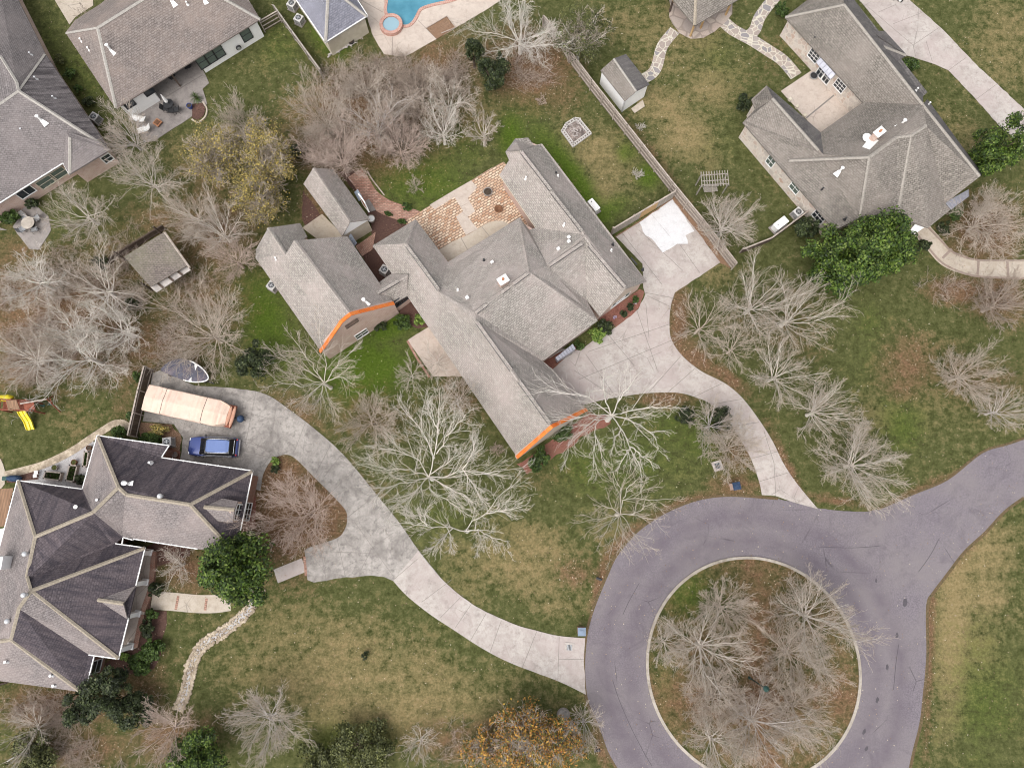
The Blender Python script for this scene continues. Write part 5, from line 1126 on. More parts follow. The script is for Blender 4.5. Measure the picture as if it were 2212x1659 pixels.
def mower():
    c = W(t(4,1100,-8), 0); r_ = empty('riding_mower', c, 'dark riding mower with red parts on the driveway at the top right', 'mower')
    q = MB(); q.box((c.x+.1, c.y+.25, .55), (.9, .7, .35), R(-30)); q.build('body', 'green_metal', r_, bevel=.08)
    q = MB(); q.box((c.x+.55, c.y+.05, .35), (.55, .5, .16), R(-30)); q.build('deck', 'red', r_, bevel=.05)
    q = MB(); q.box((c.x-.1, c.y+.5, .85), (.4, .4, .35), R(-30)); q.build('seat', 'black', r_, bevel=.06)
    for dx, dy in ((-.45, -.08), (.35, -.35), (-.2, .75)):
        q = MB(); q.cyl((c.x+dx, c.y+dy-.1, .28), .28, .2, 18, axis=(.5, .85, 0)); w = q.build('wheel', 'rubber', r_)
        q = MB(); q.cyl((c.x+dx-.02, c.y+dy-.13, .28), .15, .25, 14, axis=(.5, .85, 0)); q.build('rim', 'white', w)
mower()

# ------------------------------------------------------------------ street and yard furniture
def street_lamp():
    c = W((1618,1463), 0); r_ = empty('street_lamp', c, 'dark green street lamp standing among the bare trees of the round lawn', 'street lamp')
    q = MB(); q.cyl(c, .16, .5, 12, .1); q.build('base', 'green_metal', r_)
    q = MB(); q.cyl(c, .06, 4.2, 10, .05); q.build('pole', 'green_metal', r_)
    q = MB(); q.cyl(c+Vector((0, 0, 4.2)), .12, .08, 8, .2); q.cyl(c+Vector((0, 0, 4.62)), .27, .2, 8, .06); q.cyl(c+Vector((0, 0, 4.82)), .04, .15, 8, .01); hd = q.build('lamp_head', 'green_metal', r_)
    q = MB(); q.cyl(c+Vector((0, 0, 4.28)), .15, .34, 8, .2); q.build('lens', 'lamp_clear', hd)
street_lamp()
def brick_mailbox(label, p, rz, mat):
    c = W(p, 0); r_ = empty('brick_mailbox', c, label, 'mailbox')
    q = MB(); q.box((c.x, c.y, .6), (.62, .62, 1.2), rz); q.build('pillar', mat, r_)
    q = MB(); q.box((c.x, c.y, 1.23), (.74, .74, .08), rz); q.box((c.x, c.y, 1.3), (.52, .52, .06), rz); q.box((c.x, c.y, 1.35), (.3, .3, .05), rz); q.build('cap', 'tarp_blue' if mat == 'brick_pink' else 'slate_blue', r_)
    u = Vector((math.cos(rz), math.sin(rz), 0)); q = MB(); q.box((c.x+u.x*.33, c.y+u.y*.33, .95), (.08, .3, .26), rz); q.build('letter_door', 'black', r_)
brick_mailbox('red brick mailbox pillar with pale blue cap beside the long driveway mouth', (1254,1360), R(0), 'brick_red')
brick_mailbox('brick mailbox pillar with dark blue cap beside the middle driveway mouth', (1583,1051), R(-80), 'brick_pink')
def mailbox(label, p, rz):
    c = W(p, 0); r_ = empty('mailbox', c, label, 'mailbox')
    q = MB(); q.box((c.x, c.y, .5), (.11, .11, 1.0), rz); q.build('post', 'darkwood', r_)
    q = MB(); q.box((c.x, c.y, 1.08), (.55, .24, .12), rz); u = Vector((math.cos(rz), math.sin(rz), 0)); q.cyl(Vector((c.x, c.y, 1.14))-u*.275, .12, .55, 12, axis=u); q.build('box', 'black', r_, smooth=False)
mailbox('black mailbox on a post at the left road edge above the long driveway', (1291,1248), R(-20))
mailbox('dark mailbox on a post at the road edge at the bottom of the photo', (1287,1612), R(10))
def drain(label, p, rz, s):
    c = W(p, .06); r_ = empty('drain', c, label, 'drain')
    q = MB(); q.box((c.x, c.y, .04), (s, s, .12), rz); q.build('collar', 'conc_new', r_)
    q = MB(); q.box((c.x, c.y, .098), (s*.58, s*.58, .012), rz); g = q.build('opening', 'black', r_)
    q = MB(); u = Vector((math.cos(rz), math.sin(rz), 0)); 
    for i in range(4): q.box(Vector((c.x, c.y, .11))+u*(i-1.5)*s*.15, (s*.05, s*.6, .02), rz)
    q.build('grate', 'metal', g)
drain('square concrete drain with iron grate on the lawn under the grey twiggy tree', (1550,1006), R(18), .95)
drain('square drain grate set in the end of the long driveway', (1230,1398), R(-5), .85)
c = W((1217,1543), 0); r_ = empty('manhole', c, 'round concrete lid on the verge beside the orange trees', 'manhole')
q = MB(); q.cyl(c, .62, .35, 32, .58); q.build('ring', 'conc_dull', r_); q = MB(); q.cyl(c+Vector((0, 0, .35)), .5, .06, 32); q.ring((c.x, c.y), .3, .27, .41, .43); q.build('lid', 'conc_old', r_)
def brick_bed():
    px = T3((440,1140),(470,1085),(540,1042),(572,1042),(668,1160),(528,1262)); P = [W(p, 0) for p in px]; c = sum(P, Vector())/len(P)
    r_ = empty('planting_bed', c, 'dead planting bed ringed with white lattice bricks on the back lawn', 'garden bed')
    q = MB(); q.slab([p+Vector((0, 0, .1)) for p in P], .15); q.build('soil', 'ash', r_)
    q = MB()
    for a, b in zip(P, P[1:]+P[:1]):
        d = b-a; n = int(d.length/.27); u = d.normalized(); nn = Vector((-u.y, u.x, 0)); rz = math.atan2(u.y, u.x)
        for k in (-1, 1): q.box((a+b)/2+nn*k*.15+Vector((0, 0, .14)), (d.length+.2, .07, .26), rz)
        for i in range(n+1): q.box(a.lerp(b, (i+.5)/n)+Vector((0, 0, .14)), (.09, .3, .24), rz)
    q.build('edging', 'dull_brick', r_)
    rr = random.Random(5); q = MB()
    for i in range(40):
        p = c+Vector((rr.gauss(0, .5), rr.gauss(0, .45), .12)); a_ = rr.uniform(0, 6.28); d = Vector((math.cos(a_), math.sin(a_), rr.uniform(0, .3)))*rr.uniform(.2, .5); q.tube([p-d/2+Vector((0, 0, .1)), p+d/2+Vector((0, 0, .1))], .02, 4)
    q.build('dead_stalk', 'bk_grey', r_)
brick_bed()
def arbour_swing():
    c = W(t(3,1690,1680), 0); r_ = empty('arbour_swing', c, 'pale slatted arbour with a hanging bench swing on the lawn right of the plank fence', 'swing')
    A, B, C2, D = [W(t(3,*p), 2.25) for p in ((1632,1500),(1860,1485),(1872,1600),(1640,1612))]
    q = MB()
    for i in range(11):
        a, b = A.lerp(B, i/10), D.lerp(C2, i/10); k = (b-a)*.08; q.tube([a-k+Vector((0, 0, .09)), b+k+Vector((0, 0, .09))], .045, 4)
    q.build('slat', 'palewood', r_)
    q = MB()
    for a, b in ((A.lerp(D, .15), B.lerp(C2, .15)), (A.lerp(D, .6), B.lerp(C2, .6)), (A.lerp(D, .9), B.lerp(C2, .9))): q.tube([a, b], .06, 4)
    q.build('beam', 'palewood', r_)
    for p in (A.lerp(D, .15), B.lerp(C2, .15), A.lerp(D, .9), B.lerp(C2, .9)):
        q = MB(); q.box((p.x, p.y, 1.1), (.1, .1, 2.25)); q.build('post', 'palewood', r_)
    s0, s1, s2, s3 = [W(t(3,*p), .55) for p in ((1650,1625),(1770,1618),(1778,1650),(1660,1660))]
    q = MB()
    for i in range(5): q.tube([s0.lerp(s3, i/4), s1.lerp(s2, i/4)], .05, 4)
    for i in range(3): q.tube([s0+Vector((0, .05, .15+.15*i)), s1+Vector((0, .05, .15+.15*i))], .04, 4)
    sw = q.build('bench', 'palewood', r_)
    q = MB()
    for a in (s0, s1): q.tube([a, Vector((a.x, a.y, 2.2))], .012, 4)
    q.build('chain', 'metal', sw)
arbour_swing()
# ------------------------------------------------------------------ play set
def play_set():
    c = W(t(9,150,215), 0); r_ = empty('play_set', c, 'red stained wooden play set with yellow slides and a swing beam', 'play set')
    d0, d1, d2, d3 = [W(t(9,*p), 1.35) for p in ((30,140),(290,150),(310,235),(20,225))]
    q = MB(); q.slab([d0, d1, d2, d3], .08); q.build('platform', 'redwood', r_)
    for p in (d0, d1, d2, d3, d0.lerp(d1, .5), d3.lerp(d2, .5)):
        q = MB(); q.box((p.x, p.y, 1.25), (.12, .12, 2.5)); q.build('post', 'redwood', r_)
    q = MB()
    for a, b in ((d0, d1), (d1, d2), (d2, d3), (d3, d0)): 
        for z in (.35, .8): q.tube([a+Vector((0, 0, z)), b+Vector((0, 0, z))], .05, 4)
    q.build('railing', 'redwood', r_)
    q = MB(); P = [W(t(9,*p), 2.5) for p in ((50,140),(140,135),(170,215),(70,225))]; q.slab(P, .06); q.build('roof', 'deck', r_)
    q = MB(); P = [W(t(9,*p), 2.3) for p in ((195,150),(290,155),(300,215),(215,225))]; q.slab(P, .05); q.build('roof', 'redwood', r_)
    q = MB(); a, b = W(t(9,175,168), 2.4), W(t(9,405,128), 2.4); q.tube([a, b], .08, 8); bm_ = q.build('swing_beam', 'railwood', r_)
    for p, nm in (((455,105),1), ((520,240),2)):
        q = MB(); q.tube([b, W(t(9,*p), 0)], .06, 6); q.build('leg', 'redwood', r_)
    q = MB(); q.tube([b.lerp(W(t(9,455,105), 0), .45), b.lerp(W(t(9,520,240), 0), .45)], .05, 5); q.build('brace', 'redwood', r_)
    for u in (.3, .42, .62, .74):
        p = a.lerp(b, u); q = MB(); q.tube([p, Vector((p.x, p.y-.05, .5))], .012, 4); q.build('chain', 'metal', bm_)
    for u in (.36, .68):
        p = a.lerp(b, u); q = MB(); q.box((p.x, p.y-.05, .48), (.45, .2, .05)); q.build('swing_seat', 'green_metal', r_)
    # double yellow slide running down to the lawn
    top_l, top_r = W(t(9,160,240), 1.3), W(t(9,232,228), 1.3); bl, br = W(t(9,235,398), .12), W(t(9,302,388), .12)
    q = MB(); N = 12
    for i in range(N+1):
        pass
    secs = []
    for i in range(N+1):
        u = i/N; z = 1.3*(1-u)**1.25+.12+.05*math.sin(u*9); l, r2 = top_l.lerp(bl, u), top_r.lerp(br, u); row = []
        for v, dz in ((0, .16), (.06, .16), (.1, 0), (.44, 0), (.47, .12), (.53, .12), (.56, 0), (.9, 0), (.94, .16), (1, .16), (1, -.04), (0, -.04)):
            p = l.lerp(r2, v); row.append(Vector((p.x, p.y, z+dz)))
        secs.append(row)
    q.loft(secs); q.build('slide', 'yellow', r_)
    q = MB(); rr_ = [W(t(9,*p), z) for p, z in (((-30,135), 1.6), ((20,120), 1.55), ((70,118), 1.45), ((105,128), 1.35))]
    q.tube(rr_, .32, 10); q.build('tube_slide', 'yellow', r_, smooth=True)
play_set()
# ------------------------------------------------------------------ terrace furniture
def chair(label, p, rz, mat='white', L=1.9, name='lounge_chair', cat='chair', group=None):
    r_ = empty(name, W(p, .05), label, cat, group, rz)
    def B(): q = MB(); q.local = True; return q
    w = .62
    q = B(); q.loft([[Vector((x, y, z+dz)) for y, dz in ((-w/2, 0), (w/2, 0), (w/2, .05), (-w/2, .05))] for x, z in ((-L*.5, .85 if L < 1.2 else .75), (-L*.22, .38), (L*.2, .36), (L*.5, .36 if L < 1.2 else .3))]); q.build('seat', mat, r_)
    q = B()
    for s_ in (-1, 1): q.tube([(-L*.3, s_*w/2, .0), (-L*.2, s_*w/2, .55), (L*.2, s_*w/2, .55), (L*.3, s_*w/2, 0)], .022, 5)
    q.build('frame', 'black' if mat != 'white' else 'metal', r_)
    return r_
chair('white lounge chair on the upper left terrace, nearer the hammock', t(1,1210,1045), R(165)); chair('white lounge chair on the upper left terrace, nearer the bare shrub', t(1,1262,1135), R(195), L=1.5)
def hammock():
    A, B = W(t(1,1120,915), .9), W(t(1,1275,850), .9); c = (A+B)/2; r_ = empty('hammock', (c.x, c.y, 0), 'red hammock on its stand under the porch edge of the white walled house', 'hammock')
    d = (B-A); u = d.normalized(); nn = Vector((-u.y, u.x, 0)); q = MB(); secs = []
    for i in range(11):
        v = i/10; w = .36*math.sin(math.pi*(.08+.84*v)); z = .9-.45*math.sin(math.pi*v); p = A.lerp(B, .12+.76*v)
        secs.append([Vector((p.x, p.y, z))+nn*w*k+Vector((0, 0, abs(k)*.08)) for k in (-1, -.5, 0, .5, 1)]+[Vector((p.x, p.y, z-.02))+nn*w*k+Vector((0, 0, abs(k)*.08)) for k in (1, .5, 0, -.5, -1)])
    q.loft(secs); q.build('sling', 'red', r_)
    q = MB(); q.tube([A+Vector((0, 0, .2)), A*.93+B*.07+Vector((0, 0, -.8)), B*.93+A*.07+Vector((0, 0, -.8)), B+Vector((0, 0, .2))], .03, 6)
    for p in (A.lerp(B, .12), A.lerp(B, .88)): q.tube([Vector((p.x, p.y, .05))-nn*.6, Vector((p.x, p.y, .05))+nn*.6], .03, 6)
    q.build('stand', 'metal', r_)
hammock()
def umbrella_table():
    c = W(t(1,1480,930), .05); r_ = empty('umbrella_table', c, 'terrace table with a closed pale umbrella beside the potted palm', 'table')
    q = MB(); q.cyl(c+Vector((0, 0, .7)), .55, .04, 24); q.build('tabletop', 'black', r_)
    q = MB(); q.cyl(c, .03, 2.3, 8); q.cyl(c, .25, .08, 16); q.build('pole', 'metal', r_)
    q = MB(); q.lathe(c+Vector((0, 0, 1.0)), [(.06, 0), (.2, .15), (.14, .7), (.05, 1.3), (.01, 1.4)], 10); q.build('canopy', 'white', r_)
    for i in range(4):
        q = MB(); q.tube([c+Vector((.4*math.cos(i*1.57+.7), .4*math.sin(i*1.57+.7), 0)), c+Vector((.3*math.cos(i*1.57+.7), .3*math.sin(i*1.57+.7), .7))], .025, 5); q.build('leg', 'black', r_)
umbrella_table()
for lb, p, rz in (('dark terrace chair left of the umbrella table', t(1,1440,955), 0), ('dark terrace chair right of the umbrella table', t(1,1545,965), 180), ('dark terrace chair below the umbrella table', t(1,1490,985), 90)):
    chair(lb, p, R(rz), 'black', .75, 'terrace_chair', 'chair', 'dark chairs around the umbrella table')
chair('dark porch chair near the corner of the white wall', t(1,1640,590), R(200), 'black', .9, 'porch_chair'); chair('dark porch chair in the middle of the covered porch', t(1,1500,675), R(240), 'black', .9, 'porch_chair')
def fire_box():
    c = W(t(1,1370,1072), .05); r_ = empty('fire_pit', c, 'square rusty fire pit on the upper left terrace', 'fire pit')
    q = MB(); q.box((c.x, c.y, .3), (.75, .75, .1), R(-35)); q.build('rim', 'terracotta', r_, bevel=.02)
    q = MB(); q.box((c.x, c.y, .37), (.5, .5, .06), R(-35)); q.build('grate', 'rust', r_)
    for i in range(4):
        q = MB(); a = R(10+90*i); q.box((c.x+.42*math.cos(a), c.y+.42*math.sin(a), .15), (.07, .07, .3), R(-35)); q.build('leg', 'rust', r_)
fire_box()
def pot(label, p, r, hh, mat, fill='soil', name='planter', cat='planter', plant=None):
    c = W(p, .05); r_ = empty(name, c, label, cat)
    q = MB(); q.lathe(c, [(r*.7, 0), (r*.95, hh*.7), (r, hh), (r*.86, hh), (r*.82, hh*.86)], 22); q.build('pot', mat, r_, smooth=False)
    q = MB(); q.cyl(c+Vector((0, 0, hh*.84)), r*.83, .02, 20); q.build('soil', fill, r_)
    return r_, c
pot('blue glazed pot on the edge of the upper left terrace', t(1,1650,935), .3, .5, 'bluepot'); pot('round fire bowl planter with dark soil on the brick patio', (1054,418), .5, .45, 'conc_dull'); pot('round barrel planter at the corner of the garden house', t(6,1002,246), .42, .5, 'palewood', 'white')
pot('olive round planter between the two grassy raised beds', t(9,490,722), .3, .4, 'conc_dull', 'grass'); pot('dark round planter above the tall raised bed', t(9,656,676), .28, .4, 'rust', 'grass'); pot('dark round planter half under the gutter of the lower left house', t(9,785,552), .26, .4, 'rust'); pot('dark round pot on red mulch beside the dark blue car', t(9,1522,612), .38, .4, 'rust', 'ash')
pot('dark round tub beside the pool house wall', t(2,825,375), .35, .4, 'black'); pot('white barrel at the corner of the pool house', t(2,945,275), .33, .85, 'white', 'white', 'barrel', 'barrel'); pot('round fountain basin on the courtyard of the top right house', t(4,388,668), .45, .3, 'metal', 'black', 'basin', 'basin')
c = W((1077,454), 0); r_ = empty('fire_bowl', c, 'rusty low fire bowl on the brick patio', 'fire bowl'); q = MB(); q.lathe(c+Vector((0, 0, .1)), [(.15, 0), (.42, .2), (.45, .24), (.36, .22), (.1, .08)], 24); q.build('bowl', 'rust', r_); q = MB(); q.cyl(c, .18, .12, 12); q.build('foot', 'black', r_)
def raised_bed(label, pts, grass='lf_box', z=.45):
    P = [W(t(9,*p), 0) for p in pts]; c = sum(P, Vector())/4; r_ = empty('raised_bed', c, label, 'raised bed', 'raised garden beds on the pebble court')
    q = MB()
    for a, b in zip(P, P[1:]+P[:1]):
        d = b-a; q.box((a+b)/2+Vector((0, 0, z/2)), (d.length+.12, .12, z), math.atan2(d.y, d.x))
    q.build('frame', 'railwood', r_)
    q = MB(); q.slab([p+Vector((0, 0, z*.75)) for p in P], .1); q.build('soil', 'soil', r_)
    rr = random.Random(int(P[0].x*10)); v, n = [], 420; q = MB()
    for i in range(n):
        a_, b_ = rr.uniform(.1, .9), rr.uniform(.08, .92); p = P[0].lerp(P[1], a_).lerp(P[3].lerp(P[2], a_), b_)+Vector((0, 0, z*.75))
        an = rr.uniform(0, 6.28); d = Vector((math.cos(an)*.09, math.sin(an)*.09, rr.uniform(.08, .22))); s_ = Vector((-d.y, d.x, 0)).normalized()*.025
        q.face([p-s_, p+s_, p+d])
    q.build('plants', grass, r_)
raised_bed('wide raised bed with greenery, the left one on the pebble court', [(415,755),(552,768),(535,832),(398,815)]); raised_bed('tall raised bed with greenery beside the round planters', [(625,702),(688,706),(655,845),(590,832)]); raised_bed('narrow raised bed along the house gutter', [(752,585),(785,588),(768,715),(735,712)])
for lb, p in (('white stool by the bark bed, the upper of a pair', t(9,335,765)), ('white stool by the bark bed, the lower of a pair', t(9,326,793))):
    c = W(p, 0); r_ = empty('stool', c, lb, 'stool', 'pair of white stools'); q = MB(); q.box((c.x, c.y, .42), (.38, .36, .06), R(8)); q.build('seat', 'white', r_, bevel=.02)
    for sx in (-1, 1):
        for sy in (-1, 1): q = MB(); q.box((c.x+sx*.14, c.y+sy*.13, .2), (.04, .04, .4)); q.build('leg', 'white', r_)
c = W(t(9,150,815), 0); r_ = empty('covered_grill', c, 'long object under a dark blue tarp by the deck canopy', 'grill'); q = MB(); q.ball((c.x, c.y, .45), (.75, .32, .5), 18, 9); q.build('tarp', 'tarp_blue', r_, smooth=True); q = MB(); q.box((c.x-.9, c.y, .3), (.5, .42, .5), R(3)); q.build('side_box', 'green_metal', r_, bevel=.05)
def patio_set():
    c = W(t(5,278,290), .05); r_ = empty('round_table', c, 'round stone topped table on the left terrace under bare branches', 'table')
    q = MB(); q.cyl(c+Vector((0, 0, .68)), .68, .06, 32); q.ring((c.x, c.y), .45, .43, .79, .8); q.build('tabletop', 'kerb', r_)
    q = MB(); q.cyl(c, .3, .68, 14, .12); q.build('pedestal', 'black', r_)
    for i, (p, rz, w) in enumerate((((320,345), 110, 'below'), ((345,235), 215, 'above right of'), ((205,340), 45, 'left of'), ((225,225), -45, 'above left of'))):
        chair('light metal chair '+w+' the round stone topped table', t(5,*p), R(rz), 'metal', .7, 'patio_chair', 'chair', 'metal chairs around the round table')
patio_set()
c = W(t(2,870,318), 0); r_ = empty('pallet', c, 'weathered wooden pallet leaning at the pool house wall', 'pallet'); q = MB()
for i in range(6): q.box(c+Vector((-.5+i*.2, .0, .12)), (.1, 1.0, .03), R(28)); 
q.build('boards', 'railwood', r_); q = MB(); q.box(c+Vector((0, 0, .06)), (1.1, .1, .08), R(28)); q.build('bearer', 'railwood', r_)
c = W(t(2,745,430), 0); r_ = empty('log_pile', c, 'pile of pale split logs along the pool house wall', 'log pile'); q = MB(); rr = random.Random(8)
for i in range(26):
    p = c+Vector((rr.uniform(-1.4, 1.4), 0, rr.uniform(.08, .3))); p.y += (p.x-c.x)*.55+rr.gauss(0, .12); a_ = R(30)+rr.gauss(0, .4); d = Vector((math.cos(a_), math.sin(a_), 0))*.28; q.tube([p-d, p+d], rr.uniform(.05, .09), 6)
q.build('logs', 'bk_grey', r_)
c = W(t(13,270,1490), 0); r_ = empty('tarp_heap', c, 'black plastic covered heap in the bottom left corner', 'heap'); q = MB(); q.ball((c.x, c.y, .3), (1.0, .55, .45), 14, 7); q.build('tarp', 'tarp_grey', r_, smooth=True); q = MB(); q.tube([c+Vector((-.6, -.2, .3)), W(t(13,60,1600), .2)], .04, 5); q.build('pole', 'metal', r_)
# ------------------------------------------------------------------ trees
def np_mesh(name, v, q, mat, parent, mi=None):
    me = bpy.data.meshes.new(name); n = len(v); me.vertices.add(n); me.vertices.foreach_set('co', np.ascontiguousarray(v, np.float32).ravel())
    me.loops.add(q.size); me.loops.foreach_set('vertex_index', np.ascontiguousarray(q, np.int32).ravel())
    me.polygons.add(len(q)); k = q.shape[1]
    me.polygons.foreach_set('loop_start', (np.arange(len(q))*k).astype(np.int32)); me.update()
    for m_ in (mat if isinstance(mat, (tuple, list)) else (mat,)): me.materials.append(MT[m_])
    if mi is not None: me.polygons.foreach_set('material_index', mi.astype(np.int32))
    o = bpy.data.objects.new(name, me); col.objects.link(o); o.parent = parent
    return o
def unit(a): return a/np.maximum(np.linalg.norm(a, axis=-1, keepdims=True), 1e-9)
def tubes(P, Rd, sides):
    """P (N,S,3) polylines, Rd (N,S) radii -> verts, quads"""
    N, S, _ = P.shape; T = np.empty_like(P); T[:, 1:-1] = P[:, 2:]-P[:, :-2]; T[:, 0] = P[:, 1]-P[:, 0]; T[:, -1] = P[:, -1]-P[:, -2]; T = unit(T)
    ref = np.where(np.abs(T[..., 2:3]) > .9, np.array([1., 0, 0]), np.array([0, 0, 1.])); U = unit(np.cross(T, ref)); V = np.cross(T, U)
    a = np.arange(sides)*2*math.pi/sides
    vs_ = P[:, :, None]+Rd[:, :, None, None]*(np.cos(a)[None, None, :, None]*U[:, :, None]+np.sin(a)[None, None, :, None]*V[:, :, None])
    base = (np.arange(N)[:, None, None]*S+np.arange(S-1)[None, :, None])*sides; k = np.arange(sides)[None, None]; k2 = (k+1) % sides
    q = np.stack([base+k, base+k2, base+sides+k2, base+sides+k], -1).reshape(-1, 4)
    return vs_.reshape(-1, 3), q
def grow(starts, dirs, lens, rads, S, wob, rng, trop, taper=.35):
    N = len(starts); P = np.empty((N, S, 3)); P[:, 0] = starts; d = unit(dirs); st = lens/(S-1)
    for i in range(1, S):
        d = unit(d+rng.normal(0, wob, (N, 3))+np.asarray(trop)); P[:, i] = P[:, i-1]+d*st[:, None]
    P[..., 2] = np.maximum(P[..., 2], .15)
    f = np.linspace(1, taper, S)[None]; return P, rads[:, None]*f
def kids(P, Rd, lens, nk, rng, ang, ratio, lo=.25, rr=.62, up=0.0):
    N, S, _ = P.shape; u = np.clip(lo+(1-lo)*(np.arange(nk)[None]+rng.uniform(0, 1, (N, nk)))/nk, 0, .999); u[:, -1] = .97
    x = u*(S-1); i = x.astype(int); f = (x-i)[..., None]; r = np.arange(N)[:, None]
    A, B = P[r, i], P[r, i+1]; st = A*(1-f)+B*f; d = unit(B-A)
    rnd = unit(rng.normal(0, 1, (N, nk, 3))); side = unit(rnd-d*(rnd*d).sum(-1, keepdims=True))
    th = np.radians(rng.normal(ang, ang*.28, (N, nk, 1))); dn = unit(d*np.cos(th)+side*np.sin(th)+np.array([0, 0, up]))
    ln = lens[:, None]*ratio*rng.uniform(.6, 1.25, (N, nk))*(1.15-.55*u)
    rd = (Rd[r, i])*rr*rng.uniform(.8, 1.1, (N, nk))
    return st.reshape(-1, 3), dn.reshape(-1, 3), ln.ravel(), rd.ravel()
def resample(pts, S):
    p = np.array(pts, float); s = np.r_[0, np.cumsum(np.linalg.norm(np.diff(p, axis=0), axis=1))]; u = np.linspace(0, s[-1], S)
    return np.stack([np.interp(u, s, p[:, k]) for k in range(3)], 1)
TWIG = dict(bk_white='bk_pale', bk_pale='bk_tan', bk_tan='bk_tan', bk_pink='bk_pink', bk_grey='bk_tan', bk_dark='bk_dark')
TRUNK_MIN = .0078
def branches(base, fork_h, limbs, rng, twig, nk, wob, r0, up, angs=(27, 30, 34)):
    """limbs: (N,S,3); grows three further orders of branches"""
    L0 = limbs; N, S, _ = L0.shape
    r_l = r0*.31*rng.uniform(.8, 1.15, N); R0 = r_l[:, None]*np.linspace(1, .35, S)[None]
    len0 = np.linalg.norm(np.diff(L0, axis=1), axis=-1).sum(1)
    V, Q, MI, off = [], [], [], 0
    def add(P, Rd, sides, mi=0):
        nonlocal off
        v, q = tubes(P, np.maximum(Rd, TRUNK_MIN*twig), sides); V.append(v); Q.append(q+off); MI.append(np.full(len(q), mi)); off += len(v)
    add(L0, R0, 6); P, Rd, ln = L0, R0, len0
    for lv in range(3):
        st, dn, l2, rd = kids(P, Rd, ln, nk[lv], rng, angs[lv], (.50, .55, .55)[lv], (.18, .15, .12)[lv], (.62, .62, .7)[lv], up)
        P, Rd = grow(st, dn, l2, rd, (6, 5, 4)[lv], wob*(1, 1.1, 1.2)[lv], rng, (0, 0, up*.4)); ln = l2
        add(P, Rd, (4, 3, 3)[lv], (0, 1, 1)[lv])
    return np.concatenate(V), np.concatenate(Q), np.concatenate(MI)
def bare_tree(label, c, rpx, H, mat, seed, nl=7, nk=(7,5,3), twig=1.1, wob=.11, up=.06, spread=.8, group=None, fork=.18, limbs=None, base=None, r0=.16, name='bare_tree', trunks=1, category='tree'):
    rng = np.random.default_rng(seed); hc = H*.62
    if limbs is None:
        cw = W(c, hc); b0 = np.array([cw.x, cw.y, 0.0]); rad = rpx*(CAM_H-hc)/FPX*1.0
        az = (np.arange(nl)+rng.uniform(-.35, .35, nl))*2*math.pi/nl; el = np.radians(rng.uniform(18, 78, nl)*(1.25-spread*.55))
        fz = H*fork*rng.uniform(.5, 1.3, nl); dirs = np.stack([np.cos(az)*np.cos(el), np.sin(az)*np.cos(el), np.sin(el)], 1)
        ln = np.minimum(rad*.72/np.maximum(np.cos(el), .25), (H-fz)*.95/np.maximum(np.sin(el), .2)); st = b0[None]+np.stack([rng.normal(0, .06*trunks, nl), rng.normal(0, .06*trunks, nl), fz], 1)
        L0, _ = grow(st, dirs, ln, np.ones(nl), 8, wob*.8, rng, (0, 0, up*.6)); tr_top = H*fork*1.3
    else:
        L0 = np.stack([resample([W3(p) for p in l], 9) for l in limbs]); L0[:, 1:-1] += rng.normal(0, .07, L0[:, 1:-1].shape)
        b0 = np.array(W(base, 0)) if base else np.array([L0[0, 0, 0], L0[0, 0, 1], 0.0]); tr_top = L0[0, 0, 2]
    root = empty(name, Vector(b0), label, category, group)
    tgt = L0[0, 0].copy() if limbs is not None else b0+np.array([0, 0, tr_top])
    tv, tq = tubes(np.stack([np.stack([b0+np.array([0, 0, -.1]), b0*.98+tgt*.02+np.array([0, 0, .12]), b0*.5+tgt*.5+np.array([rng.normal(0, .04), rng.normal(0, .04), 0]), tgt])]), np.array([[r0*1.7, r0*1.15, r0, r0*.75]]), 9)
    np_mesh('trunk', tv-b0, tq, mat, root)
    v, q, mi = branches(b0, tr_top, L0, rng, twig, nk, wob, r0, up); np_mesh('branches', v-b0, q, (mat, TWIG[mat]), root, mi)
    return root
def leaf_quads(cent, nrm, size, rng, asp=.55):
    n = len(cent); r = unit(rng.normal(0, 1, (n, 3))); u = unit(np.cross(nrm, r)); v = np.cross(nrm, u); s = size*rng.uniform(.6, 1.35, (n, 1))
    P = np.stack([cent-u*s, cent-v*s*asp, cent+u*s, cent+v*s*asp], 1); return P.reshape(-1, 3), np.arange(n*4).reshape(n, 4)
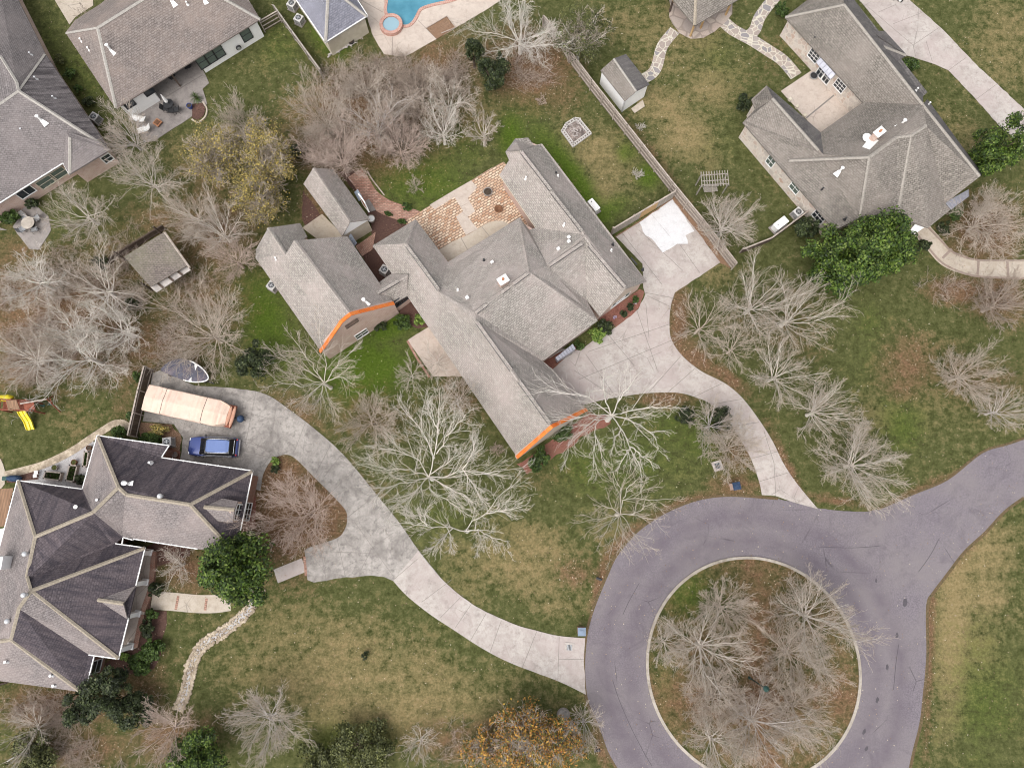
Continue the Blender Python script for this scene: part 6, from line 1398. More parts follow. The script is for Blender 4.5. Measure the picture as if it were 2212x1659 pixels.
def leafy(label, c, rpx, H, mat, seed, n=9000, size=.11, lobes=22, flat=.75, name='evergreen_tree', group=None, bark='trunk_dark', squash=(1, 1, 0), category='tree', gaps=.5, low=.12, twigs=0):
    rng = np.random.default_rng(seed); hc = H*.6; cw = W(c, hc); b0 = np.array([cw.x, cw.y, 0.0]); rad = rpx*(CAM_H-hc)/FPX
    hz = H*(1-low)/2; cz = H*low+hz; sx, sy, sa = squash
    # lobes spread through the crown volume
    d = unit(rng.normal(0, 1, (lobes, 3))); rr = rng.uniform(.25, 1.12, (lobes, 1))**.6; lr = rng.uniform(.14, .40, lobes)
    L = d*rr*(1-lr[:, None]*.8); k = rng.integers(0, lobes, n); dd = unit(rng.normal(0, 1, (n, 3))+np.array([0, 0, .35])); q = rng.uniform(.0, 1, (n, 1))**.4
    cen = L[k]+dd*lr[k, None]*q; cen += rng.normal(0, .03, cen.shape)
    keep = np.sin(cen[:, 0]*9+seed)+np.sin(cen[:, 1]*8+seed*2)+np.sin(cen[:, 2]*7) > -1.9*(1-gaps*.6)-.3; cen = cen[keep]; dd = dd[keep]
    x, y = cen[:, 0]*sx*rad, cen[:, 1]*sy*rad; ca, sa_ = math.cos(R(sa)), math.sin(R(sa))
    pts = np.stack([x*ca-y*sa_, x*sa_+y*ca, cen[:, 2]*hz*flat/.75+cz], 1); pts[:, 2] = np.maximum(pts[:, 2], .08)
    root = empty(name, Vector(b0), label, category, group)
    nrm = unit(dd*.7+np.array([0, 0, .5])+rng.normal(0, .45, dd.shape)); v, f = leaf_quads(pts, nrm, size, rng); np_mesh('crown', v, f, mat, root)
    # trunk and inner limbs
    m_ = max(3, lobes//3); tips = np.stack([L[:m_, 0]*sx*rad*ca-L[:m_, 1]*sy*rad*sa_, L[:m_, 0]*sx*rad*sa_+L[:m_, 1]*sy*rad*ca, L[:m_, 2]*hz+cz], 1); tips[:, 2] = np.maximum(tips[:, 2], .2)
    f0 = np.array([0, 0, min(H*.25, 1.6)]); Pl = np.stack([np.broadcast_to(f0, tips.shape), f0*.5+tips*.5+rng.normal(0, .1*rad/3, tips.shape), tips], 1); r0 = .02+.022*H
    tv, tq = tubes(np.array([[[0, 0, -.1], [0, 0, .2], f0*.7, f0]]), np.array([[r0*1.5, r0*1.1, r0, r0*.9]]), 8)
    lv, lq = tubes(Pl, np.tile(np.array([[r0*.6, r0*.4, r0*.15]]), (m_, 1)), 5); np_mesh('trunk', np.concatenate([tv, lv]), np.concatenate([tq, lq+len(tv)]), bark, root)
    if twigs:
        Rd = np.tile(np.array([[.05, .04, .02]]), (m_, 1)); st, dn, ln, rd = kids(Pl, Rd, np.full(m_, rad*.8), twigs, rng, 40, .6, .2, .6, .1); P2, R2 = grow(st, dn, ln, rd, 5, .15, rng, (0, 0, .03)); st, dn, ln, rd = kids(P2, R2, ln, 5, rng, 38, .5, .15, .7, .05); P3, R3 = grow(st, dn, ln, rd, 4, .15, rng, (0, 0, .02))
        v1, q1 = tubes(P2, np.maximum(R2, .016), 3); v2, q2 = tubes(P3, np.maximum(R3, .013), 3); np_mesh('twigs', np.concatenate([v1, v2]), np.concatenate([q1, q2+len(v1)]), 'bk_tan', root)
    return root
def frond_plant(label, p, rpx, seed, n=34, mat='lf_box'):
    rng = np.random.default_rng(seed); c = W(p, .1); root = empty('palm_plant', Vector((c.x, c.y, .05)), label, 'plant'); L = rpx*CAM_H/FPX
    az = rng.uniform(0, 6.28, n); el = np.radians(rng.uniform(15, 80, n)); V, Q = [], []
    for i in range(n):
        d = np.array([math.cos(az[i])*math.cos(el[i]), math.sin(az[i])*math.cos(el[i]), math.sin(el[i])]); s = np.array([-math.sin(az[i]), math.cos(az[i]), 0]); pts = []
        for k in range(6):
            u = k/5; pts.append(d*L*u+np.array([0, 0, .25-.55*L*u*u*math.cos(el[i])]))
        for k in range(5):
            w = L*.14*math.sin(math.pi*min(.98, (k+.7)/5.4)); 
            for sg in (-1, 1):
                for j in range(3):
                    a = pts[k]+(pts[k+1]-pts[k])*j/3; b_ = a+s*sg*w+(pts[k+1]-pts[k])*.6+np.array([0, 0, -.03]); e_ = a+(pts[k+1]-pts[k])*.22
                    b0 = len(V); V += [a, b_, e_, e_]; Q.append([b0, b0+1, b0+2, b0+3])
    np_mesh('fronds', np.array(V), np.array(Q), mat, root); q = MB(); q.cyl((c.x, c.y, 0), .14, .35, 10); q.build('stem', 'trunk_dark', root)

def L10(*l): return [[t(10, *p) for p in q] for q in l]
def L6(*l): return [[t(6, *p) for p in q] for q in l]
def L11(*l): return [[t(11, *p) for p in q] for q in l]
# the big pale trees whose limbs can be followed in the photograph
bare_tree('largest white barked tree with wide spreading limbs on the lawn below the main house', None, 0, 10, 'bk_white', 1, nk=(12,6,3), r0=.18, wob=.15, twig=1.1, up=.05, limbs=L10(
 [(1495,800,3),(1545,640,5),(1570,420,7),(1590,120,9)],[(1495,800,3),(1350,735,5),(1150,730,7),(990,690,8)],[(1495,800,3),(1400,650,5.5),(1210,560,7),(1060,560,8)],[(1545,640,4.8),(1450,430,7),(1360,310,8),(1250,190,9)],
 [(1495,800,3),(1620,810,4.5),(1780,735,6.5),(1950,790,7.5),(2090,745,8)],[(1780,735,6.3),(1860,610,7),(1880,490,8)],[(1495,800,3),(1350,960,5),(1180,1070,7)],[(1495,800,3),(1600,850,5),(1740,940,6.5),(1830,980,7.5)],[(1495,800,3),(1510,920,5),(1640,1005,6.5),(1750,1060,7)],
 [(1560,600,5),(1680,400,7),(1810,260,8.5)],[(1790,740,6.3),(1890,880,7),(1960,1010,7.5)],[(1495,800,3),(1330,845,5),(1090,905,7)],[(1500,780,3.2),(1640,680,5.5),(1780,590,7.5)],[(1570,420,7),(1500,260,8),(1480,150,9)]))
bare_tree('white barked tree with low sideways limbs just below the largest white tree', None, 0, 8, 'bk_white', 2, nk=(10,6,3), r0=.16, wob=.14, twig=1.1, limbs=L10(
 [(1810,1270,2.5),(1660,1240,4.5),(1480,1230,6),(1290,1190,7)],[(1810,1270,2.5),(1860,1195,4),(1990,1110,5.5),(2090,980,7),(2212,870,8)],[(1990,1110,5.3),(2120,1100,7),(2300,1055,8)],[(1480,1230,6),(1460,1150,6.5),(1490,1060,7)],[(1700,1245,4),(1570,1370,6),(1500,1430,7)],[(1810,1270,2.5),(1920,1250,4),(1990,1310,5),(2160,1360,6.5)],[(1920,1250,4),(1940,1340,5),(1920,1440,6)],[(1480,1230,6),(1400,1130,6.7),(1300,1090,7.2)],[(1650,1240,4.7),(1680,1330,5.5),(1690,1420,6)]))
bare_tree('pale tree whose twigs reach up over the corner of the brick garage', None, 0, 8, 'bk_pale', 3, nk=(9,6,3), r0=.15, twig=1.1, limbs=L6(
 [(590,1650,2.5),(490,1500,5),(330,1280,7.5)],[(590,1650,2.5),(420,1520,4.5),(190,1430,7)],[(590,1650,2.5),(610,1470,5),(545,1170,8)],[(590,1650,2.5),(690,1500,5),(840,1370,7.5)],[(590,1650,2.5),(410,1680,4.5),(150,1640,7)],[(590,1650,2.5),(620,1780,4),(655,1890,6)],[(590,1650,2.5),(440,1760,4),(290,1830,6)],[(590,1650,2.5),(720,1590,4),(830,1650,6)],[(590,1650,2.5),(540,1800,4),(500,1880,6)],[(590,1650,2.5),(400,1610,5),(250,1560,7)]))
bare_tree('large white barked tree overhanging the driveway beside the right orange tiled gable', None, 0, 10, 'bk_white', 4, nk=(8,5,3), r0=.2, twig=1.1, wob=.16, limbs=L11(
 [(860,270,3),(740,165,5),(640,100,6.5),(300,45,8.5)],[(860,270,3),(700,255,5),(550,300,6.5),(330,315,8)],[(860,270,3),(710,290,5),(610,400,6.5),(480,540,8)],[(860,270,3),(740,330,5),(720,440,6),(700,740,8)],[(720,440,6),(760,500,7),(770,640,8)],[(860,270,3),(950,390,5),(1020,540,6.5),(1120,800,8.5)],[(1020,540,6.5),(1130,620,7.5),(1240,720,8)],[(860,270,3),(970,240,5),(1110,210,6.5),(1370,180,8.5)],[(860,270,3),(1000,310,5),(1140,360,7),(1250,480,8)],[(860,270,3),(910,180,5),(970,60,7),(1080,-80,8.5)],[(860,270,3),(800,140,5),(790,-60,8)],[(950,390,5),(880,470,6),(870,560,7)],[(1020,540,6.5),(960,640,7.5),(930,720,8)]))
bare_tree('thin pale tree on the front lawn beside the curve of the road', None, 0, 8, 'bk_pale', 5, nk=(7,5,3), r0=.13, twig=1.1, limbs=L11(
 [(935,1125,2.5),(960,985,5),(1150,1000,6),(1350,990,7)],[(935,1125,2.5),(945,900,6),(850,720,8)],[(935,1125,2.5),(1060,1120,4),(1210,1030,6)],[(935,1125,2.5),(800,1150,5),(640,1180,7)],[(935,1125,2.5),(905,1270,4.5),(840,1490,7)],[(935,1125,2.5),(1000,1210,4),(1130,1420,6.5)],[(935,1125,2.5),(850,1070,4.5),(720,1040,6)],[(960,985,5),(1010,880,6.5),(1070,830,8)],[(935,1125,2.5),(960,1240,4.5),(950,1400,6.5)],[(935,1125,2.5),(1060,1130,4),(1240,1170,6)],[(935,1125,2.5),(830,1230,5),(760,1320,6.5)]))
B_ = [  # label, centre, radius px, height, bark, options
 ('dense brown multi stemmed shrub tree left of the largest white tree',(797,908),78,5,'bk_tan',dict(nl=22,nk=(8,5,3),trunks=6,r0=.09,fork=.08,twig=1.1)),
 ('pinkish grey multi stemmed tree filling the leafy driveway island',(650,1112),118,6,'bk_pink',dict(nl=24,nk=(8,6,3),trunks=7,r0=.09,fork=.08,up=.1)),
 ('small curly pale tree between the lower left house and the green tree',(372,1222),46,4,'bk_pale',dict(nl=18,nk=(6,4,2),r0=.08,wob=.3)),
 ('dense pale rounded tree beside the road right of the middle driveway',(1872,1000),114,7,'bk_pale',dict(nl=24,nk=(9,6,3),r0=.14,twig=1.1,wob=.18)),
 ('grey twiggy tree over green leaves beside the curved driveway',(1545,915),75,5,'bk_grey',dict(nl=18,nk=(7,5,3),r0=.1)),
 ('tan twiggy tree overhanging the driveway above the square drain',(1590,965),80,6,'bk_tan',dict(nl=18,nk=(7,6,3),r0=.1)),
 ('pale rounded bare tree right of the plank fence corner',(1578,470),88,7,'bk_pale',dict(nl=19,nk=(9,6,3),r0=.13,twig=1.1)),
 ('tall pale bare tree left of the big green oak',(1650,640),115,9,'bk_pale',dict(nl=15,nk=(8,5,3),r0=.15,twig=1.1)),
 ('leaning pale bare tree just below the big green oak',(1735,670),110,9,'bk_pale',dict(nl=14,nk=(8,5,3),r0=.15,twig=1.1)),
 ('thin bare tree at the driveway edge near the parking slab',(1530,690),90,8,'bk_tan',dict(nl=14,nk=(6,5,3),r0=.11)),
 ('bare tree on the right lawn above the driveway bend',(1700,800),95,8,'bk_pale',dict(nl=15,nk=(8,5,3),r0=.14,twig=1.1)),
 ('pale bare tree spreading on the right lawn above the dense rounded tree',(1790,880),90,8,'bk_pale',dict(nl=16,nk=(8,5,3),r0=.14,twig=1.1)),
 ('bare tree with drooping twigs beside the driveway bend',(1600,740),70,7,'bk_tan',dict(nl=14,nk=(7,5,2),r0=.1)),
 ('dense brown bare tree at the right edge above the curved walk',(2150,460),95,7,'bk_tan',dict(nl=20,nk=(9,6,4),r0=.13,wob=.26,twig=1.1)),
 ('bare tree at the right edge below the curved walk',(2195,640),80,8,'bk_dark',dict(nl=16,nk=(8,6,3),r0=.14)),
 ('feathery tan bare tree on the right lawn near the photo edge',(2120,800),85,8,'bk_tan',dict(nl=19,nk=(8,6,3),r0=.11)),
 ('feathery bare tree at the road edge on the right side of the photo',(2195,880),60,7,'bk_grey',dict(nl=16,nk=(7,5,2),r0=.1)),
 ('reddish brown thicket tree above the garden house',(725,320),98,8,'bk_pink',dict(nl=20,nk=(8,6,4),r0=.13,up=.1)),
 ('brown thicket tree in the middle of the back thicket',(800,240),105,9,'bk_grey',dict(nl=19,nk=(8,6,4),r0=.15,wob=.25)),
 ('dusky thicket tree on the left end of the back thicket',(690,230),90,8,'bk_tan',dict(nl=19,nk=(8,6,4),r0=.12)),
 ('dark brown thicket tree beside the pool terrace',(900,155),95,9,'bk_dark',dict(nl=18,nk=(8,6,4),r0=.14,wob=.25)),
 ('grey brown thicket tree between pool terrace and back lawn',(960,190),88,9,'bk_pale',dict(nl=18,nk=(8,6,4),r0=.13,wob=.25)),
 ('pinkish thicket tree at the lower right of the back thicket',(855,290),85,8,'bk_pink',dict(nl=18,nk=(8,6,3),r0=.12)),
 ('tan thicket tree just below the pool house',(780,165),75,7,'bk_tan',dict(nl=18,nk=(7,5,3),r0=.11)),
 ('pale vase shaped tree on the back lawn, the left of two',(950,248),75,9,'bk_white',dict(nl=15,nk=(7,5,3),r0=.13,up=.12)),
 ('pale vase shaped tree on the back lawn, the right of two',(1042,250),62,9,'bk_pale',dict(nl=14,nk=(7,5,3),r0=.12,up=.12)),
 ('large pale bare tree at the top edge above the silvered fence',(1125,30),115,10,'bk_white',dict(nl=15,nk=(9,6,3),r0=.18,twig=1.1,wob=.22)),
 ('feathery tan shrub tree on the lawn beside the upper left terrace',(512,248),62,5,'bk_tan',dict(nl=26,nk=(8,5,3),r0=.08,trunks=6,fork=.06)),
 ('pale bare shrub spilling over the upper left terrace',(270,290),75,5,'bk_grey',dict(nl=18,nk=(8,6,3),r0=.1)),
 ('bare tree in front of the upper left house windows',(300,370),90,7,'bk_pale',dict(nl=16,nk=(8,6,3),r0=.12,wob=.22)),
 ('bare tree at the left edge beside the round table terrace',(150,440),90,8,'bk_pale',dict(nl=15,nk=(8,6,3),r0=.13,wob=.22)),
 ('tangled pale tree at the left photo edge, topmost of the left woodland',(30,580),95,10,'bk_white',dict(nl=14,nk=(8,6,3),r0=.17,wob=.25,twig=1.1)),
 ('tall pale woodland tree left of the old open shed',(180,600),105,10,'bk_pale',dict(nl=15,nk=(9,6,3),r0=.16,wob=.22,twig=1.1)),
 ('pale woodland tree with long limbs below the old open shed',(215,690),95,10,'bk_white',dict(nl=14,nk=(8,6,3),r0=.17,wob=.22,twig=1.1)),
 ('pale woodland tree in the middle of the left woodland',(95,690),105,10,'bk_pale',dict(nl=15,nk=(9,6,3),r0=.16,wob=.24,twig=1.1)),
 ('lowest pale woodland tree above the play set',(140,755),105,10,'bk_white',dict(nl=16,nk=(8,6,3),r0=.17,wob=.18,twig=1.1)),
 ('woodland tree at the left edge above the play set',(20,760),90,9,'bk_pale',dict(nl=15,nk=(8,5,3),r0=.14,wob=.2)),
 ('wide bare tan tree above the tarp covered boat',(428,705),125,9,'bk_tan',dict(nl=20,nk=(8,6,3),r0=.17,twig=1.1,wob=.12)),
 ('upright pale bare tree right of the old open shed, the upper one',(455,480),88,8,'bk_pale',dict(nl=15,nk=(8,6,3),r0=.14)),
 ('pinkish bare tree right of the old open shed, the lower one',(490,545),70,7,'bk_pink',dict(nl=17,nk=(8,6,3),r0=.11)),
 ('bare tree between the yellow leaved trees and the old open shed',(400,450),75,7,'bk_tan',dict(nl=15,nk=(8,5,3),r0=.12)),
 ('small bare tree overhanging the edge of the pale slab left of the main house',(940,775),50,5,'bk_pale',dict(nl=13,nk=(6,4,2),r0=.08,wob=.12)),
 ('bare shrub on the grass left of the pale slab',(885,805),45,4,'bk_pale',dict(nl=13,nk=(6,4,2),r0=.08)),
 ('tan bare tree against the left wing of the main house above the largest white tree',(990,850),62,6,'bk_tan',dict(nl=15,nk=(7,5,2),r0=.09)),
 ('small reddish round shrub right of the largest white tree',(1073,970),20,1.6,'bk_pink',dict(nl=16,nk=(4,4,2),r0=.03,category='shrub',name='bare_shrub')),
 ('tiny white sapling right of the long plank fence',(1386,270),14,1.8,'bk_white',dict(nl=12,nk=(4,4,2),r0=.03)),
 ('whitish upright sapling inside the long plank fence',(1381,367),20,3.0,'bk_white',dict(nl=15,nk=(4,4,2),r0=.05,up=.2)),
 ('dry brown shrub on the back lawn above the patio',(897,400),26,1.5,'bk_tan',dict(nl=15,nk=(4,4,2),r0=.03,category='shrub',name='bare_shrub')),
 ('small dry red shrub on the leafy ground near the silvered fence',(1168,215),14,1.2,'bk_pink',dict(nl=14,nk=(4,4,2),r0=.025,category='shrub',name='bare_shrub')),
 ('large bare tree on the round lawn, left of the street lamp',(1535,1410),115,8,'bk_pale',dict(nl=19,nk=(9,7,3),r0=.15,twig=1.1)),
 ('bare tree at the top of the round lawn',(1580,1320),75,8,'bk_tan',dict(nl=16,nk=(8,7,3),r0=.12)),
 ('bare tree on the right side of the round lawn overhanging the road',(1775,1340),110,8,'bk_pale',dict(nl=19,nk=(9,7,3),r0=.15,twig=1.1)),
 ('tan bare tree on the round lawn, right of the street lamp',(1735,1425),95,8,'bk_tan',dict(nl=17,nk=(9,7,3),r0=.13)),
 ('bare tree at the lower middle of the round lawn',(1655,1580),105,8,'bk_grey',dict(nl=19,nk=(9,7,3),r0=.14)),
 ('bare tree at the lower right of the round lawn',(1745,1545),90,8,'bk_tan',dict(nl=17,nk=(8,7,3),r0=.13)),
 ('small bare tree at the left kerb of the round lawn',(1445,1395),48,5,'bk_pale',dict(nl=15,nk=(7,6,2),r0=.08)),
 ('bare tree at the lower left of the round lawn',(1560,1520),85,7,'bk_tan',dict(nl=17,nk=(8,7,3),r0=.12)),
 ('bare tree at the bottom edge of the round lawn',(1560,1620),80,8,'bk_pale',dict(nl=16,nk=(8,7,3),r0=.13)),
 ('pinkish bare tree at the end of the dry creek',(345,1590),80,7,'bk_pink',dict(nl=15,nk=(8,5,3),r0=.12)),
 ('feathery grey bare tree on the lower left lawn',(565,1565),92,6,'bk_grey',dict(nl=24,nk=(8,6,3),r0=.1,trunks=5)),
 ('small bare tree at the bottom edge between the green and orange bushes',(905,1610),50,4,'bk_pale',dict(nl=15,nk=(6,4,2),r0=.07)),
 ('grey bare shrub arching over the road verge by the round concrete lid',(1265,1570),55,4,'bk_grey',dict(nl=17,nk=(7,5,2),r0=.07)),
 ('bare tree at the top left behind the upper neighbours',(160,10),30,5,'bk_dark',dict(nl=12,nk=(4,4,2),r0=.07)),
 ('bare tree in the bottom left corner',(40,1590),70,6,'bk_pale',dict(nl=14,nk=(6,4,2),r0=.09)),
]
for i, (lb, c, rp, H, bk, kw) in enumerate(B_): bare_tree(lb, c, rp, H, bk, 100+i, **kw)
S = dict(category='shrub', name='shrub')
LF = [
 ('big bright green oak in front of the top right house, its right half',(1905,525),84,7,'lf_oak',dict(n=24000,lobes=52,size=.15,gaps=.8)),
 ('big bright green oak in front of the top right house, its left half',(1820,565),86,7,'lf_oak',dict(n=22000,lobes=50,size=.15,gaps=.8)),
 ('bright green tree at the right end of the top right house',(2165,318),74,8,'lf_oak',dict(n=14000,lobes=24,size=.13,gaps=.8)),
 ('bright green tree beside the lower left house and the walk',(508,1232),88,8,'lf_oak',dict(n=20000,lobes=48,size=.15,gaps=.8)),
 ('dark green bushy tree beside the tarp covered boat',(545,778),46,4,'lf_dark',dict(n=9000)),
 ('dark evergreen tree on leaf litter at the right end of the back thicket',(1064,155),44,5,'lf_dark',dict(n=9000,gaps=.8)),
 ('narrow dark evergreen in the back thicket near the pool terrace',(1022,108),28,5,'lf_dark',dict(n=4500,gaps=.8)),
 ('dark shrub tree at the lower corner of the lower left house',(222,1500),55,5,'lf_dark',dict(n=11000)),
 ('dark shrub tree left of the largest dark shrub at the lower left corner',(165,1535),40,4,'lf_dark',dict(n=7000)),
 ('dark shrub on brown leaves between the house corner and the dry creek',(287,1540),42,3,'lf_dark',dict(n=7000,**S)),
 ('green leafy bush at the bottom edge right of the pinkish bare tree',(428,1632),60,4.5,'lf_oak',dict(n=12000,lobes=20)),
 ('olive green bush at the bottom left edge',(60,1640),55,3,'lf_olive',dict(n=7000,**S)),
 ('dull green spreading bush at the bottom edge of the lower left lawn',(775,1612),75,2.6,'lf_olive',dict(n=11000,lobes=30,gaps=.9,**S)),
 ('low olive bush left of the dull green spreading bush',(690,1640),50,2,'lf_olive',dict(n=6000,lobes=20,gaps=.9,**S)),
 ('largest orange leaved autumn tree at the bottom edge',(1135,1590),82,6,'lf_orange',dict(n=5600,lobes=90,gaps=1,twigs=18,name='autumn_tree',bark='bk_grey')),
 ('orange leaved autumn tree right of the largest orange tree',(1215,1605),58,5,'lf_orange',dict(n=3400,lobes=44,gaps=1,twigs=16,name='autumn_tree',bark='bk_grey')),
 ('rusty low autumn bush left of the orange trees',(1045,1625),52,4,'lf_orange',dict(n=2200,lobes=40,gaps=1,twigs=16,name='autumn_tree',bark='bk_grey')),
 ('olive yellow leaved tree beside the thicket, the upper right of three',(565,335),98,7,'lf_yellow',dict(n=6800,lobes=60,gaps=1,twigs=22,size=.10,name='autumn_tree',bark='bk_tan')),
 ('olive yellow leaved tree beside the upper left terrace, the left of three',(455,335),88,6,'lf_yellow',dict(n=4200,lobes=60,gaps=1,twigs=24,size=.10,name='autumn_tree',bark='bk_tan')),
 ('olive yellow leaved tree above the garage roof, the lowest of three',(560,418),78,6,'lf_yellow',dict(n=4600,lobes=50,gaps=1,twigs=22,size=.10,name='autumn_tree',bark='bk_tan')),
 ('wispy olive green tree beside the silvered fence at the top',(1255,70),80,8,'lf_olive',dict(n=5000,lobes=50,gaps=1,twigs=16,size=.09,name='wispy_tree',bark='bk_pale')),
 ('dark green shrub under the left orange tiled gable end, the larger',(1166,990),33,1.7,'lf_box',dict(n=6500,squash=(1,.7,60),**S)),
 ('dark green shrub against the right part of the orange tiled gable',(1218,938),26,1.5,'lf_box',dict(n=4500,squash=(1,.7,35),**S)),
 ('light green round shrub beside the front walk of the main house',(1291,722),21,1.3,'lf_lime',dict(n=2600,size=.1,**S)),
 ('dark round shrub above the light green shrub',(1308,706),20,1.3,'lf_dark',dict(n=3000,**S)),
 ('small green shrub beside the bay window',(1251,746),12,1.0,'lf_box',dict(n=1200,**S)),
 ('small dark shrub in the red mulch bed, lowest of three',(1347,678),9,.7,'lf_dark',dict(n=700,**S)),
 ('small dark shrub in the red mulch bed, middle of three',(1361,663),9,.7,'lf_dark',dict(n=700,**S)),
 ('small dark shrub in the red mulch bed, top of three',(1374,648),9,.7,'lf_box',dict(n=700,**S)),
 ('clump of purple flowers in the red mulch bed',(1372,653),5,.4,'flower',dict(n=160,size=.05,category='flowers',name='flowers')),
 ('clump of white flowers in the red mulch bed',(1328,685),5,.4,'flower',dict(n=160,size=.05,category='flowers',name='flowers')),
 ('leafy plants in the bed between garage gable and house',(870,698),22,.9,'lf_box',dict(n=2200,gaps=.9,**S)),
 ('green plants on the right of the garage gable bed',(905,690),16,.8,'lf_lime',dict(n=1000,gaps=.9,**S)),
 ('dark shrub against the brick garage gable',(822,706),15,1.0,'lf_dark',dict(n=2200,**S)),
 ('tall dark green shrub left of the big oak at the stone wall',(1745,492),30,3,'lf_dark',dict(n=5000,**S)),
 ('dark green shrub at the entry walk right of the big oak',(1996,528),17,1.2,'lf_dark',dict(n=2200,**S)),
 ('dark green shrub right of the entry walk of the top right house',(2042,492),18,1.2,'lf_dark',dict(n=2000,**S)),
 ('green shrub at the lower right eave of the top right house',(2066,462),19,1.4,'lf_box',dict(n=2200,**S)),
 ('round green shrub below the big oak',(1822,625),27,1.5,'lf_oak',dict(n=3500,**S)),
 ('green shrub between the top right house and its driveway',(1966,140),23,2,'lf_box',dict(n=3500,**S)),
 ('green shrub at the top corner of the top right house',(1690,20),20,1.5,'lf_box',dict(n=2500,**S)),
 ('dark green shrub left of the dark streaked wing of the top right house',(1608,222),23,1.6,'lf_dark',dict(n=3000,**S)),
 ('low dark plant in the strip between the upper left houses, topmost',(127,128),14,1,'lf_olive',dict(n=1400,**S)),
 ('low dark plant in the strip between the upper left houses, second',(148,158),15,1,'lf_box',dict(n=1400,**S)),
 ('low dark plant in the strip between the upper left houses, third',(168,190),12,.9,'lf_box',dict(n=1000,**S)),
 ('low dark plant in the strip between the upper left houses, lowest',(190,218),15,1,'lf_dark',dict(n=1600,**S)),
 ('rounded shrub between stone border and brown fence',(255,936),19,1.2,'lf_box',dict(n=2200,**S)),
 ('long green hedge beside the upper roof of the lower left house',(325,948),30,1.2,'lf_box',dict(n=4500,squash=(1,.5,-8),lobes=24,**S)),
 ('brown topped hedge along the boat driveway',(340,928),32,1.2,'lf_yellow',dict(n=2600,squash=(1,.35,-4),lobes=24,**S)),
 ('leafy shrub beside the tall raised bed',(173,1035),13,1,'lf_dark',dict(n=1100,**S)),
 ('small lime shrub at the tip of the driveway island',(594,996),10,.9,'lf_lime',dict(n=800,**S)),
 ('small dark shrub at the tip of the driveway island',(594,1012),11,.9,'lf_dark',dict(n=900,**S)),
 ('clipped round hedge curving round the bed at the lower left porch',(326,1408),28,1.4,'lf_box',dict(n=4500,lobes=20,**S)),
 ('clipped hedge at the lower end of the curved bed',(300,1438),26,1.3,'lf_box',dict(n=4000,lobes=20,**S)),
 ('square clipped hedge beside the porch walk',(328,1326),13,1.1,'lf_box',dict(n=1500,**S)),
 ('dark clipped hedge along the porch of the lower left house',(318,1358),22,1.2,'lf_dark',dict(n=3000,squash=(.7,1,0),**S)),
 ('dark shrub above the porch walk of the lower left house',(336,1272),17,1.2,'lf_dark',dict(n=2000,**S)),
 ('clipped rectangular hedge beside the round table terrace',(20,470),23,1.6,'lf_box',dict(n=4000,squash=(1,.75,35),lobes=26,**S)),
 ('dark shrub beside the left window wall near the terrace',(68,440),16,1.3,'lf_dark',dict(n=1600,**S)),
 ('green shrub against the brown board fence, lower',(283,898),12,1,'lf_box',dict(n=1100,**S)),
 ('green shrub against the brown board fence, upper',(298,812),14,1.1,'lf_box',dict(n=1300,**S)),
 ('dark evergreen shrub under the grey twiggy driveway tree',(1482,895),26,2,'lf_dark',dict(n=3000,gaps=.9,**S)),
 ('dark evergreen shrub hidden among twigs at the driveway bend',(1560,905),30,2,'lf_dark',dict(n=2500,gaps=.9,**S)),
 ('low green border plants beside the brick walk, left clump',(838,462),11,.5,'lf_box',dict(n=900,squash=(1,.5,-20),**S)),
 ('low green border plants beside the brick walk, right clump',(868,478),11,.5,'lf_box',dict(n=900,squash=(1,.5,-15),**S)),
 ('low green plants in the small bed above the brick walk',(880,446),12,.5,'lf_box',dict(n=900,**S)),
 ('small dark leafed sapling alone on the lower left lawn',(789,1416),10,1.0,'lf_dark',dict(n=420,size=.07,**S)),
 ('dark shrub at the left woodland floor, near the woodland middle',(215,570),22,1.5,'lf_dark',dict(n=1800,gaps=.9,**S)),
 ('dark shrub on the woodland floor below the old open shed',(285,655),18,1.2,'lf_dark',dict(n=1200,gaps=.9,**S)),
 ('dark green shrub beside the yellow leaved trees',(640,325),16,2.5,'lf_dark',dict(n=1300,gaps=.9,**S)),
 ('broad leafed plants at the porch end of the lower left house',(268,1418),11,.7,'lf_lime',dict(n=500,size=.12,**S)),
]
for i, (lb, c, rp, H, mt, kw) in enumerate(LF): leafy(lb, c, rp, H, mt, 300+i, **kw)
frond_plant('potted sago palm in the round bed of the upper left terrace', t(1,1700,855), 19, 9)
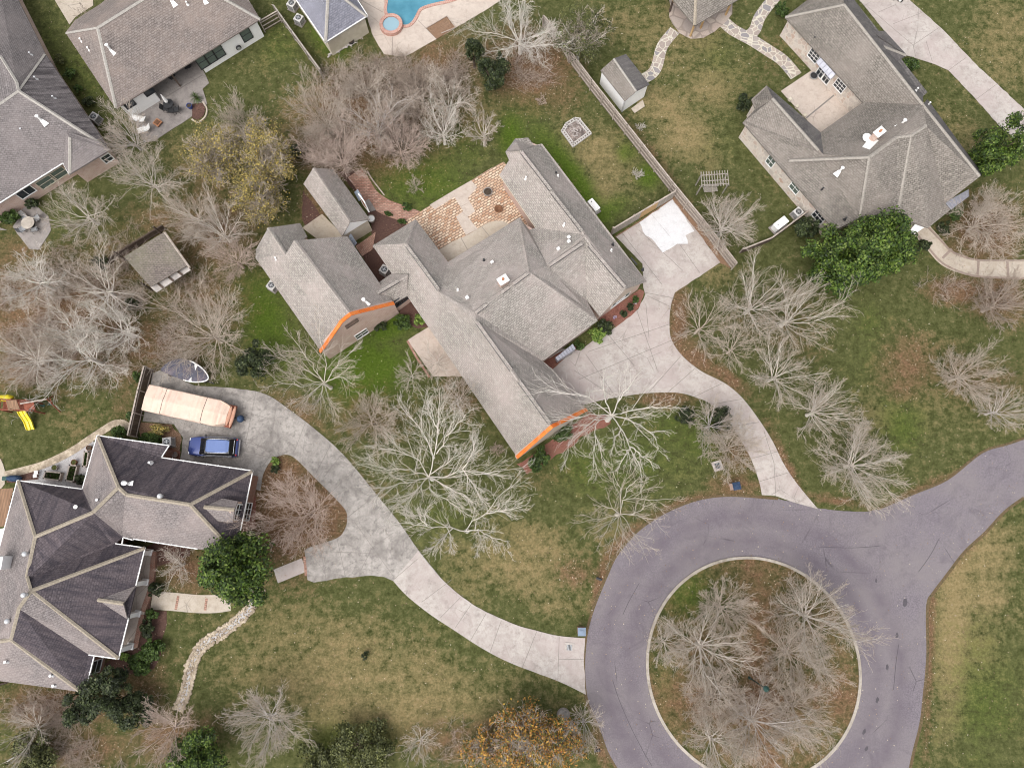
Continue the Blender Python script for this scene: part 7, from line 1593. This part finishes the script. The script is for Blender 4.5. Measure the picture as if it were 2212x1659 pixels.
# ------------------------------------------------------------------ fallen leaves, scattered where the litter lies
def fallen():
    rng = np.random.default_rng(77); vis = (G_PX > -30) & (G_PX < 2240) & (G_PY > -30) & (G_PY < 1690)
    idx = np.where(vis)[0]; w = .022+G_COV[idx, 2]**1.6+.12*G_COV[idx, 0]*(rng.uniform(0, 1, len(idx)) > .5); w /= w.sum()
    n = 15000; k = rng.choice(idx, n, p=w); p = G_CO[k]+np.concatenate([rng.uniform(-.5, .5, (n, 2)), np.zeros((n, 1))], 1); p[:, 2] = .03+rng.uniform(0, .02, n)
    inr = np.hypot(p[:, 0]-ROUND_C[0], p[:, 1]-ROUND_C[1]) < KR+.2; p[inr, 2] += .1
    nr = unit(np.stack([rng.normal(0, .3, n), rng.normal(0, .3, n), np.ones(n)], 1)); v, q = leaf_quads(p, nr, .06, rng, .6)
    o = np_mesh('fallen_leaves', v, q, 'lf_fall', None); o['kind'] = 'stuff'
fallen()

# ------------------------------------------------------------------ tangled brush under the bare trees
def brush():
    rng = np.random.default_rng(31); M = np.zeros(len(G_PX))
    for x0, y0, x1, y1, w in ((0, 480, 500, 840, 1.0), (640, 120, 1010, 370, 1.3), (0, 1500, 420, 1680, .9), (930, 1560, 1280, 1680, .9), (1040, 40, 1200, 190, .3), (220, 250, 340, 420, .8), (1440, 1240, 1830, 1660, .25), (1990, 560, 2220, 900, .25)):
        M = np.maximum(M, w*((G_PX > x0) & (G_PX < x1) & (G_PY > y0) & (G_PY < y1))*np.maximum(G_COV[:, 2]-.3, 0))
    keep = np.sin(G_CO[:, 0]*.9)+np.sin(G_CO[:, 1]*.8+1)+np.sin(G_CO[:, 0]*.37+G_CO[:, 1]*.41) > -.4
    M = M*keep; k = rng.choice(len(M), 1500, p=M/M.sum()); c = G_CO[k]+np.concatenate([rng.uniform(-.4, .4, (1500, 2)), np.zeros((1500, 1))], 1)
    c = c[np.hypot(c[:, 0]-ROUND_C[0], c[:, 1]-ROUND_C[1]) > -1]; n = len(c); st = np.repeat(c, 6, 0)+rng.normal(0, .08, (n*6, 3))*[1, 1, 0]
    d = unit(rng.normal(0, .8, (n*6, 3))*[1, 1, .3]+[0, 0, .9]); ln = rng.uniform(.6, 1.7, n*6); P, Rd = grow(st, d, ln, np.full(n*6, .014), 5, .22, rng, (0, 0, -.03))
    s2, d2, l2, r2 = kids(P, Rd, ln, 4, rng, 38, .6, .2, .8, .0); P2, R2 = grow(s2, d2, l2, np.maximum(r2, .009), 4, .2, rng, (0, 0, 0))
    v1, q1 = tubes(P, Rd, 3); v2, q2 = tubes(P2, R2, 3); q = np.concatenate([q1, q2+len(v1)]); mi = (np.arange(len(q))//97) % 3
    o = np_mesh('undergrowth', np.concatenate([v1, v2]), q, ('bk_dark', 'bk_tan', 'bk_pink'), None, mi); o['kind'] = 'stuff'
brush()
